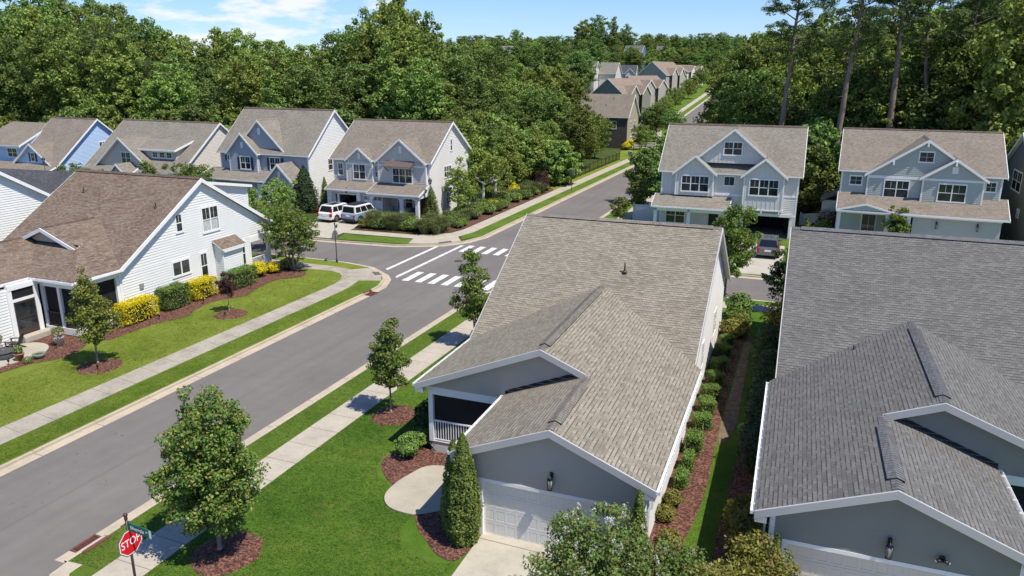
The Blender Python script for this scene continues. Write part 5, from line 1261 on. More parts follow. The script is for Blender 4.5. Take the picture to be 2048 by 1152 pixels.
# H8: pale grey board and batten house
h = House2('two storey pale grey batten house with three gables and a wide open garage', (-8.10, 76.04, Z_WALK), 1.7, 13.59, 5.45, 6.05, 10.35, 6.5, M_RF4, M_SID_H8, M_SID_H8)
h.wall([(-6.47, 2.6), (1.6, 2.6), (1.6, 5.9), (-6.47, 5.9)], h.y0, True); h.wall([(1.6, 2.1), (6.47, 2.1), (6.47, 4.0), (1.6, 4.0)], h.y0); h.wall([(1.6, 4.1), (6.47, 4.1), (6.47, 5.9), (1.6, 5.9)], h.y0, True)
h.gable(.25, 3.85, 10.35, .15, .84, bb=True, zlow=7.0, ret=False); h.gable(-3.2, 2.15, 7.75, -.35, .83, bb=True, zlow=3.75); h.gable(3.35, 2.15, 7.75, -.75, .83, bb=True, zlow=2.75)
h.tb.obox(V(0, h.y0, 0), X_, nY, Z_, -1.2, 1.7, -.02, .05, 3.85, 4.05); h.tb.obox(V(0, h.y0, 0), X_, nY, Z_, 5.2, 6.47, -.02, .05, 4.0, 4.12)
h.win(-4.5, -1.75, 4.1, 5.75, -.07, 3); h.win(2.0, 4.75, 4.1, 5.75, -.47, 3); h.win(-.45, .65, 4.8, 5.8, h.y0 - .02, 1, dh=False); h.win(-.7, 1.1, 7.75, 9.1, .43, 2)
for x in (1.75, 3.35, 4.95): h.tb.box(x - .06, x + .06, -.5, .3, 2.45, 2.75)
h.tb.box(1.45, 5.25, -.5, .3, 2.68, 2.8)
h.shed(-7.0, .45, -2.0, .4, 2.85, 3.75)
box_part(h.t, 'porch_column', M_WHITE, (-6.75, -6.45, -1.8, -1.5, 0, 2.6), (-3.5, -3.2, -1.8, -1.5, 0, 2.6), (.0, .3, -1.8, -1.5, 0, 2.6), (-6.75, .3, -1.8, -1.5, 2.35, 2.75)); box_part(h.t, 'porch_wall', M_SID_H8, (-6.4, .4, .25, .35, 0, 2.8)); box_part(h.t, 'porch_floor', M_WALK, (-6.7, .4, -1.9, .3, 0, .15))
window(h.t, V(0, .24, 0), X_, nY, -5.9, -3.9, .8, 2.4, 2); box_part(h.t, 'front_door', M_DARKIN, (-1.6, -.7, .18, .27, .15, 2.3))
box_part(h.t, 'garage_front', M_SID_H8, (1.15, 1.7, .2, .34, 0, 2.2), (6.0, 6.47, .2, .34, 0, 2.2), (1.1, 1.2, -.3, .3, 0, 2.9)); box_part(h.t, 'garage_trim', M_WHITE, (1.3, 6.2, .05, .2, 2.1, 2.4), (1.55, 1.72, .1, .34, 0, 2.1), (5.95, 6.12, .1, .34, 0, 2.1))
box_part(h.t, 'garage_interior', M_INT, (1.4, 6.3, 6.3, 6.4, 0, 2.6), (1.3, 1.4, .34, 6.3, 0, 2.6), (6.3, 6.4, .34, 6.3, 0, 2.6), (1.4, 6.3, .34, 6.3, 2.4, 2.46), (1.4, 6.3, .34, 6.3, -.04, .0))
box_part(h.t, 'storage_shelf', M_DARKIN, (1.5, 2.2, 2.0, 5.5, 0, 1.8), (2.4, 4.0, 5.4, 6.2, 0, 2.0), (4.2, 5.2, 5.5, 6.2, 0, 1.2), (5.5, 6.2, 3.0, 5.8, 0, 1.6))
h.swin(3, 4, 3.9, 5.4); h.swin(8, 9, 3.9, 5.4); h.done()

# H9: sage grey house
h = House2('two storey sage grey house with two front gables and a pair of panelled garage doors', (8.96 * .923, 81.25 * .923, 1.67), -1.4, 14.32, 6.4, 5.85, 9.49, 6.5, M_RF7, M_SID_H9, M_SID_H9, z0=-1.8)
h.t.scale = (.923, .923, .923)
h.wall([(-6.8, 3.2), (6.8, 3.2), (6.8, 5.7), (-6.8, 5.7)], h.y0)
h.gable(.3, 5.1, 9.06, -.3, .68, zlow=3.3); h.gable(2.8, 2.85, 7.43, -.7, .67, zlow=3.2)
h.tb.obox(V(0, 0, 0), X_, nY, Z_, -4.5, .1, -.02, .05, 5.25, 5.5); h.tb.obox(V(0, -.4, 0), X_, nY, Z_, .2, 5.4, -.02, .05, 5.3, 5.5)
for px in ((.3, 8.75), (-2.4, 6.95)): h.tb.box(px[0] - .08, px[0] + .08, -.42, -.1, px[1] - .35, px[1])
h.tb.box(2.72, 2.88, -.85, -.5, 6.75, 7.2)
h.win(-3.0, -.75, 3.4, 5.15, -.02, 2); h.win(1.6, 4.0, 3.35, 5.1, -.42, 2); h.win(-.35, 1.0, 6.9, 7.95, -.02, 1, dh=False, grid=(2, 2)); h.win(-6.1, -4.9, 4.4, 5.35, h.y0 - .02, 1, dh=False, grid=(2, 2)); h.win(5.5, 6.45, 4.4, 5.4, h.y0 - .02, 1, dh=False, grid=(2, 2)); h.louver(2.8, 6.35, -.43, .5, .6)
h.shed(-6.95, 7.5, -2.3, .5, 2.3, 3.8)
mb = MB(); mb.slab([V(-6.95, -2.35, 2.36), V(-4.4, -2.35, 3.02), V(-4.4, .1, 3.4), V(-6.95, -1.6, 2.6)], .1, 0, 1); mb.slab([V(-4.4, -2.35, 3.02), V(-1.9, -2.35, 2.36), V(-1.9, -1.6, 2.6), V(-4.4, .1, 3.4)], .1, 0, 1)
p_ = mb.build('porch_pediment', [M_RF7, M_WHITE], h.t); mb = MB(); flat_wall(mb, [(-6.8, 2.35), (-2.0, 2.35), (-4.4, 2.95)], V(0, -2.28, 0), X_, nY); mb.build('pediment_face', M_SID_H9, p_)
mb = MB(); rake(mb, V(-6.95, -2.35, 2.36), V(-4.4, -2.35, 3.02), nY, .16); rake(mb, V(-4.4, -2.35, 3.02), V(-1.9, -2.35, 2.36), nY, .16); mb.build('pediment_trim', M_WHITE, p_)
mb = MB(); lap_siding(mb, [(-.2, -1.6), (7.0, -1.6), (7.0, 2.25), (-.2, 2.25)], V(0, -1.7, 0), X_, nY); lap_siding(mb, [(-1.7, -1.6), (.3, -1.6), (.3, 3.0), (-1.7, 2.2)], V(7.0, 0, 0), Y_, X_); mb.split('garage_front', M_SID_H9, h.t)
box_part(h.t, 'porch_column', M_WHITE, (-2.55, -2.2, -2.1, -1.8, -1.5, 2.1), (-.75, -.4, -2.1, -1.8, -1.5, 2.1), (-6.8, -6.5, -2.1, -1.8, -1.5, 2.1), (-6.9, 7.0, -2.2, -1.95, 2.02, 2.28)); box_part(h.t, 'porch_wall', M_SID_H9, (-6.8, -.2, .25, .35, -1.5, 3.0)); box_part(h.t, 'porch_floor', M_WALK, (-6.8, -.2, -2.2, .3, -1.6, -1.1))
window(h.t, V(0, .22, 0), X_, nY, -4.6, -3.2, -.9, 1.7, 1, False, name='front_door'); window(h.t, V(0, .22, 0), X_, nY, -2.1, -.9, .4, 1.9, 1)
garage_door(h.t, V(0, -1.66, 0), X_, nY, .25, 3.3, -1.3, 1.4, 4, 4, M_WHITE, 4); garage_door(h.t, V(0, -1.66, 0), X_, nY, 3.55, 6.65, -1.3, 1.4, 4, 4, M_WHITE, 4)
mb = MB(); mb.slab([V(-8.6, 3.0, 2.2), V(-6.8, 3.0, 3.2), V(-6.8, 7.0, 3.2), V(-8.6, 7.0, 2.2)], .12); mb.build('side_wing_roof', M_RFK, h.t); box_part(h.t, 'side_wing', M_SID_H9, (-8.4, -6.8, 3.2, 6.8, -1.8, 2.3))
h.done()
wall_lantern('black lantern over the nearer garage door of the sage grey house', at_y(1873, 447, 73.3), nY, .5); wall_lantern('black lantern over the farther right garage door of the sage grey house', at_y(1955, 452, 73.2), nY, .5)

# H5: stone grey bungalow with a wide shed dormer
h = House2('stone grey house with a three window shed dormer and one front gable', (-81.2, 71, Z_WALK), -1, 17.0, 7.5, 3.2, 9.0, 7.0, M_RF4, M_SID_GRY, M_SID_CREAM, name='dormer_house')
h.wall([(-8.2, 0), (8.2, 0), (8.2, 3.1), (-8.2, 3.1)], h.y0)
h.gable(-1.6, 6.0, 7.35, .2, .78, zlow=3.4, oh=.45); h.win(-1.85, -.15, 3.95, 5.5, .63, 2)
h.shed(-7.6, 1.2, -1.6, .5, 2.7, 3.7)
zg, xc, hf, yf, ye = 4.3, -.1, 1.5, -1.9, 1.0
h.roofs += [[V(xc - hf, yf, zg - 1.3), V(xc, yf, zg), V(xc, ye, zg), V(xc - hf, ye, zg - 1.3)], [V(xc, yf, zg), V(xc + hf, yf, zg - 1.3), V(xc + hf, ye, zg - 1.3), V(xc, ye, zg)]]
rake(h.fb, V(xc - hf, yf, zg - 1.3), V(xc, yf, zg), nY, .24); rake(h.fb, V(xc, yf, zg), V(xc + hf, yf, zg - 1.3), nY, .24); h.wall([(xc - 1.3, 2.9), (xc + 1.3, 2.9), (xc, 4.1)], yf + .2)
h.roofs.append([V(-.6, 1.5, 5.92), V(6.5, 1.5, 5.92), V(6.5, 4.9, 6.94), V(-.6, 4.9, 6.94)]); rake(h.fb, V(6.5, 1.5, 5.92), V(6.5, 4.9, 6.94), X_, .22); h.tb.obox(V(0, 1.5, 0), X_, nY, Z_, -.6, 6.5, -.02, .05, 5.68, 5.9)
mb = MB(); lap_siding(mb, [(-.3, 4.5), (6.1, 4.5), (6.1, 5.8), (-.3, 5.8)], V(0, 1.9, 0), X_, nY); lap_siding(mb, [(1.9, 4.5), (4.6, 6.7), (1.9, 5.9)], V(6.1, 0, 0), Y_, X_); mb.build('dormer_wall', M_SID_GRY, h.t)
for k in range(3): h.win(2.2 + k * 1.2, 3.2 + k * 1.2, 4.78, 5.6, 1.88, 1, dh=False, grid=(2, 2))
h.swin(9.5, 10.5, 4.6, 5.8); h.done()

# H4: sky blue house, farthest left
h = House2('sky blue house with shuttered gable window, farthest left along the cross street', (-99.0, 71, Z_WALK), 0, 8.8, 7.5, 2.9, 8.95, 7.2, M_RF7, M_SID_BLUE, M_SID_BLUE, name='blue_house', oh=.4)
h.wall([(-4.0, 0), (4.0, 0), (4.0, 2.8), (-4.0, 2.8)], h.y0)
h.gable(-.2, 3.9, 5.95, .1, .76, zlow=2.9, oh=.4); h.win(-.62, .22, 3.5, 4.75, .48, 1); h.shutters(-.62, .22, 3.5, 4.7, .5, .34)
h.swin(7.5, 8.7, 4.1, 5.75, 1, 2); h.shed(-8, 4.6, -1.6, .6, 2.5, 3.3)
h.roofs += [[V(-13, 1.0, 5.45), V(-3.4, 1.0, 5.45), V(-4.4, 7.5, 8.1), V(-13, 7.5, 8.1)], [V(-13, 7.5, 8.1), V(-4.3, 7.5, 8.1), V(-4.3, 14, 4.5), V(-13, 14, 4.5)]]
rake(h.fb, V(-3.4, 1.0, 5.45), V(-4.4, 7.5, 8.1), X_, .24); h.tb.obox(V(0, 1.1, 0), X_, nY, Z_, -13, -3.4, -.02, .05, 5.1, 5.4)
mb = MB(); lap_siding(mb, [(-12.6, 0), (-3.9, 0), (-3.9, 5.3), (-12.6, 5.3)], V(0, 1.4, 0), X_, nY); lap_siding(mb, [(1.4, 2.8), (7.4, 2.8), (7.4, 7.9), (1.4, 5.4)], V(-3.9, 0, 0), Y_, X_); mb.build('wing_wall', M_SID_BLUE, h.t)
h.win(-6.4, -4.4, 3.75, 5.05, 1.38, 2)
mb = MB(); lap_siding(mb, [(-8, 0), (4.3, 0), (4.3, 2.5), (-8, 2.5)], V(0, -.9, 0), X_, nY); mb.build('porch_front', M_SID_CREAM, h.t)
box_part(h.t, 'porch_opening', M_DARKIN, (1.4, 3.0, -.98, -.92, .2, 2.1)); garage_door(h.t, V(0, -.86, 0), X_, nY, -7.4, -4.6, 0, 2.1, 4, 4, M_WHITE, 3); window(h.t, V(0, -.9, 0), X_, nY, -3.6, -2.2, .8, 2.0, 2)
h.done()

# white gable and black roofs between the brown roof and the blue house
def side_gable_house(name, label, loc, rot, W, D, ze, zr, rf, wall, wins=()):
    """ridge along x; gable walls face +-x"""
    t = thing(name, label, 'house', loc, R(rot)); hx = W / 2; sl = (zr - ze) / D
    roof_part(t, [[V(-hx, 0, ze), V(hx, 0, ze), V(hx, D, zr), V(-hx, D, zr)], [V(-hx, D, zr), V(hx, D, zr), V(hx, 2 * D, ze), V(-hx, 2 * D, ze)]], rf)
    fb = MB()
    for sx in (-1, 1): rake(fb, V(hx * sx, 0, ze), V(hx * sx, D, zr), V(sx, 0, 0), .28); rake(fb, V(hx * sx, D, zr), V(hx * sx, 2 * D, ze), V(sx, 0, 0), .28)
    fb.split('bargeboard', M_WHITE, t)
    wb = MB(); w = hx - .35; zt = lambda y: zr - sl * abs(y - D) - .16
    for sx in (-1, 1): lap_siding(wb, [(.35, -.3), (2 * D - .35, -.3), (2 * D - .35, zt(2 * D - .35)), (D, zt(D)), (.35, zt(.35))], V(w * sx, 0, 0), Y_, V(sx, 0, 0))
    lap_siding(wb, [(-w, -.3), (w, -.3), (w, ze - .1), (-w, ze - .1)], V(0, .35, 0), X_, nY); lap_siding(wb, [(-w, -.3), (w, -.3), (w, ze - .1), (-w, ze - .1)], V(0, 2 * D - .35, 0), X_, Y_)
    wb.split('wall', wall, t)
    for (sx, a, b, c, d) in wins: window(t, V((w + .015) * sx, 0, 0), Y_, V(sx, 0, 0), a, b, c, d, 2)
    return t
side_gable_house('gable_house', 'white gabled house partly hidden behind the brown roof', (-62, 26.5, 0), 0, 12, 9.5, 3.6, 9.4, M_RFK, M_SID_W)
_h = side_gable_house('low_house', 'low building with two black shingle roofs beyond the white gable', (-70.5, 46.5, 0), 6, 14, 4.0, 3.6, 6.3, M_RFK, M_SID_W)
mb = MB(); mb.slab([V(-5, -4.6, 3.4), V(8.2, -4.6, 3.4), V(8.2, -1.2, 5.3), V(-5, -1.2, 5.3)], .14, 0, 1); mb.slab([V(-5, -1.2, 5.3), V(8.2, -1.2, 5.3), V(8.2, 2, 3.6), V(-5, 2, 3.6)], .14, 0, 1); mb.build('roof', [M_RFK, M_WHITE], _h)
mb = MB(); lap_siding(mb, [(-4.3, 0), (1.6, 0), (1.6, 3.6), (-1.2, 5.1), (-4.3, 3.4)], V(7.9, 0, 0), Y_, X_); mb.split('wall', M_SID_W, _h)

# H10: dark olive gable at the right edge
side_gable_house('gable_house', 'dark olive house with a white trimmed gable at the right edge', (23.15, 76.0, 0), 0, 12, 7.6, 6.27, 10.3, M_RF4, M_SID_H10, [(-1, 6.4, 10.1, 4.8, 6.7), (-1, 5.1, 6.1, 2.7, 3.5)])

# white vinyl fence beside the pale grey house
def vinyl_fence(label, a, b, h_=1.75, grp=None):
    a, b = Vector(a), Vector(b); d = b - a; L = d.length; d = d / L; s = d.cross(Z_)
    t = thing('vinyl_fence', label, 'fence', a, 0, grp); O = V(0, 0, 0); n = max(1, int(L / 1.8 + .5))
    for i in range(n + 1):
        mb = MB(); mb.obox(O + d * (L * i / n), d, s, Z_, -.07, .07, -.07, .07, 0, h_ + .12); mb.lathe(O + d * (L * i / n) + Z_ * (h_ + .12), [(.1, 0), (.02, .1)], 4); mb.build('post', M_VINYL, t)
    mb = MB(); mb.obox(O, d, s, Z_, 0, L, -.035, .035, .05, .2); mb.obox(O, d, s, Z_, 0, L, -.035, .035, h_ - .12, h_)
    k = .08
    while k < L: mb.obox(O, d, s, Z_, k, min(L, k + .14), -.02, .02, .2, h_ - .12); k += .155
    mb.build('panel', M_VINYL, t); return t
vinyl_fence('white vinyl privacy fence beside the porch of the pale grey house', (-18.2, 80.2, .03), (-14.9, 80.6, .03))
vinyl_fence('white vinyl fence between the pale grey house and the sage grey house', (-1.3, 84.2, .03), (2.4, 84.4, .4), 1.2)

# --- far houses up the hill
def far_house(name, label, loc, rot, W, D, ze, zr, rf, wall, wins=(), gables=(), base=-3, axis='x'):
    """W along the ridge, D half depth; windows on the -y front; gables = (x, half, rise) facing -y"""
    t = thing(name, label, 'house', loc, R(rot)); hx = W / 2; sl = (zr - ze) / D; fb = MB()
    polys = [[V(-hx, -D, ze), V(hx, -D, ze), V(hx, 0, zr), V(-hx, 0, zr)], [V(-hx, 0, zr), V(hx, 0, zr), V(hx, D, ze), V(-hx, D, ze)]]
    w = hx - .3; wb = MB(); zt = lambda y: zr - sl * abs(y) - .15
    for sx in (-1, 1):
        flat_wall(wb, [(-D + .3, base), (D - .3, base), (D - .3, zt(D - .3)), (0, zt(0)), (-D + .3, zt(D - .3))], V(w * sx, 0, 0), Y_, V(sx, 0, 0))
        rake(fb, V(hx * sx, -D, ze), V(hx * sx, 0, zr), V(sx, 0, 0), .25); rake(fb, V(hx * sx, 0, zr), V(hx * sx, D, ze), V(sx, 0, 0), .25)
    for sy in (-1, 1): flat_wall(wb, [(-w, base), (w, base), (w, ze - .1), (-w, ze - .1)], V(0, (D - .3) * sy, 0), X_, V(0, sy, 0))
    for gx, gh, gr, out in gables:
        zz = ze + gr; yf = -D - out
        polys += [[V(gx - gh, yf, ze), V(gx, yf, zz), V(gx, -D + gr / sl, zz), V(gx - gh, -D + gr / sl, ze)], [V(gx, yf, zz), V(gx + gh, yf, ze), V(gx + gh, -D + gr / sl, ze), V(gx, -D + gr / sl, zz)]]
        rake(fb, V(gx - gh, yf, ze), V(gx, yf, zz), nY, .25); rake(fb, V(gx, yf, zz), V(gx + gh, yf, ze), nY, .25)
        flat_wall(wb, [(gx - gh + .3, base), (gx + gh - .3, base), (gx + gh - .3, ze), (gx, zz - .25), (gx - gh + .3, ze)], V(0, yf + .25, 0), X_, nY)
    roof_part(t, polys, rf); fb.split('bargeboard', M_WHITE, t); wb.split('wall', wall, t)
    for (side, a, b, c, d) in wins:
        if side == 'f': window(t, V(0, -D + .28, 0), X_, nY, a, b, c, d, 1)
        elif side == 'g': window(t, V(0, -D - gables[0][3] + .23, 0), X_, nY, a, b, c, d, 1)
        else: window(t, V(w + .02, 0, 0), Y_, X_, a, b, c, d, 1)
    return t
_f = far_house('two_storey_house', 'olive house with a brown roof at the first street corner up the hill', (-43.3, 161, 0), 0, 12.0, 5.2, 6.4, 10.9, M_RF7, M_OLIVE, [('s', -2.5, -1.5, 4.0, 5.5), ('s', 1.0, 2.0, 4.0, 5.5), ('s', -2, -1, .8, 2.3), ('f', -4.6, -3.4, 4.0, 5.6), ('f', 2.2, 3.4, 4.0, 5.6)])
mb = MB(); flat_wall(mb, [(-5.68, -2), (5.68, -2), (5.68, 6.28), (-5.68, 6.28)], V(0, -4.92, 0), X_, nY); mb.build('rear_wall', M_STONE, _f)
vent_pipe(_f, V(-2.2, -1.9, 9.2), .4); vent_pipe(_f, V(1.6, -1.0, 10.0), .4); vent_pipe(_f, V(.4, -2.6, 8.6), .4)
M_SAGE = paint('siding_dark_sage', (0.25, 0.24, 0.20), 0.6, 0.05)
M_TAUPE = paint('siding_taupe', (0.42, 0.38, 0.33), 0.6, 0.05)
M_RFT = shingle('roof_tan', (0.15, 0.115, 0.085), (0.25, 0.195, 0.15), (0.34, 0.275, 0.22), 0.3)
def row_house(label, loc, L, hw, ze, zr, wall, rf=None, rot=0):
    """narrow lot house: ridge runs away from us, front gables towards the street on +x"""
    t = far_house('row_house', label, loc, 74 + rot, L, hw, ze, zr, rf or M_RFT, wall, [('f', -3.6, -2.4, 1.0, 2.6), ('f', 2.4, 3.6, 1.0, 2.6)], [(-3.3, 2.6, 2.3, .9), (3.2, 2.6, 2.3, .9)])
    w = L / 2 - .3
    for a, b in ((-1.0, .2), (2.2, 3.2)): window(t, V(-w - .02, 0, 0), Y_, nX, a, b, 3.6, 5.2, 1)
    return t
row_house('dark sage house with brown gables, nearest of the row up the hill', (-50.4, 201.5, hill(201)), 16, 4.9, 7.6, 11.6, M_SAGE, None, 2)
row_house('house with white street gables, second of the brown roofed row up the hill', (-51.3, 229, hill(229)), 15, 4.6, 6.6, 10.0, M_TAUPE, None, -6)
row_house('house with pale street gable, third of the brown roofed row up the hill', (-53.6, 270, hill(270)), 18, 5.4, 6.9, 11.3, M_TAUPE, None, 4)
row_house('small brown roofed house, farthest of the row up the hill', (-53.5, 312, hill(312)), 15, 5.2, 5.0, 7.6, M_SID_CREAM)
far_house('two_storey_house', 'long grey house with a taupe roof behind the brown roofed row', (-80.0, 262, hill(262)), 1, 11.6, 4.6, 7.9, 12.0, M_RF4, M_SID_H8, [('f', 1.0, 2.2, 5.2, 6.8), ('f', 3.4, 4.6, 5.2, 6.8), ('f', 3.4, 4.6, 1.2, 2.8), ('f', -3.0, -1.8, 5.2, 6.8)])
far_house('two_storey_house', 'cream gabled house just behind the long grey house', (-71.5, 268, hill(268)), 1, 6.5, 4.6, 7.4, 11.2, M_RF4, M_SID_CREAM, [('s', -1, 0, 4.5, 6)])
far_house('two_storey_house', 'grey hillside house half hidden in trees beyond the long grey house', (-74, 303, hill(303)), 8, 8, 4, 4.8, 8.0, M_RFK, M_SID_H8, [('f', 1, 2, 2, 3.5)], [(1.5, 2, 2.0, .5)])
far_house('two_storey_house', 'dark roofed house in the trees on the ridge', (-142, 400, hill(400)), 0, 14, 6, 6.6, 10.8, M_RF2, M_SID_H9)
far_house('two_storey_house', 'white house with twin pointed gables on the ridge', (-175, 430, hill(430)), 4, 11, 5, 8.0, 12.6, M_RF4, M_SID_W, [], [(-3.2, 2.2, 4.4, .5), (1.4, 2.2, 4.4, .5)])
far_house('two_storey_house', 'bright blue house with white gable trim on the ridge', (-107, 455, hill(455)), -3, 11, 5, 7.6, 11.6, M_RF2, paint("siding_royal_blue", (0.16, 0.22, 0.38)), [('f', -4, -3, 4, 6)], [(2.0, 3.0, 2.8, 1.0)])
far_house('two_storey_house', 'dark grey roof beside the bright blue house on the ridge', (-92.5, 462, hill(462)), 5, 6, 5, 7.0, 11.0, M_RF2, M_SID_GRY)
far_house('two_storey_house', 'small brown gabled roof deep in the left woods', (-80, 195, hill(195)), 10, 7, 4.6, 8.6, 12.2, M_RF7, M_OLIVE)

# ------------------------------------------------------------------ plants
def leaf_arrays(rng, C, Nn, size, aspect=.62, fold=.0, jit=.9):
    """one diamond leaf per centre; Nn = rough facing"""
    n = len(C)
    Nn = Nn + rng.normal(0, jit, (n, 3)) * .55; Nn /= np.linalg.norm(Nn, axis=1)[:, None] + 1e-9
    r = rng.normal(0, 1, (n, 3)); T = np.cross(Nn, r); T /= np.linalg.norm(T, axis=1)[:, None] + 1e-9
    B = np.cross(Nn, T); s = (size * rng.uniform(.6, 1.35, n))[:, None]
    a = C + T * s * .5; b = C + B * s * .5 * aspect + T * s * .06; c = C - T * s * .5 - Nn * s * .12; d = C - B * s * .5 * aspect + T * s * .06
    return np.stack([a, b, c, d], 1).reshape(-1, 3)
def leaf_mesh(name, P, mat, extra=None):
    """P: (4n,3) quads"""
    n = len(P) // 4
    me = bpy.data.meshes.new(name); vs = P; nf = n
    me.vertices.add(len(vs)); me.vertices.foreach_set('co', np.ascontiguousarray(vs, np.float32).ravel())
    me.loops.add(n * 4); me.loops.foreach_set('vertex_index', np.arange(n * 4, dtype=np.int32))
    me.polygons.add(n); me.polygons.foreach_set('loop_start', np.arange(0, n * 4, 4, dtype=np.int32)); me.polygons.foreach_set('loop_total', np.full(n, 4, np.int32))
    me.materials.append(mat); me.update(calc_edges=True)
    return me
def sph(rng, n):
    v = rng.normal(0, 1, (n, 3)); return v / np.linalg.norm(v, axis=1)[:, None]
def clumps(rng, C, rc, per, size, flat=.75, up=.35, aspect=.62):
    """leaf clumps: every clump a ragged shell of leaves"""
    m = len(C); rc = np.broadcast_to(np.asarray(rc, float), (m,))
    D = sph(rng, m * per); rr = rng.uniform(.45, 1.08, m * per) ** .7
    R_ = np.repeat(rc, per)
    P = np.repeat(C, per, 0) + D * np.array([1, 1, flat]) * (R_ * rr)[:, None]
    N = D * .8 + np.array([0, 0, up])
    return leaf_arrays(rng, P, N, size, aspect)
def obj_from(name, me, parent=None):
    o = bpy.data.objects.new(name, me); COL.objects.link(o)
    if parent is not None: o.parent = parent
    return o
def limbs(rng, H, base, r0, tips, lean=(0, 0), n=6, mat=None, forks=True, top=.9):
    """tapered trunk with limbs reaching to the clumps"""
    mb = MB(); k = 7; pts = []
    for i in range(k + 1):
        t = i / k; pts.append(V(lean[0] * t * t + rng.normal(0, .012) * H * t, lean[1] * t * t + rng.normal(0, .012) * H * t, H * top * t))
    rad = lambda t: r0 * ((1 - t) ** .8 * .92 + .05)
    for i in range(k): mb.tube(pts[i], pts[i + 1], rad(i / k), rad((i + 1) / k), n, caps=(i == 0))
    mb.tube(V(0, 0, -.15), pts[0] + V(0, 0, .12), r0 * 1.5, r0 * 1.0, n)
    for tp in tips:
        tp = Vector(tp); t = max(base / (H * top), min(.93, (tp.z - .28 * math.hypot(tp.x, tp.y) - .04 * H) / (H * top)))
        f = t * k; i = min(k - 1, int(f)); p = pts[i].lerp(pts[i + 1], f - i); r = rad(t) * .55
        mid = p.lerp(tp, .5) + V(0, 0, .06 * (tp - p).length)
        mb.tube(p, mid, r, r * .6, 5, caps=False); mb.tube(mid, tp, r * .6, r * .18, 4, caps=False)
    return mb
def broadleaf(name, seed, H, Wd, base, nlobes, ncl, per, lsize, mat, bark=None, r0=None, shape='round', lean=(0, 0), rc=None, top_bias=0.0, sparse=1.0, stems=1, flat=.75):
    """returns (crown mesh, trunk mesh)"""
    rng = np.random.default_rng(seed); bark = bark or M_BARK
    def prof(t):
        if shape == 'round': return math.sin(PI * (0.10 + .86 * t)) ** .62
        if shape == 'cone': return max(.04, (1 - t) ** .75 * min(1, .42 + t * 3.2))
        if shape == 'col': return (math.sin(PI * (.08 + .84 * t)) ** .45) * (1 - .35 * t)
        if shape == 'egg': return (math.sin(PI * (.10 + .88 * t)) ** .55) * (1.12 - .52 * t)
        if shape == 'vase': return .30 + .7 * math.sin(PI * (.08 + .72 * t))
        return math.sin(PI * (.12 + .76 * t)) ** .4
    lob = []
    for i in range(nlobes):
        t = (i + .5) / nlobes; z = base + (H - base) * (t ** (1.0 - top_bias) * .93 + .02); a = i * 2.399 + rng.uniform(-.5, .5)
        rr = Wd / 2 * prof(t); d = rr * rng.uniform(.35, .66)
        lob.append((d * math.cos(a) + lean[0] * t, d * math.sin(a) + lean[1] * t, z, max(rr * rng.uniform(.42, .62), .06 * Wd)))
    lob = np.array(lob); wts = lob[:, 3] ** 2; wts /= wts.sum()
    idx = rng.choice(len(lob), ncl, p=wts); D = sph(rng, ncl); D[:, 2] = D[:, 2] * .9 + .12
    L = lob[idx]; rad = rng.uniform(.35, 1.0, ncl) ** .5
    C = L[:, :3] + D * (L[:, 3] * rad)[:, None] * np.array([1, 1, .85])
    C[:, 2] = np.maximum(C[:, 2], base * .8)
    rcl = (rc or Wd * .085) * rng.uniform(.65, 1.3, ncl)
    P = clumps(rng, C, rcl, per, lsize, flat)
    me = leaf_mesh(name + '_crown', P, mat)
    tips = [tuple(l[:3]) for l in lob] + [tuple(c) for c in C[::max(1, ncl // 14)]]
    if stems == 1: mb = limbs(rng, H, base * .75, r0 or H * .018, tips, lean)
    else:
        mb = MB()
        for i in range(stems):
            a = 2 * PI * i / stems + rng.uniform(-.3, .3); tp = lob[i % len(lob)]
            p0 = V(math.cos(a) * .10, math.sin(a) * .10, -.1); p1 = V(math.cos(a) * Wd * .13, math.sin(a) * Wd * .13, base * 1.1); p2 = V(tp[0], tp[1], tp[2]); rr = (r0 or H * .014)
            mb.tube(p0, p1, rr, rr * .8, 6); mb.tube(p1, p2, rr * .8, rr * .25, 5)
        for tp in tips[len(lob):]: 
            q = Vector(tp); mb.tube(V(q.x * .35, q.y * .35, base + (q.z - base) * .35), q, .018, .006, 4, caps=False)
    tm = bpy.data.meshes.new(name + '_trunk'); tm.from_pydata(mb.v, [], mb.f); tm.polygons.foreach_set('use_smooth', mb.sm); tm.materials.append(bark); tm.update()
    return me, tm
def plant(name, label, cat, meshes, loc, rotz=0., scale=1., group=None, names=('crown', 'trunk')):
    t = thing(name, label, cat, loc, rotz, group); t.scale = scale if isinstance(scale, tuple) else (scale,) * 3
    for nm, me in zip(names, meshes): obj_from(nm, me, t)
    return t
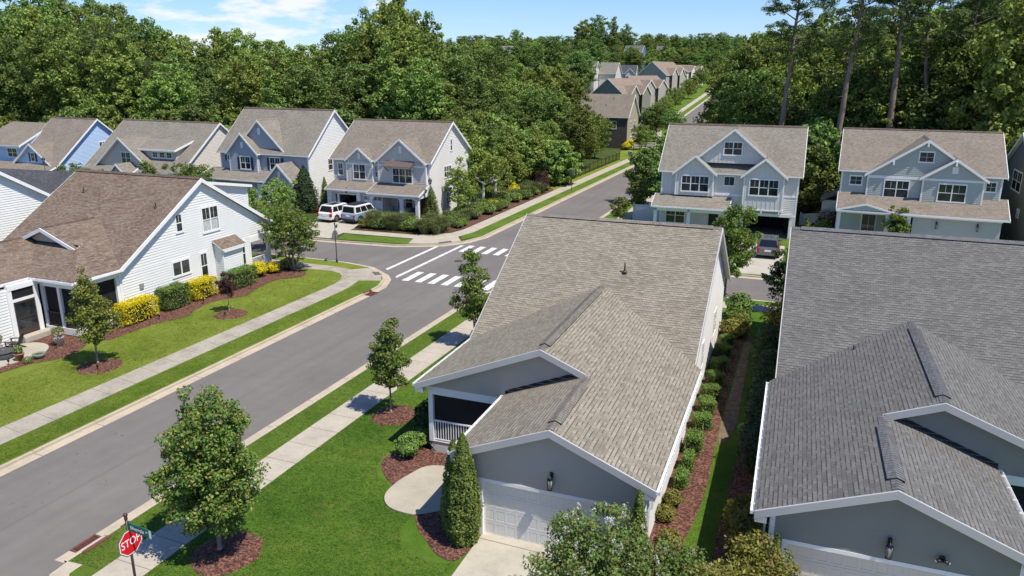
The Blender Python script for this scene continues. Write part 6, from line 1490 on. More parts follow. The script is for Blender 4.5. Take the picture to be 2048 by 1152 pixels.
def pine(name, seed, H, r0, clear, Wd, mat, kink=0.0, lean=(0, 0), nbr=26):
    """tall pine: long bare trunk, layered boughs of needles near the top"""
    rng = np.random.default_rng(seed); mb = MB(); k = 12; pts = []
    for i in range(k + 1):
        t = i / k; pts.append(V(lean[0] * t + kink * math.sin(t * 5.2) * (t < .9) + rng.normal(0, .05), lean[1] * t + rng.normal(0, .05), H * t))
    rad = lambda t: r0 * (1 - .80 * t)
    for i in range(k): mb.tube(pts[i], pts[i + 1], rad(i / k), rad((i + 1) / k), 9, caps=False)
    mb.tube(V(0, 0, -.2), V(0, 0, .5), r0 * 1.4, r0, 9)
    Cs = []
    for i in range(nbr):
        t = clear + (1 - clear) * (i + .5) / nbr; f = t * k; q = min(k - 1, int(f)); p = pts[q].lerp(pts[q + 1], f - q)
        a = i * 2.4 + rng.uniform(-.6, .6); u = (t - clear) / (1 - clear)
        L = Wd / 2 * (math.sin(PI * (.12 + .80 * u)) ** .7) * rng.uniform(.6, 1.1)
        e = p + V(math.cos(a) * L, math.sin(a) * L, L * rng.uniform(-.05, .38)); m = p.lerp(e, .5) + V(0, 0, L * .10)
        rr = rad(t) * .35 + .03; mb.tube(p, m, rr, rr * .6, 5, caps=False); mb.tube(m, e, rr * .6, .02, 4, caps=False)
        for w in range(max(3, int(L * 2.6))):
            s = rng.uniform(.35, 1.05); b = m.lerp(e, (s - .5) * 2) if s > .5 else p.lerp(m, s * 2)
            Cs.append((b.x + rng.normal(0, .42), b.y + rng.normal(0, .42), b.z + rng.normal(.12, .22)))
    for i in range(5):    # dead snags under the crown
        t = clear * rng.uniform(.5, .98); f = t * k; q = int(f); p = pts[q].lerp(pts[q + 1], f - q); a = rng.uniform(0, 6.28); L = rng.uniform(.7, 2.2)
        mb.tube(p, p + V(math.cos(a) * L, math.sin(a) * L, rng.uniform(-.3, .4)), .05, .012, 4, caps=False)
    C = np.array(Cs); P = clumps(rng, C, rng.uniform(.38, .75, len(C)), 46, .40, .55, .5, .22)
    me = leaf_mesh(name + '_crown', P, mat)
    tm = bpy.data.meshes.new(name + '_trunk'); tm.from_pydata(mb.v, [], mb.f); tm.polygons.foreach_set('use_smooth', mb.sm); tm.materials.append(M_BARK_P); tm.update()
    return me, tm
def hedge_mesh(name, seed, lx, ly, lz, n, lsize, mat, kind='box', rough=.06, core=True, zb=.12):
    """clipped or loose bush: leaves crowd the outer shell, twigs and shade inside"""
    rng = np.random.default_rng(seed)
    if kind == 'box':
        m = n; f = rng.uniform(-1, 1, (m, 3)); ax = rng.choice([0, 1, 2, 2], m); sg = rng.choice([-1, 1], m)
        sg = np.where(ax == 2, np.where(rng.uniform(0, 1, m) < .95, 1, -1), sg)
        f[np.arange(m), ax] = sg
        N = np.zeros((m, 3)); N[np.arange(m), ax] = sg
        q = np.sign(f) * np.abs(f) ** 1.0
        r = np.linalg.norm(np.maximum(np.abs(q) - .72, 0), axis=1); q *= (1 - .13 * (r / .28))[:, None]
        P = q * np.array([lx / 2, ly / 2, lz / 2]) + np.array([0, 0, lz / 2 + zb * .4])
        P += N * (rng.normal(0, rough, m) - rough * .5)[:, None]
        lump = np.sin(P[:, 0] * 5.1 + seed) * np.cos(P[:, 1] * 4.3 + seed * 2) * np.sin(P[:, 2] * 6 + 1)
        P += N * (lump * rough * .9)[:, None]
    else:
        D = sph(rng, n)
        if kind == 'column':
            t = rng.uniform(0, 1, n) ** 1.1; a = rng.uniform(0, 2 * PI, n)
            rr = (1 - t ** 2.6) ** .55 * (.62 + .38 * np.sin(np.clip(t * 5.0, 0, PI / 2))) * (1.12 - .55 * t)
            rr = rr * (1 + .09 * np.sin(a * 5 + t * 6 + seed) + .07 * np.sin(a * 11 - t * 21) + .05 * np.sin(t * 43)) * rng.uniform(.84, 1.07, n)
            P = np.stack([np.cos(a) * rr * lx / 2, np.sin(a) * rr * ly / 2, t * lz + .05], 1); N = np.stack([np.cos(a) * .8, np.sin(a) * .8, np.full(n, .7)], 1)
        elif kind == 'cone':
            t = rng.uniform(0, 1, n) ** 1.25; a = rng.uniform(0, 2 * PI, n)
            rr = (np.sin(np.clip((1 - t) * 1.25, 0, PI / 2)) ** .8) * (.72 + .28 * np.minimum(1, t * 6)) 
            rr = rr * (1 + .10 * np.sin(a * 5 + t * 9 + seed) + .08 * np.sin(a * 9 - t * 17)) * rng.uniform(.80, 1.06, n)
            P = np.stack([np.cos(a) * rr * lx / 2, np.sin(a) * rr * ly / 2, t * lz + .05], 1); N = np.stack([np.cos(a), np.sin(a), np.full(n, .55)], 1)
        else:
            D[:, 2] = np.abs(D[:, 2]) * np.where(rng.uniform(0, 1, n) < .82, 1, -.55)
            w = 1 + .13 * np.sin(D[:, 0] * 5 + seed) * np.cos(D[:, 1] * 6 + seed) + .1 * np.sin(D[:, 2] * 9 + seed * 3)
            rr = w * rng.uniform(.72, 1.05, n) ** .6
            P = D * rr[:, None] * np.array([lx / 2, ly / 2, lz * .55]) + np.array([0, 0, lz * .46]); N = D + np.array([0, 0, .25])
    P[:, 2] = np.maximum(P[:, 2], .02)
    Q = leaf_arrays(rng, P, N, lsize)
    return leaf_mesh(name, Q, mat)
def core_mesh(name, lx, ly, lz, kind):
    mb = MB()
    if kind == 'box': mb.lathe(V(0, 0, 0), [(.58, .02), (.66, lz * .3), (.62, lz * .84), (.3, lz * .9)], 8); mb.v = [(x * lx / 1.42, y * ly / 1.42, z) for x, y, z in mb.v]
    elif kind in ('cone', 'column'): mb.lathe(V(0, 0, 0), [(.35, .02), (.40, lz * .18), (.33, lz * .5), (.16, lz * .82), (.02, lz * .96)], 8); mb.v = [(x * lx, y * ly, z) for x, y, z in mb.v]
    else: mb.lathe(V(0, 0, 0), [(.24, .02), (.40, lz * .3), (.36, lz * .68), (.12, lz * .88)], 8); mb.v = [(x * lx, y * ly, z) for x, y, z in mb.v]
    me = bpy.data.meshes.new(name); me.from_pydata(mb.v, [], mb.f); me.materials.append(M_BRANCH); me.update(); return me
M_BRANCH = bark("twigs", (0.035, 0.032, 0.018))
def shrub(name, label, loc, dims, n, lsize, mat, kind='ball', seed=1, rotz=0., group=None, cat='shrub', rough=.06, core=True):
    t = thing(name, label, cat, loc, rotz, group)
    obj_from('foliage', hedge_mesh(name + '_leaves', seed, *dims, n, lsize, mat, kind, rough), t)
    if core: obj_from('branches', core_mesh(name + '_branches', dims[0] * .86, dims[1] * .86, dims[2] * .9, kind), t)
    return t
def grass_clump(name, label, loc, rad, h, n, mat, seed=1, group=None, cat='ornamental grass', tip=None):
    """fountain of narrow blades"""
    rng = np.random.default_rng(seed); a = rng.uniform(0, 2 * PI, n); r0 = rad * .35 * np.sqrt(rng.uniform(0, 1, n)); lean = rng.uniform(.1, 1.0, n); L = h * rng.uniform(.65, 1.1, n)
    d = np.stack([np.cos(a), np.sin(a), np.zeros(n)], 1); s = np.stack([-np.sin(a), np.cos(a), np.zeros(n)], 1) * .022
    p0 = d * r0[:, None]; p1 = p0 + d * (lean * rad * .45)[:, None] + np.array([0, 0, 1]) * (L * .7)[:, None]; p2 = p0 + d * (lean * rad * 1.05)[:, None] + np.array([0, 0, 1]) * (L * (1 - .35 * lean))[:, None]
    Q = np.concatenate([np.stack([p0 - s, p0 + s, p1 + s, p1 - s], 1).reshape(-1, 3), np.stack([p1 - s, p1 + s, p2 + s * .2, p2 - s * .2], 1).reshape(-1, 3)])
    t = thing(name, label, cat, loc, 0, group); obj_from('blades', leaf_mesh(name, Q, mat), t)
    if tip:
        k = n // 6; P = p2[:k] + np.array([0, 0, .12]); obj_from('plumes', leaf_mesh(name + '_plumes', leaf_arrays(rng, P, np.tile([0, 0, 1.], (k, 1)), .09), tip), t)
    return t
ZL = Z_LAND

# --- the street trees
plant('maple_tree', 'largest young maple beside the near pavement, left of the red stop sign bed', 'tree', broadleaf('maple_a', 11, 6.15, 3.9, 1.15, 22, 540, 64, .112, L_MAPLE, M_BARK_L, .075, 'egg', rc=.27), (-17.39, 16.76, ZL + .1))['label'] = 'large young maple on the lawn right beside the red stop sign'
plant('maple_tree', 'slender young maple in a mulch ring between the pavement and the screened porch', 'tree', broadleaf('maple_b', 14, 4.6, 2.3, 1.25, 12, 150, 56, .12, L_MAPLE, M_BARK_L, .055, 'col', rc=.23), (-17.57, 28.23, ZL + .1))
plant('maple_tree', 'narrow street tree partly hidden behind the weathered grey roof near the crosswalk', 'tree', broadleaf('maple_c', 18, 5.7, 2.7, 1.2, 13, 190, 54, .125, L_MAPLE, M_BARK_L, .06, 'col', rc=.26), (-17.85, 38.2, ZL + .1))
plant('maple_tree', 'gold tipped young maple in front of the dark screened porch of the white house', 'tree', broadleaf('maple_d', 25, 5.5, 3.2, 1.3, 15, 240, 58, .12, L_MAPLE2, M_BARK_L, .065, 'cone', rc=.27), (-35.66, 27.4, ZL + .1))
plant('maple_sapling', 'small purple leaved sapling in a round mulch bed on the left lawn', 'sapling', broadleaf('sapling', 31, 2.6, 1.4, .95, 8, 60, 40, .11, L_PURP, M_BARK_L, .03, 'round', rc=.16), (-35.72, 37.66, ZL + .1))
plant('crape_myrtle', 'wide multi stemmed tree at the corner of the white house', 'tree', broadleaf('crape_c', 41, 5.0, 4.3, 1.2, 16, 230, 52, .155, L_MAPLE, M_BARK_L, .075, 'vase', rc=.32, stems=6), at(588, 541, ZL))
plant('slender_tree', 'thin dark tree behind the porch of the white house', 'tree', broadleaf('crape_d', 43, 4.6, 2.6, 1.6, 9, 80, 46, .16, L_FOR_D, M_BARK, .06, 'vase', rc=.3), (-42.2, 50.6, ZL))
plant('lawn_tree', 'bright green tree between the two grey roofs, in front of the open garage', 'tree', broadleaf('tree_gap', 47, 7.0, 3.3, 1.5, 16, 210, 50, .17, L_BRIGHT, M_BARK, .1, 'round', rc=.32, lean=(.4, 0)), (-5.35, 54.0, ZL))
plant('lawn_tree', 'dark tree at the edge of the charcoal roof beside the cross street', 'tree', broadleaf('tree_gap2', 49, 4.6, 2.8, .8, 11, 110, 46, .17, L_DARK, M_BARK, .07, 'col', rc=.3), (-1.35, 51.6, ZL))
plant('lawn_tree', 'small round street tree beside the white vinyl fence', 'tree', broadleaf('tree_e', 51, 4.9, 2.9, 1.5, 10, 90, 40, .20, L_FOR_M, M_BARK, .07, 'col', rc=.3), (-17.94, 81.2, ZL))
plant('lawn_tree', 'low bushy tree just past the ridge of the weathered grey roof', 'tree', broadleaf('tree_f', 53, 2.6, 2.2, .5, 8, 60, 40, .18, L_FOR_M, M_BARK, .05, 'round', rc=.28), (-19.4, 78.9, ZL))
for i, (x, y, h_, w_) in enumerate([(-19.6, 91.5, 6.9, 4.2), (-19.4, 99.5, 7.6, 4.6), (-16.9, 90.0, 6.0, 3.6)]):
    plant('street_tree', ['dark spreading tree over the street left of the pale grey house', 'dark spreading tree farther along the street, behind the pale grey house corner', 'dark tree close against the pale grey house wall'][i], 'tree', broadleaf('tree_g%d' % i, 60 + i, h_, w_, 1.6, 13, 170, 42, .27, L_FOR_D, M_BARK, .12, 'round', rc=.5), (x, y, ZL))
plant('small_tree', 'small tree in front of the porch of the sage grey house', 'tree', broadleaf('tree_h', 71, 4.6, 2.5, 1.0, 10, 80, 42, .19, L_BRIGHT, M_BARK, .06, 'col', rc=.28), (6.9, 73.0, ZL))
shrub('smoke_bush', 'purple leaved shrub between the pale grey house and the sage grey house', (2.6, 77.5, ZL), (5.0, 3.6, 3.1), 2600, .2, L_PURP, 'ball', 5)
shrub('leafy_shrub', 'yellow green shrub beside the purple leaved shrub', (1.0, 75.6, ZL), (2.0, 1.8, 2.2), 900, .2, L_BRIGHT, 'ball', 6)
shrub('cypress', 'small dark cypress at the right corner of the sage grey house', (14.3, 74.2, ZL), (1.5, 1.5, 3.2), 1100, .16, L_ARB, 'cone', 7, cat='conifer')
shrub('cypress', 'small dark cypress at the garage corner of the pale grey house', (-.5, 74.6, ZL), (1.3, 1.3, 2.6), 900, .16, L_ARB, 'cone', 8, cat='conifer')

# --- planting round the near houses
shrub('arborvitae', 'tall sunlit arborvitae left of the white garage door', (-10.02, 20.42, ZL), (1.22, 1.22, 4.05), 11000, .085, L_ARB, 'column', 21, cat='conifer')
shrub('arborvitae', 'shaded arborvitae standing close behind the tall one', (-10.6, 20.85, ZL), (.95, .95, 3.5), 6500, .085, L_ARB, 'column', 22, cat='conifer')
shrub('arborvitae', 'arborvitae top at the right corner of the near garage gable', (-4.05, 20.6, ZL), (.75, .75, 3.2), 3600, .085, L_ARB, 'column', 23, cat='conifer')
shrub('arborvitae', 'small arborvitae at the left edge of the cream garage door', (.02, 20.6, ZL), (.7, .7, 2.7), 2600, .09, L_ARB, 'cone', 24, cat='conifer')
shrub('gardenia', 'round green shrub in the mulch in front of the screened porch', (-14.75, 24.85, ZL), (1.05, 1.05, 1.0), 2200, .09, L_BOX, 'ball', 25)
shrub('gardenia', 'small round shrub in the shade close behind the sunlit round shrub', (-14.75, 25.9, ZL), (.9, .9, .85), 1600, .09, L_BOX, 'ball', 26)
shrub('hedge', 'dark shaded hedge along the side of the screened porch', (-15.0, 28.2, ZL), (1.1, 3.6, 1.35), 4200, .1, L_DARK, 'box', 27, cat='hedge')
bx = [(26.9, .55, .9, .55), (28.4, .5, .9, .6), (29.9, .80, 1.0, .82), (32.3, .80, .95, .64), (34.1, .82, 1.0, .66), (35.75, .80, 1.0, .66), (37.6, .80, 1.05, .66), (39.7, .82, 1.0, .66), (41.9, .84, 1.05, .66), (43.7, .84, 1.0, .64)]
first = None
for i, (y, a, b, c) in enumerate(bx):
    x = -3.70 - .022 * max(0, y - 32)
    if i < 3: first = shrub('boxwood', 'clipped boxwood in the row along the pale side wall of the near house', (x, y, ZL), (a, b, c), 2400, .065, L_BOX, 'box', 31 + i, group='boxwoods along the side wall of the near house', cat='boxwood')
    else: copy_thing(first, (x, y, ZL), (i % 4) * PI / 2 + .1 * i, (a / .8, b / 1.0, c / .82), None, 'boxwoods along the side wall of the near house')
for i, (x, y, d) in enumerate([(-3.75, 25.4, (.7, .7, .6)), (-3.85, 24.3, (.8, .8, .6)), (-3.4, 22.9, (.8, .9, .5))]):
    shrub('leafy_shrub', ['loose shrub in the mulch by the downpipe', 'second loose shrub, nearer than the one by the downpipe', 'low sprawling shrub at the near end of the side bed'][i], (x, y, ZL), d, 900, .08, L_YGREEN, 'ball', 44 + i)
for i, (x, y, d, mt, lb) in enumerate([(-3.7, 45.6, (1.9, 1.7, 1.1), L_YGREEN, 'low yellow green shrub at the far end of the boxwood row'), (-3.8, 47.6, (1.7, 1.7, 1.2), L_BRIGHT, 'light green shrub past the far end of the boxwood row'), (-3.9, 49.6, (1.8, 1.8, 1.6), L_BOX, 'taller dark green shrub at the street end of the side yard'), (-1.2, 46.0, (2.0, 2.4, 2.5), L_YGREEN, 'tall olive shrub at the far end of the shaded hedge')]):
    shrub('leafy_shrub', lb, (x, y, ZL), d, 1800, .14, mt, 'ball', 50 + i)
for i, (x, y, l) in enumerate([(-1.05, 29.5, 3.4), (-1.2, 33.6, 4.0), (-1.35, 38.0, 4.2), (-1.55, 42.2, 3.6)]):
    shrub('holly_bush', 'dark shaded holly in the row against the charcoal roofed house', (x, y, ZL), (1.6, l, 2.3 - .1 * i), 3600, .12, L_DARK, 'ball', 60 + i, group='dark hollies against the charcoal roofed house')
shrub('euonymus', 'olive and yellow euonymus bush at the corner of the charcoal roofed house', (-.85, 23.6, ZL), (1.7, 2.4, 1.9), 4200, .11, L_YGREEN, 'ball', 66)
shrub('euonymus_sprig', 'bright yellow sprig on the side of the olive euonymus bush', (-1.55, 24.1, ZL + .5), (.5, .8, .95), 420, .1, L_YEL, 'ball', 67, core=False)
def flowering(name, label, loc, H, Wd, seed, mat, ncl, fl=None, nf=0):
    cr, tr = broadleaf(name, seed, H, Wd, .5, 14, ncl, 58, .105, mat, M_BARK_L, .035, 'round', rc=.27, stems=7, flat=.9)
    t = plant(name, label, 'flowering shrub' if fl else 'shrub', (cr, tr), loc, names=('crown', 'stems'))
    if fl:
        rng = np.random.default_rng(seed + 1); co = np.empty(len(cr.vertices) * 3, np.float32); cr.vertices.foreach_get('co', co); co = co.reshape(-1, 3)
        c0 = np.array([0, 0, H * .5]); d = (co - c0) / np.array([Wd / 2, Wd / 2, H / 2]); ok = np.where((np.linalg.norm(d, axis=1) > .82) & (d[:, 2] > -.1))[0]
        C = co[rng.choice(ok, nf)] + np.array([0, 0, .05]); n = 46
        P = np.repeat(C, n, 0) + sph(rng, nf * n) * np.array([.10, .10, .17]) * np.repeat(rng.uniform(.6, 1.15, nf), n)[:, None] * rng.uniform(.5, 1, (nf * n, 1))
        obj_from('blossom', leaf_mesh(name + '_blossom', leaf_arrays(rng, P, sph(rng, nf * n), .045), fl), t)
    return t
flowering('crape_myrtle', 'crape myrtle with white blossom in front of the white garage door', (-4.55, 18.2, ZL), 3.6, 3.9, 91, L_CRAPE, 360, L_FLOW, 50)
flowering('crape_myrtle', 'crape myrtle with a few white blossoms beside the yellow green bush', (-2.7, 18.2, ZL), 2.8, 3.5, 93, L_CRAPE, 290, L_FLOW, 24)
flowering('bushy_shrub', 'large yellow green bush at the bottom edge in front of the cream garage door', (-.75, 18.0, ZL), 2.75, 3.6, 95, L_YGREEN, 330)
flowering('bushy_shrub', 'yellow green bush at the corner of the dark slate garage', (-.45, 20.2, ZL), 2.75, 2.0, 97, L_YGREEN, 150)

# --- hedges of the white house
ry = R(.9)
shrub('hedge', 'clipped golden hedge nearest the screened porch of the white house', (-39.75, 33.85, ZL), (1.25, 3.1, 1.45), 7000, .085, L_YEL, 'box', 101, ry, cat='hedge', rough=.08)
shrub('hedge', 'clipped dark green hedge between the two golden hedges', (-39.8, 36.95, ZL), (1.35, 2.5, 1.55), 5600, .085, L_BOX, 'box', 102, ry, cat='hedge', rough=.07)
shrub('hedge', 'clipped golden hedge in the middle of the white gable wall', (-39.75, 39.5, ZL), (1.25, 2.5, 1.4), 5600, .085, L_YEL, 'box', 103, ry, cat='hedge', rough=.08)
shrub('hedge', 'clipped dark green hedge below the small bay of the white house', (-39.35, 42.9, ZL), (1.5, 3.0, 1.4), 6400, .085, L_BOX, 'box', 104, ry, cat='hedge', rough=.07)
shrub('golden_shrub', 'round golden shrub beside the corner porch railing', (-39.9, 45.6, ZL), (1.3, 1.3, 1.2), 2400, .085, L_YEL, 'ball', 105)
shrub('golden_shrub', 'smaller round golden shrub at the outer end of the corner porch', (-39.6, 46.95, ZL), (1.1, 1.1, .95), 1900, .085, L_YEL, 'ball', 106)
shrub('barberry', 'small purple barberry between golden and green hedges', (-38.9, 41.0, ZL), (.9, 1.0, 1.0), 1300, .08, L_PURP, 'ball', 107)
shrub('leafy_shrub', 'round olive shrub under the multi stemmed corner tree', (-39.2, 48.4, ZL), (1.3, 1.3, 1.0), 1500, .1, L_YGREEN, 'ball', 108)
shrub('leafy_shrub', 'round shrub behind the dark patio chair', (-43.1, 26.2, ZL), (1.7, 1.9, 1.35), 3000, .09, L_YGREEN, 'ball', 109)

# --- corner garden
rs = random.Random(12)
GX = 'low garden plants along the corner pavement'
kinds = [('grass', L_GRASSY), ('ball', L_BRIGHT), ('ball', L_FOR_M), ('ball', L_BOX), ('grass', L_GRASSY), ('ball', L_YGREEN)]
pts = []
for i in range(105):
    for _ in range(30):
        if i < 42: x, y = rs.uniform(-43, -34.4), rs.uniform(65.0, 67.4)
        else: x, y = rs.uniform(-37.2, -33.7), rs.uniform(66.8, 96)
        if all((x - a) ** 2 + (y - b) ** 2 > .62 for a, b in pts): break
    pts.append((x, y)); k, mt = kinds[rs.randrange(6)]; s_ = rs.uniform(.75, 1.55)
    if k == 'grass': grass_clump('garden_grass', 'fountain of ornamental grass in the corner garden', (x, y, ZL), .85 * s_, 1.25 * s_, 420, mt, i, GX)
    else: shrub('garden_shrub', 'low leafy plant in the corner garden', (x, y, ZL), (1.3 * s_, 1.3 * s_, .9 * s_), 620, .13, mt, 'ball', 200 + i, 0, GX)
shrub('hedge', 'bright green hedge in front of the porch of the corner house', (-42.2, 67.9, ZL), (3.6, 1.2, 1.15), 2600, .13, L_BRIGHT, 'box', 301, cat='hedge', rough=.12)
shrub('golden_shrub', 'pair of golden blooms in the corner garden beside the pavement', (-34.9, 80.3, ZL), (1.4, 1.4, 1.1), 900, .13, L_YEL, 'ball', 302)['label'] = 'golden shrub low beside the corner garden pavement'
shrub('golden_shrub', 'golden shrub farther along the garden, in front of the fence trees', (-35.6, 88.5, ZL), (1.5, 1.5, 1.9), 900, .14, L_YEL, 'ball', 303)
shrub('smoke_bush', 'dark purple shrub at the end of the corner garden beside the black fence', (-34.4, 95.5, ZL), (2.2, 2.4, 2.7), 1500, .18, L_PURP, 'ball', 304)
for i, (x, y, s_) in enumerate([(-41.2, 66.2, .9), (-37.5, 66.4, .8), (-35.2, 68.4, .9), (-34.8, 75.5, 1.0)]):
    shrub('flowering_perennial', 'patch of pinkish flowers in the corner garden', (x, y, ZL), (1.3 * s_, 1.1 * s_, .6), 500, .08, L_PINK, 'ball', 310 + i, 0, 'pinkish flowers in the corner garden', 'flowers')
shrub('arborvitae', 'rounded conical evergreen beside the garden lamp post', (-38.35, 71.6, ZL), (2.0, 2.0, 3.6), 3000, .13, L_ARB, 'cone', 320, cat='conifer')
shrub('arborvitae', 'narrow evergreen at the left corner of the dove grey house', (-51.6, 71.0, ZL), (1.5, 1.5, 4.0), 2200, .14, L_ARB, 'cone', 321, cat='conifer')
shrub('holly_bush', 'broad dark holly between the steel blue house and the parked cars', (-53.9, 70.4, ZL), (3.8, 3.6, 5.2), 4200, .19, L_DARK, 'cone', 322, cat='holly')
plant('garden_tree', 'open pale green tree before the linen gable wall of the corner house', 'tree', broadleaf('garden_a', 331, 6.6, 5.0, 1.2, 14, 95, 40, .22, L_FOR_L, M_BARK, .07, 'cone', rc=.42), (-36.9, 75.6, ZL))
plant('garden_tree', 'small layered tree right of the open pale green tree', 'tree', broadleaf('garden_b', 333, 6.2, 4.6, 1.3, 12, 85, 40, .22, L_FOR_L, M_BARK, .07, 'vase', rc=.42), (-36.2, 83.2, ZL))
for i, (x, y, h_, w_, mt, lb) in enumerate([(-38.6, 88.5, 9.2, 5.4, L_BRIGHT, 'bright green tree rising behind the corner garden'), (-37.6, 92.8, 7.6, 5.0, L_FOR_L, 'pale green tree at the end of the corner garden'), (-37.4, 79.6, 4.6, 3.4, L_BRIGHT, 'low bright tree between the two open garden trees'), (-39.6, 86.4, 6.0, 4.6, L_YGREEN, 'yellow green tree by the rear porch of the corner house')]):
    plant('garden_tree', lb, 'tree', broadleaf('garden_x%d' % i, 360 + i, h_, w_, 1.0, 13, 130, 42, .22, mt, M_BARK, .07, 'cone', rc=.42), (x, y, ZL))
for i, (px, py, s_) in enumerate([(500, 470, 1.0), (535, 430, 1.15), (470, 440, .95)]):
    p_ = at(px, py, 1.6); plant('crape_myrtle', ['leafy shrub tree in front of the arched stone entry', 'leafy shrub tree under the steel blue entry gable', 'leafy shrub tree left of the stone entry, over the white dormer'][i], 'tree', broadleaf('shr%d' % i, 340 + i, 4.2 * s_, 3.6 * s_, .9, 10, 110, 42, .19, L_FOR_M, M_BARK, .06, 'vase', rc=.38, stems=4), (p_.x, p_.y + 2, ZL))
for i, (px, py, Y) in enumerate([(140, 345, 64), (355, 340, 66), (385, 345, 67), (295, 335, 67), (175, 352, 63)]):
    p_ = at_y(px, py, Y); H_ = p_.z + .6
    plant('crape_myrtle', ['flowering crape myrtle below the sky blue gable', 'crape myrtle in front of the stone grey gable wall', 'crape myrtle peeking over the middle of the brown ridge', 'slim tree top in front of the stone grey window', 'crape myrtle top at the left end of the brown ridge'][i], 'tree', broadleaf('crm%d' % i, 350 + i, H_, 4.6 if i != 3 else 2.0, 1.6, 11, 120 if i != 3 else 60, 40, .21, L_CRAPE, M_BARK_L, .07, 'vase', rc=.4, stems=4), (p_.x, Y, ZL))

# --- rows along the left pavement, up to the hill
rowp = [broadleaf('row_a', 401, 8.4, 7.0, 1.6, 16, 230, 44, .27, L_FOR_M, M_BARK, .15, 'round', rc=.55), broadleaf('row_b', 403, 9.0, 6.6, 1.5, 16, 230, 44, .27, L_FOR_L, M_BARK, .15, 'cone', rc=.55), broadleaf('row_c', 405, 8.0, 7.4, 1.8, 16, 230, 44, .27, L_FOR_D, M_BARK, .15, 'round', rc=.55)]
rs = random.Random(77)
for i, (x, y, s_, k) in enumerate([(-39.5, 84, 1.15, 1), (-38.2, 92.5, .95, 1), (-41.5, 95, 1.1, 2), (-37.2, 100.5, .92, 1), (-38.8, 107.5, 1.0, 0), (-37.4, 114, .98, 2), (-36.6, 121, .92, 0), (-39.2, 127.5, 1.0, 2), (-38.6, 136, .9, 0), (-44, 104, 1.2, 2), (-45, 113, 1.15, 0), (-43.5, 121, 1.1, 2), (-45, 88, 1.2, 2), (-43.6, 130, 1.0, 1), (-41.5, 142, .95, 0), (-46.5, 97, 1.2, 0)]):
    plant('row_tree', 'leafy tree in the row behind the black fence along the far pavement', 'tree', rowp[k], (x, y, ZL), rs.uniform(0, 6), (s_, s_, s_ * rs.uniform(.92, 1.08)), 'leafy row behind the black fence')
for i, (x, y, s_) in enumerate([(-34.2, 155, .62), (-31.0, 172, .9), (-36.0, 178, 1.0), (-42, 176, .8)]):
    plant('corner_tree', ['small round tree on the grass beside the far lamp post', 'tree at the first side street up the hill', 'broad dark tree in front of the dark sage row house', 'tree at the side wall of the olive house'][i], 'tree', rowp[2 if i else 0], (x, y, hill(y)), i * 1.3, s_)
for i, (x, y, s_) in enumerate([(-38.6, 184, .85), (-39.6, 196, .85), (-40.4, 207, .9), (-41.5, 219, .85), (-42.5, 232, .9), (-42.6, 246, .85), (-43, 262, .9), (-44, 280, .95), (-45, 300, 1.0), (-46.5, 320, 1.0), (-58, 188, .8), (-61, 214, .8), (-66, 250, .85), (-64, 236, .8), (-60, 290, .85), (-33.0, 262, .9), (-33.5, 282, 1.0), (-34.5, 300, 1.0), (-36, 322, 1.1), (-38, 345, 1.1), (-46, 345, 1.1), (-52, 296, 1.0)]):
    plant('hill_street_tree', 'street tree in front of the brown roofed houses up the hill', 'tree', rowp[1 if i % 2 else 0], (x, y, hill(y) - .1), i * .9, s_ * .86, 'street trees up the hill')
shrub('golden_shrub', 'golden bush beside the olive house up the street', (-37.5, 158.5, .1), (1.9, 1.9, 1.7), 700, .2, L_YEL, 'ball', 361)
shrub('golden_shrub', 'golden bush in front of the olive house side wall, nearest the camera', (-37.0, 153.6, .1), (1.9, 1.9, 1.5), 700, .2, L_YEL, 'ball', 362)
shrub('golden_shrub', 'golden bush between the two others beside the olive house', (-37.2, 156, .1), (1.8, 1.8, 1.7), 700, .2, L_YEL, 'ball', 363)

# --- the woods
WOOD = {}
def wood(kind, seed, H, Wd, mat, shape='round', base=.2): 
    WOOD.setdefault(kind, []).append((H, broadleaf('wood%d' % seed, seed, H, Wd, H * base, 22, 420, 44, .43, mat, M_BARK, H * .013, shape, rc=Wd * .072)))
wood('oak', 501, 22, 11.5, L_FOR_D); wood('oak', 502, 22, 11.0, L_FOR_M); wood('oak', 503, 21, 12.5, L_FOR_D, 'vase', .16); wood('oak', 504, 20, 10.5, L_FOR_L)
wood('oak', 505, 23, 11, L_FOR_M, 'cone', .14); wood('oak', 506, 21, 11.5, L_FOR_D, 'round', .12); wood('oak', 507, 20, 11, L_FOR_M, 'vase', .1)
wood('under', 511, 9, 8.0, L_FOR_D, 'round', .05); wood('under', 512, 8, 8.0, L_FOR_M, 'round', .04); wood('under', 513, 9, 7.5, L_FOR_L, 'cone', .05)
rs = random.Random(5)
def put_wood(px, Y, top, kind='oak', idx=None, group=None, name='forest_tree', label=None, wide=1.0, cat='tree'):
    """a tree standing at depth Y whose top reaches the height 'top' (metres)"""
    p = at_y(px, 140, Y); lst = WOOD[kind]; H, ms = lst[idx if idx is not None else rs.randrange(len(lst))]
    s_ = top / H; w_ = (.55 * s_ + .45) * wide
    return plant(name, label, cat, ms, (p.x, Y, hill(Y) - .1), rs.uniform(0, 6.28), (w_, w_, s_), group)
def top_at(px, prof):
    for (a, ya), (b, yb) in zip(prof[:-1], prof[1:]):
        if a <= px <= b: return ya + (yb - ya) * (px - a) / (b - a)
    return prof[-1][1]
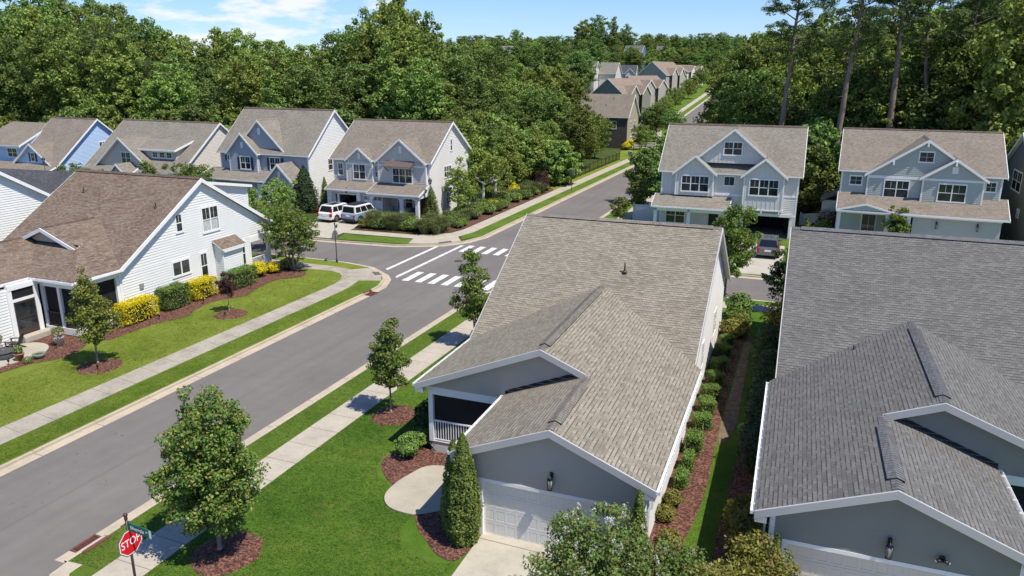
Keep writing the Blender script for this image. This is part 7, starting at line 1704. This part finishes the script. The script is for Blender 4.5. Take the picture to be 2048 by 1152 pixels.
# skyline of the left woods: photo column, treetop row
SKY = [(-200, -60), (0, -60), (230, -45), (300, 0), (345, 45), (380, 62), (440, 45), (500, 48), (535, 50), (570, 75), (640, 75), (670, 82), (690, 55), (720, 20), (780, -10), (840, 10), (880, 65), (920, 78), (980, 96), (1012, 122), (1050, 124), (1090, 118), (1110, 128), (1150, 135), (1200, 155)]
GL = 'tall leafy trees of the woods behind the left houses'; GU = 'undergrowth at the edge of the left woods'
for row, (Y, step, dy) in enumerate([(101, 64, 95), (112, 66, 48), (124, 60, 16), (138, 60, 0)]):
    px = -120 + row * 21
    while px < 1150:
        y_ = Y + rs.uniform(-4, 4); tp = HCAM - (top_at(px, SKY) + dy * rs.uniform(.6, 1.25) - 142) / FPX * y_
        if px > 880: y_ += (px - 880) * .045 * 1.5
        lab = 'tall broadleaf tree in the woods behind the left houses'
        put_wood(px, y_, max(9, tp), 'oak', None, GL, 'forest_tree', lab)
        px += step * rs.uniform(.75, 1.25)
px = -140
while px < 1130:
    Y = rs.uniform(91, 97) + (8 if px > 930 else 0); put_wood(px, Y, rs.uniform(6, 10.5), 'under', None, GU, 'understory_tree', 'low bushy tree at the edge of the left woods'); px += rs.uniform(30, 48)
put_wood(470, 88, 9.5, 'under', 2, None, 'understory_tree', 'bright green bushy tree between the stone grey and steel blue roofs')
put_wood(788, 113, 27.5, 'oak', 3, None, 'forest_tree', 'tallest tree of the left woods, standing above the dove grey house', .95)
put_wood(735, 110, 22.5, 'oak', 1, None, 'forest_tree', 'tall tree just left of the tallest tree of the left woods', .9)
put_wood(1082, 150, 20.5, 'oak', 4, None, 'forest_tree', 'yellow green tall tree near the dark ridge roofs', .75)
for i, (px, Y, h_) in enumerate([(200, 99, 22), (238, 98, 23), (296, 100, 17)]):
    p = at_y(px, 200, Y); plant('bare_pine', ['pale bare trunk at the edge of the left woods, above the stone grey roof', 'brown bare trunk in the left woods right of the pale one', 'thin bare trunk in the left woods above the dormer roof'][i], 'tree', pine('lp%d' % i, 600 + i, h_, .34 - .05 * i, .62, 6, L_PINE, 0, (.3, 0), 14), (p.x, Y, 0))
p = at_y(930, 250, 92); mb = limbs(np.random.default_rng(9), 11, 4, .12, [(.8, 0, 9.5), (-.7, .3, 8.8), (.4, -.5, 10.2), (-.2, .4, 10.8)], (.9, 0))
tag(mb.build('dead_tree', M_BARK_P, None, (p.x, 92, 0)), 'thin bare reddish dead tree behind the dove grey house', 'tree')
# right woods
SKR = [(1380, 175), (1430, 105), (1470, 70), (1520, 60), (1570, 75), (1640, 55), (1700, 40), (1800, 55), (1860, 30), (1920, 15), (1980, -30), (2060, -60), (2300, -60)]
GR = 'leafy trees of the woods behind the right houses'; GRU = 'undergrowth behind the right houses'
for row, (Y, step, dy) in enumerate([(106, 62, 95), (116, 62, 45), (128, 58, 12), (142, 58, 0)]):
    px = 1515 + row * 6
    while px < 2260:
        y_ = Y + rs.uniform(-4, 4); tp = HCAM - (top_at(px, SKR) + dy * rs.uniform(.6, 1.2) - 142) / FPX * y_
        put_wood(px, y_, max(9, tp), 'oak', None, GR, 'forest_tree', 'broadleaf tree in the woods behind the right houses'); px += step * rs.uniform(.75, 1.25)
px = 1480
while px < 2200:
    put_wood(px, rs.uniform(97, 102), rs.uniform(6, 9.5), 'under', None, GRU, 'understory_tree', 'low bushy tree behind the right houses'); px += rs.uniform(34, 50)
for i, (px, Y, h_, lb) in enumerate([(1468, 118, 18, 'pale leaved tree at the left end of the right woods, over the far street'), (1500, 114, 19.5, 'taller pale leaved tree at the left end of the right woods'), (1640, 90, 8, 'bushy tree in the gap between the pale grey and sage grey houses'), (1655, 95, 10.5, 'taller bushy tree behind the gap between the pale grey and sage grey houses'), (2040, 93, 24, 'big light green tree at the right edge behind the dark olive gable')]):
    put_wood(px, Y, h_, 'oak' if h_ > 12 else 'under', 3 if h_ > 12 else None, None, 'forest_tree', lb, 1.0 if h_ < 24 else 1.0)
for i, (px, Y, h_, r0, kink, ln, lb) in enumerate([(1556, 100, 27, .46, 0, (1.2, 0), 'leaning pine with a dark crown right above the pale grey house'), (1668, 96, 27, .46, 0, (1.6, 0), 'thick pine trunk between the pale grey and sage grey houses'), (1781, 99, 30, .50, 0, (-.3, 0), 'straight thick pine rising behind the ridge of the sage grey house'), (1842, 101, 27, .36, .55, (-.6, 0), 'crooked pine right of the straight thick pine'), (1910, 103, 26, .34, .1, (.5, 0), 'slim dark pine behind the right end of the sage grey roof'), (1960, 112, 30, .36, 0, (0, 0), 'tall pine at the right with its crown out of the picture')]):
    p = at_y(px, 250, Y); plant('pine_tree', lb, 'pine', pine('rp%d' % i, 700 + i, h_, r0, .63 if i else .60, 9.5, L_PINE, kink, ln, 30), (p.x, Y, 0))
# hill woods: far trees in front of and on the ridge
GH = 'far trees on the wooded hill'
for Y, a, b, tops in [(215, 960, 1150, (8, 11)), (262, 990, 1150, (8, 12)), (300, 1000, 1250, (7, 11)), (340, 1150, 1420, (10, 14)), (380, 1010, 1440, (10, 14)), (430, 1000, 1480, (11, 15)), (490, 960, 1500, (13, 17)), (560, 900, 1540, (14, 18))]:
    px = a
    while px < b:
        put_wood(px, Y + rs.uniform(-10, 10), rs.uniform(*tops), 'oak', None, GH, 'hill_tree', 'broadleaf tree on the far wooded hill', 1.15); px += 9.5 * 1510 / Y * rs.uniform(.8, 1.2)
for i, (px, Y, h_) in enumerate([(1165, 475, 27), (1195, 480, 30), (1225, 475, 29), (1250, 485, 24)]): put_wood(px, Y, h_, 'oak', None, 'tallest clump of trees on the far ridge', 'hill_tree', 'tree of the tallest clump on the far ridge', 1.15)
put_wood(1035, 470, 21, 'oak', None, None, 'hill_tree', 'dark tree beside the twin gabled white house on the ridge', 1.0)
for px in range(1290, 1500, 30): put_wood(px, 520 + rs.uniform(-15, 15), 17, 'oak', None, GH, 'hill_tree', 'broadleaf tree on the far wooded hill', 1.15)
# woods running back either side so that the ground behind is never bare
for sx, a, b in ((-1, -115, -52), (1, -8, 95)):
    for Y in (160, 185, 215, 250, 290):
        x = a - (0 if sx > 0 else (Y - 160) * .6)
        while x < b + (Y - 160) * .2:
            if not (sx < 0 and x > -78 and Y > 180):
                lst = WOOD['oak']; H, ms = lst[rs.randrange(len(lst))]; tp = rs.uniform(15, 21) if sx < 0 else rs.uniform(17, 23)
                plant('forest_tree', 'tall broadleaf tree deep in the woods', 'tree', ms, (x, Y + rs.uniform(-6, 6), hill(Y) - .1), rs.uniform(0, 6), (1.1, 1.1, tp / H), 'trees deep in the woods')
            x += rs.uniform(8, 12)

# --- grass blades on the near lawns
def turf(name, seed, n, region, mat, zz, size=.10):
    rng = np.random.default_rng(seed); x0, x1, y0, y1 = region
    P = np.stack([rng.uniform(x0, x1, n), y0 + (y1 - y0) * rng.uniform(0, 1, n) ** 1.25, np.full(n, zz)], 1)
    keep = np.ones(n, bool)
    for (a, b, c, d) in TURF_OUT: keep &= ~((P[:, 0] > a) & (P[:, 0] < b) & (P[:, 1] > c) & (P[:, 1] < d))
    for (cx, cy, r) in TURF_RING: keep &= (P[:, 0] - cx) ** 2 + (P[:, 1] - cy) ** 2 > r * r
    P = P[keep]; m = len(P); up = np.tile([0, 0, 1.0], (m, 1)); Q = leaf_arrays(rng, P + np.array([0, 0, .02]), up, size, .22, jit=.55)
    o = obj_from(name, leaf_mesh(name, Q, mat)); return tag(o, 'short mown grass', 'grass', None, 'stuff')
TURF_OUT = [(-20.31, -18.71, 0, 60), (-33.24, -31.55, 0, 60), (-9.75, -4.2, 0, 22), (-10.6, -3.6, 21, 60), (-4.3, -2.85, 20.6, 51)]
TURF_RING = [(-17.1, 16.75, 1.15), (-17.35, 28.1, 1.05), (-17.75, 38.2, .85), (-35.35, 27.25, 1.15), (-35.25, 37.25, 1.05), (-14.0, 24.4, 1.7), (-12.3, 23.2, 2.1), (-10.7, 20.7, 1.75), (-11.5, 25.5, 2.6), (-14.6, 25.5, 1.2)]
L_TURF = turf_mat('turf_blades', (0.046, 0.105, 0.015), (0.108, 0.185, 0.028), (0.195, 0.255, 0.050), (0.25, 0.22, 0.075), 0.6)
L_TURFL = turf_mat('turf_blades_olive', (0.105, 0.155, 0.018), (0.175, 0.222, 0.032), (0.245, 0.275, 0.055), (0.34, 0.285, 0.10))
turf('grass', 901, 46000, (-18.72, -9.6, 12.6, 24), L_TURF, ZL); turf('grass', 902, 30000, (-18.72, -14.2, 24, 48), L_TURF, ZL); turf('grass', 903, 9000, (-21.6, -20.3, 14.5, 44), L_TURF, ZL)
turf('grass', 905, 34000, (-38.3, -33.24, 10, 48.5), L_TURFL, ZL); turf('grass', 906, 14000, (-31.5, -30.0, 16, 46), L_TURFL, ZL); turf('grass', 907, 6000, (-2.85, -1.9, 17, 44), L_TURF, ZL, .08)

# ------------------------------------------------------------------ signs, lamps, fence
def octagon(r): return [(r * math.cos(PI / 8 + k * PI / 4), r * math.sin(PI / 8 + k * PI / 4)) for k in range(8)]
def stop_sign(label, loc, rotz, text=True, post=3.15, blade=None, top=2.84):
    """post with finial, octagon facing local +x, street blade at the top"""
    t = thing('stop_sign', label, 'sign', loc, rotz)
    mb = MB(); mb.tube(V(0, 0, -.1), V(0, 0, post), .038, .038, 10); mb.lathe(V(0, 0, 0), [(.09, -.02), (.085, .25), (.05, .32)], 10); mb.build('post', M_BRONZE, t)
    mb = MB(); mb.lathe(V(0, 0, post), [(.05, 0), (.05, .05), (.03, .07), (.062, .11), (.066, .15), (.045, .19), (.0, .21)], 12); mb.tube(V(0, -.2, post - .12), V(0, .1, post - .12), .016, .016, 6); mb.build('finial', M_BRONZE, t)
    zc = top - .43; x = .045
    mb = MB(); o = octagon(.45); mb.face([(x, p[0], zc + p[1]) for p in o]); mb.face([(x - .008, p[0], zc + p[1]) for p in o][::-1])
    for k in range(8): a, b = o[k], o[(k + 1) % 8]; mb.face([(x, a[0], zc + a[1]), (x - .008, a[0], zc + a[1]), (x - .008, b[0], zc + b[1]), (x, b[0], zc + b[1])])
    pl = mb.build('sign_plate', M_SIGNBACK, t)
    if text:
        mb = MB(); mb.face([(x + .003, p[0], zc + p[1]) for p in octagon(.415)]); mb.build('white_border', M_SWHITE, pl)
        mb = MB(); mb.face([(x + .006, p[0], zc + p[1]) for p in octagon(.388)]); mb.build('red_face', M_RED, pl)
        text_mesh('lettering', 'STOP', .345, M_SWHITE, pl, (x + .009, 0, zc), (PI / 2, 0, PI / 2), .002, .80)
    return t
t = stop_sign('red stop sign on a dark post at the near pavement, with green name blade', (-17.5, 13.54, ZL), 0, True)
mb = MB(); mb.box(.06, 1.02, -.012, .012, -.13, .13); bl = mb.build('street_blade', M_GREEN, t, (0, 0, 2.93)); bl.rotation_euler = (0, 0, R(-4))
mb = MB(); mb.box(.93, 1.015, -.0145, -.0125, -.125, .125); mb.build('block_panel', M_SWHITE, bl)
text_mesh('lettering', 'Silvervale', .165, M_SWHITE, bl, (.44, -.0145, 0), (PI / 2, 0, 0), .001, .92); text_mesh('suffix', 'Dr', .085, M_SWHITE, bl, (.84, -.0145, .03), (PI / 2, 0, 0), .001)
t = stop_sign('stop sign seen from its grey back at the white house corner', (-36.96, 51.88, ZL), PI, False, 3.2, None, 2.75)
mb = MB(); mb.box(.05, .75, -.012, .012, -.14, .14); bl = mb.build('street_blade', M_GREEN, t, (0, 0, 3.0)); bl.rotation_euler = (0, 0, R(-70))
mb = MB(); mb.box(.06, .13, -.0145, -.0125, -.12, .12); mb.build('block_panel', M_SWHITE, bl)
def lamp_post(label, loc, H=4.3, arm=False):
    t = thing('lamp_post', label, 'street lamp', loc)
    mb = MB(); mb.lathe(V(0, 0, -.05), [(.16, 0), (.15, .12), (.10, .2), (.085, .75), (.05, .85)], 12); mb.tube(V(0, 0, .8), V(0, 0, H - .75), .05, .038, 10); mb.lathe(V(0, 0, H - .8), [(.05, 0), (.07, .05), (.045, .1), (.09, .2), (.12, .24)], 12); mb.build('pole', M_BLACK, t)
    mb = MB(); mb.lathe(V(0, 0, H - .55), [(.12, 0), (.19, .33)], 10); mb.build('lamp_glass', M_LAMPGLASS, t)
    mb = MB(); mb.lathe(V(0, 0, H - .22), [(.24, 0), (.20, .06), (.09, .2), (.03, .24), (.03, .3), (.0, .36)], 12)
    for k in range(4): a = k * PI / 2 + .4; mb.tube(V(.125 * math.cos(a), .125 * math.sin(a), H - .55), V(.2 * math.cos(a), .2 * math.sin(a), H - .21), .012, .012, 4)
    mb.build('cap', M_BLACK, t); return t
lamp_post('black lamp post in the corner garden before the dove grey house', (-38.14, 71.0, ZL), 4.6)
lamp_post('tall black lamp post on the far grass beside the small utility box', (-33.9, 146.5, ZL), 5.6)
p = at(87, 322, 4.6); lamp_post('black lamp post in front of the sky blue house', (p.x, p.y, ZL), 5.0)
t = thing('street_sign', 'dark speed sign post on the verge beside the black fence', 'sign', (-30.7, 97.2, ZL)); t['label'] = 'slim dark sign post seen edge on beside the black fence'
mb = MB(); mb.tube(V(0, 0, 0), V(0, 0, 3.2), .035, .035, 8); mb.build('post', M_BLACK, t); mb = MB(); mb.box(-.28, .28, .03, .045, 2.1, 2.9); mb.build('panel', M_SIGNBACK, t)
t = thing('iron_fence', 'black iron picket fence along the far left pavement', 'fence', (-34.0, 100.2, ZL)); L = 36.0
mb = MB()
for z in (.15, 1.15, 1.3): mb.box(-.02, .02, 0, L, z, z + .04)
n = int(L / .13)
for i in range(n): y = L * i / n; mb.box(-.009, .009, y, y + .018, .05, 1.36)
mb.build('railing', M_BLACK, t)
for i in range(16): mb = MB(); y = L * i / 15; mb.box(-.04, .04, y - .04, y + .04, 0, 1.45); mb.build('post', M_BLACK, t)
t = thing('utility_box', 'pale grey utility box on the grass below the far lamp post', 'utility box', (-33.7, 143.6, ZL)); mb = MB(); mb.box(-.45, .45, -.4, .4, 0, .75); mb.box(-.48, .48, -.43, .43, .75, .82); mb.build('cabinet', M_GREY, t); mb = MB(); mb.box(-.2, .2, -.42, -.4, .2, .6); mb.build('panel', M_PLATE, t)
PL = [(-38.7, 34.6), (-38.55, 38.3), (-38.1, 42.6), (-38.6, 46.4), (-35.1, 36.6), (-34.9, 26.75), (-40.05, 28.3), (-40.05, 25.45), (-38.0, 47.6)]
for i, (x, y) in enumerate(PL):
    t = thing('path_light', 'small dark path light in the mulch before the white house', 'path light', (x, y, ZL + .02), i, 'path lights in the mulch before the white house')
    mb = MB(); mb.tube(V(0, 0, 0), V(0, 0, .28), .014, .014, 6); mb.build('stem', M_BLACK, t); mb = MB(); mb.lathe(V(0, 0, .2), [(.05, 0), (.055, .1), (.08, .11), (.03, .16)], 10); mb.build('head', M_BLACK, t)

# ------------------------------------------------------------------ patio furniture
t = thing('patio_chair', 'charcoal slatted garden chair on the patio of the white house', 'chair', (-42.0, 27.2, ZL + .05), R(-60))
mb = MB()
for k in range(5): mb.box(-.28, .28, -.28 + k * .12, -.18 + k * .12, .36 - k * .025 + .06, .385 - k * .025 + .06)
mb.build('seat', M_CHAIR, t)
for k in range(5):
    mb = MB(); x = -.24 + k * .12; h_ = .62 + (.10 if k == 2 else .06 if k in (1, 3) else 0); mb.obox(V(x, .27, .3), X_, V(0, .94, -.34), V(0, .34, .94), -.05, .05, 0, .022, 0, h_); mb.build('back_slat', M_CHAIR, t)
for sx in (-1, 1):
    mb = MB(); mb.box(sx * .36 - .07, sx * .36 + .07, -.34, .42, .56, .585); mb.build('armrest', M_CHAIR, t)
    mb = MB(); mb.box(sx * .33 - .05, sx * .33 + .05, -.3, -.27, 0, .56); mb.build('front_leg', M_CHAIR, t)
    mb = MB(); mb.obox(V(sx * .30, -.3, .34), X_, V(0, .92, -.38), V(0, .38, .92), -.012, .012, 0, .85, -.06, .04); mb.build('rear_leg', M_CHAIR, t)
t = thing('fire_pit', 'round charcoal covered fire pit on the patio beside the chair', 'fire pit', (-41.35, 26.1, ZL + .05))
mb = MB(); mb.lathe(V(0, 0, 0), [(.52, 0), (.54, .1), (.54, .34), (.50, .38)], 28); mb.build('body', M_COVER, t)
mb = MB(); mb.lathe(V(0, 0, .36), [(.585, 0), (.59, .03), (.54, .055), (.2, .075), (.06, .08)], 28); cv_ = mb.build('cover', M_COVER, t); mb = MB(); mb.box(-.1, .1, -.025, .025, .44, .465); mb.build('tag', M_GREY, cv_)
def pot(label, loc, r, h_, mat, foliage, dims, n, seed, fl=None):
    t = thing('planter', label, 'planter', loc)
    mb = MB(); mb.lathe(V(0, 0, 0), [(r * .68, 0), (r * .95, h_ * .82), (r * 1.06, h_ * .84), (r * 1.06, h_), (r * .9, h_), (r * .88, h_ * .9)], 18); mb.build('pot', mat, t)
    f = obj_from('plant', hedge_mesh('pot_plant', seed, *dims, n, .10, foliage, 'ball'), t); f.location = (0, 0, h_ * .8)
    if fl: g = obj_from('flowers', hedge_mesh('pot_flowers', seed + 1, dims[0] * 1.25, dims[1] * 1.25, dims[2] * .8, n // 3, .09, fl, 'ball'), t); g.location = (0, 0, h_ * .9)
    return t
pot('pale round pot of leafy pink and green plants in the mulch by the screened porch', (-40.38, 28.75, ZL + .05), .27, .5, M_POTW, L_BRIGHT, (.7, .7, .7), 420, 3, L_PINK)
pot('brown clay pot with a small leafy plant beside the covered fire pit', (-40.14, 26.15, ZL + .05), .25, .42, M_TERRA, L_BOX, (.45, .45, .55), 260, 5)
t = thing('bowl_planter', 'low grey green glazed bowl at the edge of the patio', 'planter', (-39.55, 26.85, ZL + .05)); mb = MB(); mb.lathe(V(0, 0, 0), [(.2, 0), (.3, .1), (.34, .24), (.30, .26), (.28, .2)], 18); mb.build('bowl', M_POTG, t); mb = MB(); mb.lathe(V(0, 0, .19), [(.28, 0), (.2, .02)], 14); mb.build('soil', M_MULCH, t)
shrub('leafy_plant', 'small bright plant at the mulch edge in front of the patio', (-39.45, 26.15, ZL), (.6, .6, .35), 340, .07, L_BRIGHT, 'ball', 401, core=False)
# porch of the dove grey house
for lb, x in (('beige armchair on the porch of the dove grey house', -43.6), ('dark rocking chair on the porch of the dove grey house, nearest the door', -40.6)):
    t = thing('porch_chair', lb, 'chair', (x, 71.4, .25), R(180)); mt = M_CUSH if 'beige' in lb else M_CHAIR
    mb = MB(); mb.box(-.35, .35, -.32, .32, .3, .46); mb.build('seat', mt, t); mb = MB(); mb.obox(V(0, -.28, .42), X_, Y_, Z_, -.35, .35, -.08, .05, 0, .55); mb.build('backrest', mt, t)
    for sx in (-1, 1): mb = MB(); mb.box(sx * .38 - .05, sx * .38 + .05, -.3, .32, 0, .62); mb.build('armrest', mt, t)
t = thing('porch_sofa', 'grey cushioned sofa under the porch window of the dove grey house', 'sofa', (-42.0, 71.7, .25)); mb = MB(); mb.box(-.8, .8, -.4, .3, .2, .45); mb.build('seat', M_GREY, t); mb = MB(); mb.box(-.8, .8, .2, .35, .45, .85); mb.build('backrest', M_GREY, t)

# ------------------------------------------------------------------ cars (front towards +y)
def car(label, loc, rotz, L, Wd, H, paint_m, boxy=False, roofrails=True, plain=False, sun_roof=True, clad=False):
    t = thing('parked_car', label, 'car', loc, rotz)
    hw = Wd / 2; zb, zw = .30, H * .58
    # body: side profile stations along y, cross-section per station
    yb, yf = -L / 2, L / 2
    st = [(yb, .82, .52, zw - .10), (yb + .06, .93, .34, zw - .02), (yb + .45, 1.0, zb, zw), (0, 1.0, zb, zw), (yf - 1.25, 1.0, zb, zw - .02), (yf - .95, .98, zb, zw - .06), (yf - .25, .93, .34, zw - (.12 if boxy else .22)), (yf - .03, .82, .42, zw - (.2 if boxy else .34))]
    mb = MB()
    def ring(y, k, z0, z1):
        w = hw * k; zm = z0 + (z1 - z0) * .55
        return [V(-w * .88, y, z0), V(-w, y, z0 + .12), V(-w, y, zm), V(-w * .96, y, z1 - .03), V(-w * .88, y, z1), V(w * .88, y, z1), V(w * .96, y, z1 - .03), V(w, y, zm), V(w, y, z0 + .12), V(w * .88, y, z0)]
    rg = [ring(*s_) for s_ in st]
    for a, b in zip(rg[:-1], rg[1:]):
        for i in range(10): j = (i + 1) % 10; mb.face([a[i], b[i], b[j], a[j]], 0, False)
    mb.face(rg[0]); mb.face(rg[-1][::-1])
    body = mb.build('body', paint_m, t)
    # cabin
    cy0, cy1 = yb + (.10 if boxy else .18), yf - (1.35 if boxy else 1.2); ry0, ry1 = yb + (.22 if boxy else .55), yf - (1.95 if boxy else 2.15)
    tw = .80 if boxy else .76
    B = [V(-hw * .94, cy0, zw - .02), V(hw * .94, cy0, zw - .02), V(hw * .94, cy1, zw - .02), V(-hw * .94, cy1, zw - .02)]
    T = [V(-hw * tw, ry0, H - .05), V(hw * tw, ry0, H - .05), V(hw * tw, ry1, H - .05), V(-hw * tw, ry1, H - .05)]
    T2 = [V(-hw * tw * .9, ry0 + .12, H), V(hw * tw * .9, ry0 + .12, H), V(hw * tw * .9, ry1 - .15, H), V(-hw * tw * .9, ry1 - .15, H)]
    mb = MB()
    for i in range(4): j = (i + 1) % 4; mb.face([B[i], B[j], T[j], T[i]]); mb.face([T[i], T[j], T2[j], T2[i]])
    mb.face(T2); mb.build('roof', M_CAR_W if boxy else paint_m, t)
    def glassq(a, b, c, d, u0, u1, v0, v1, name, off=.008):
        P = lambda u, v: (a.lerp(b, u)).lerp(d.lerp(c, u), v)
        n = (b - a).cross(d - a).normalized(); q = [P(u0, v0), P(u1, v0), P(u1, v1), P(u0, v1)]
        m = MB(); m.face([x + n * off for x in q]); m.face([x - n * .01 for x in q][::-1])
        for i in range(4): j = (i + 1) % 4; m.face([q[i] + n * off, q[i] - n * .01, q[j] - n * .01, q[j] + n * off])
        return m.build(name, M_CARGLASS, t)
    glassq(B[0], B[1], T[1], T[0], .08, .92, .12, .92, 'rear_window')
    glassq(B[2], B[3], T[3], T[2], .06, .94, .08, .94, 'windscreen')
    for u0, u1 in ((.05, .30), (.33, .62), (.65, .95)): glassq(B[1], B[2], T[2], T[1], u0, u1, .14, .88, 'side_window'); glassq(B[3], B[0], T[0], T[3], 1 - u1, 1 - u0, .14, .88, 'side_window')
    if sun_roof: m = MB(); m.box(-hw * .52, hw * .52, ry0 + .35, ry1 - .35, H + .001, H + .012); m.build('sunroof', M_CARGLASS, t)
    if roofrails:
        for sx in (-1, 1): m = MB(); m.box(sx * hw * .68 - .02, sx * hw * .68 + .02, ry0 + .2, ry1 - .1, H, H + .06); m.build('roof_rail', M_BLACK, t)
    r = H * .205
    for sx in (-1, 1):
        for y in (yb + .85, yf - .9):
            m = MB(); m.tube(V(sx * (hw - .22), y, r), V(sx * (hw + .015), y, r), r, r, 18); w = m.build('wheel', M_TYRE, t)
            m = MB(); m.tube(V(sx * (hw + .0), y, r), V(sx * (hw + .022), y, r), r * .64, r * .6, 14); m.build('rim', M_RIM, w)
            m = MB()
            for k in range(10):
                a, b = PI * k / 10, PI * (k + 1) / 10; q = [V(sx * hw * 1.004, y + math.cos(x) * rr, r + math.sin(x) * rr) for x, rr in ((a, r * 1.06), (b, r * 1.06), (b, r * 1.24), (a, r * 1.24))]
                m.face(q if sx < 0 else q[::-1]); m.face([p + V(sx * .012, 0, 0) for p in (q if sx > 0 else q[::-1])])
            m.build('wheel_arch', M_BLACK, t)
        m = MB()
        if boxy: m.box(sx * hw * .82 - .08, sx * hw * .82 + .08, yb - .03, yb + .12, zw - .42, zw - .12)
        else: m.obox(V(sx * hw * .83, yb + .05, zw - .12), X_, Y_, Z_, -.10, .12, -.07, .12, -.28, .08); m.obox(V(sx * hw * .86, yb + .20, zw + .05), X_, Y_, Z_, -.04, .05, -.03, .08, 0, .42)
        m.build('tail_lamp', M_TAIL, t)
        m = MB(); m.box(sx * (hw + .02) - .1, sx * (hw + .02) + .1, cy1 - .32, cy1 - .16, zw + .02, zw + .2); m.build('mirror', paint_m, t)
        m = MB(); m.box(sx * hw * .72 - .16, sx * hw * .72 + .16, yf - .12, yf + .0, zw - .36, zw - .2); m.build('headlight', M_LAMPGLASS, t)
    m = MB(); m.box(-hw * .9, hw * .9, yb - .05, yb + .1, .34, .54); m.build('rear_bumper', M_BLACK if clad or boxy else paint_m, t)
    m = MB(); m.box(-.26, .26, yb - .035 + .02, yb + .05, zw - .32, zw - .18); m.build('number_plate', M_SWHITE, t)
    m = MB(); m.box(-hw * .82, hw * .82, yb + .25, yf - .25, .2, .34); m.build('underbody', M_FLASH, t)
    if boxy: m = MB(); m.box(-hw * .62, hw * .62, ry0 + .5, ry1 - .3, H + .03, H + .09); m.build('roof_rack', M_BLACK, t)
    return t
car('white sport utility car parked before the open garage of the dove grey house', (-48.0, 68.3, Z_WALK + .012), R(-4), 4.95, 2.0, 1.78, M_CAR_W, roofrails=False)
car('pale blue boxy off road car with a white roof, parked beside the white car', (-45.15, 68.55, Z_WALK + .012), R(-6), 4.85, 2.0, 1.9, M_CAR_B, boxy=True, roofrails=False)
car('graphite sport utility car nosed into the open garage of the pale grey house', (-3.45, 69.4, Z_WALK + .012), R(2), 4.7, 1.95, 1.68, M_CAR_G)
car('white car parked in front of the dark sage row house up the hill', (-41.0, 192.0, hill(192) + .02), R(-80), 4.9, 1.95, 1.65, M_CAR_W)
car('white car half hidden on the first side street up the hill', (-41.5, 172.2, .13), R(88), 4.8, 1.9, 1.6, M_CAR_W)
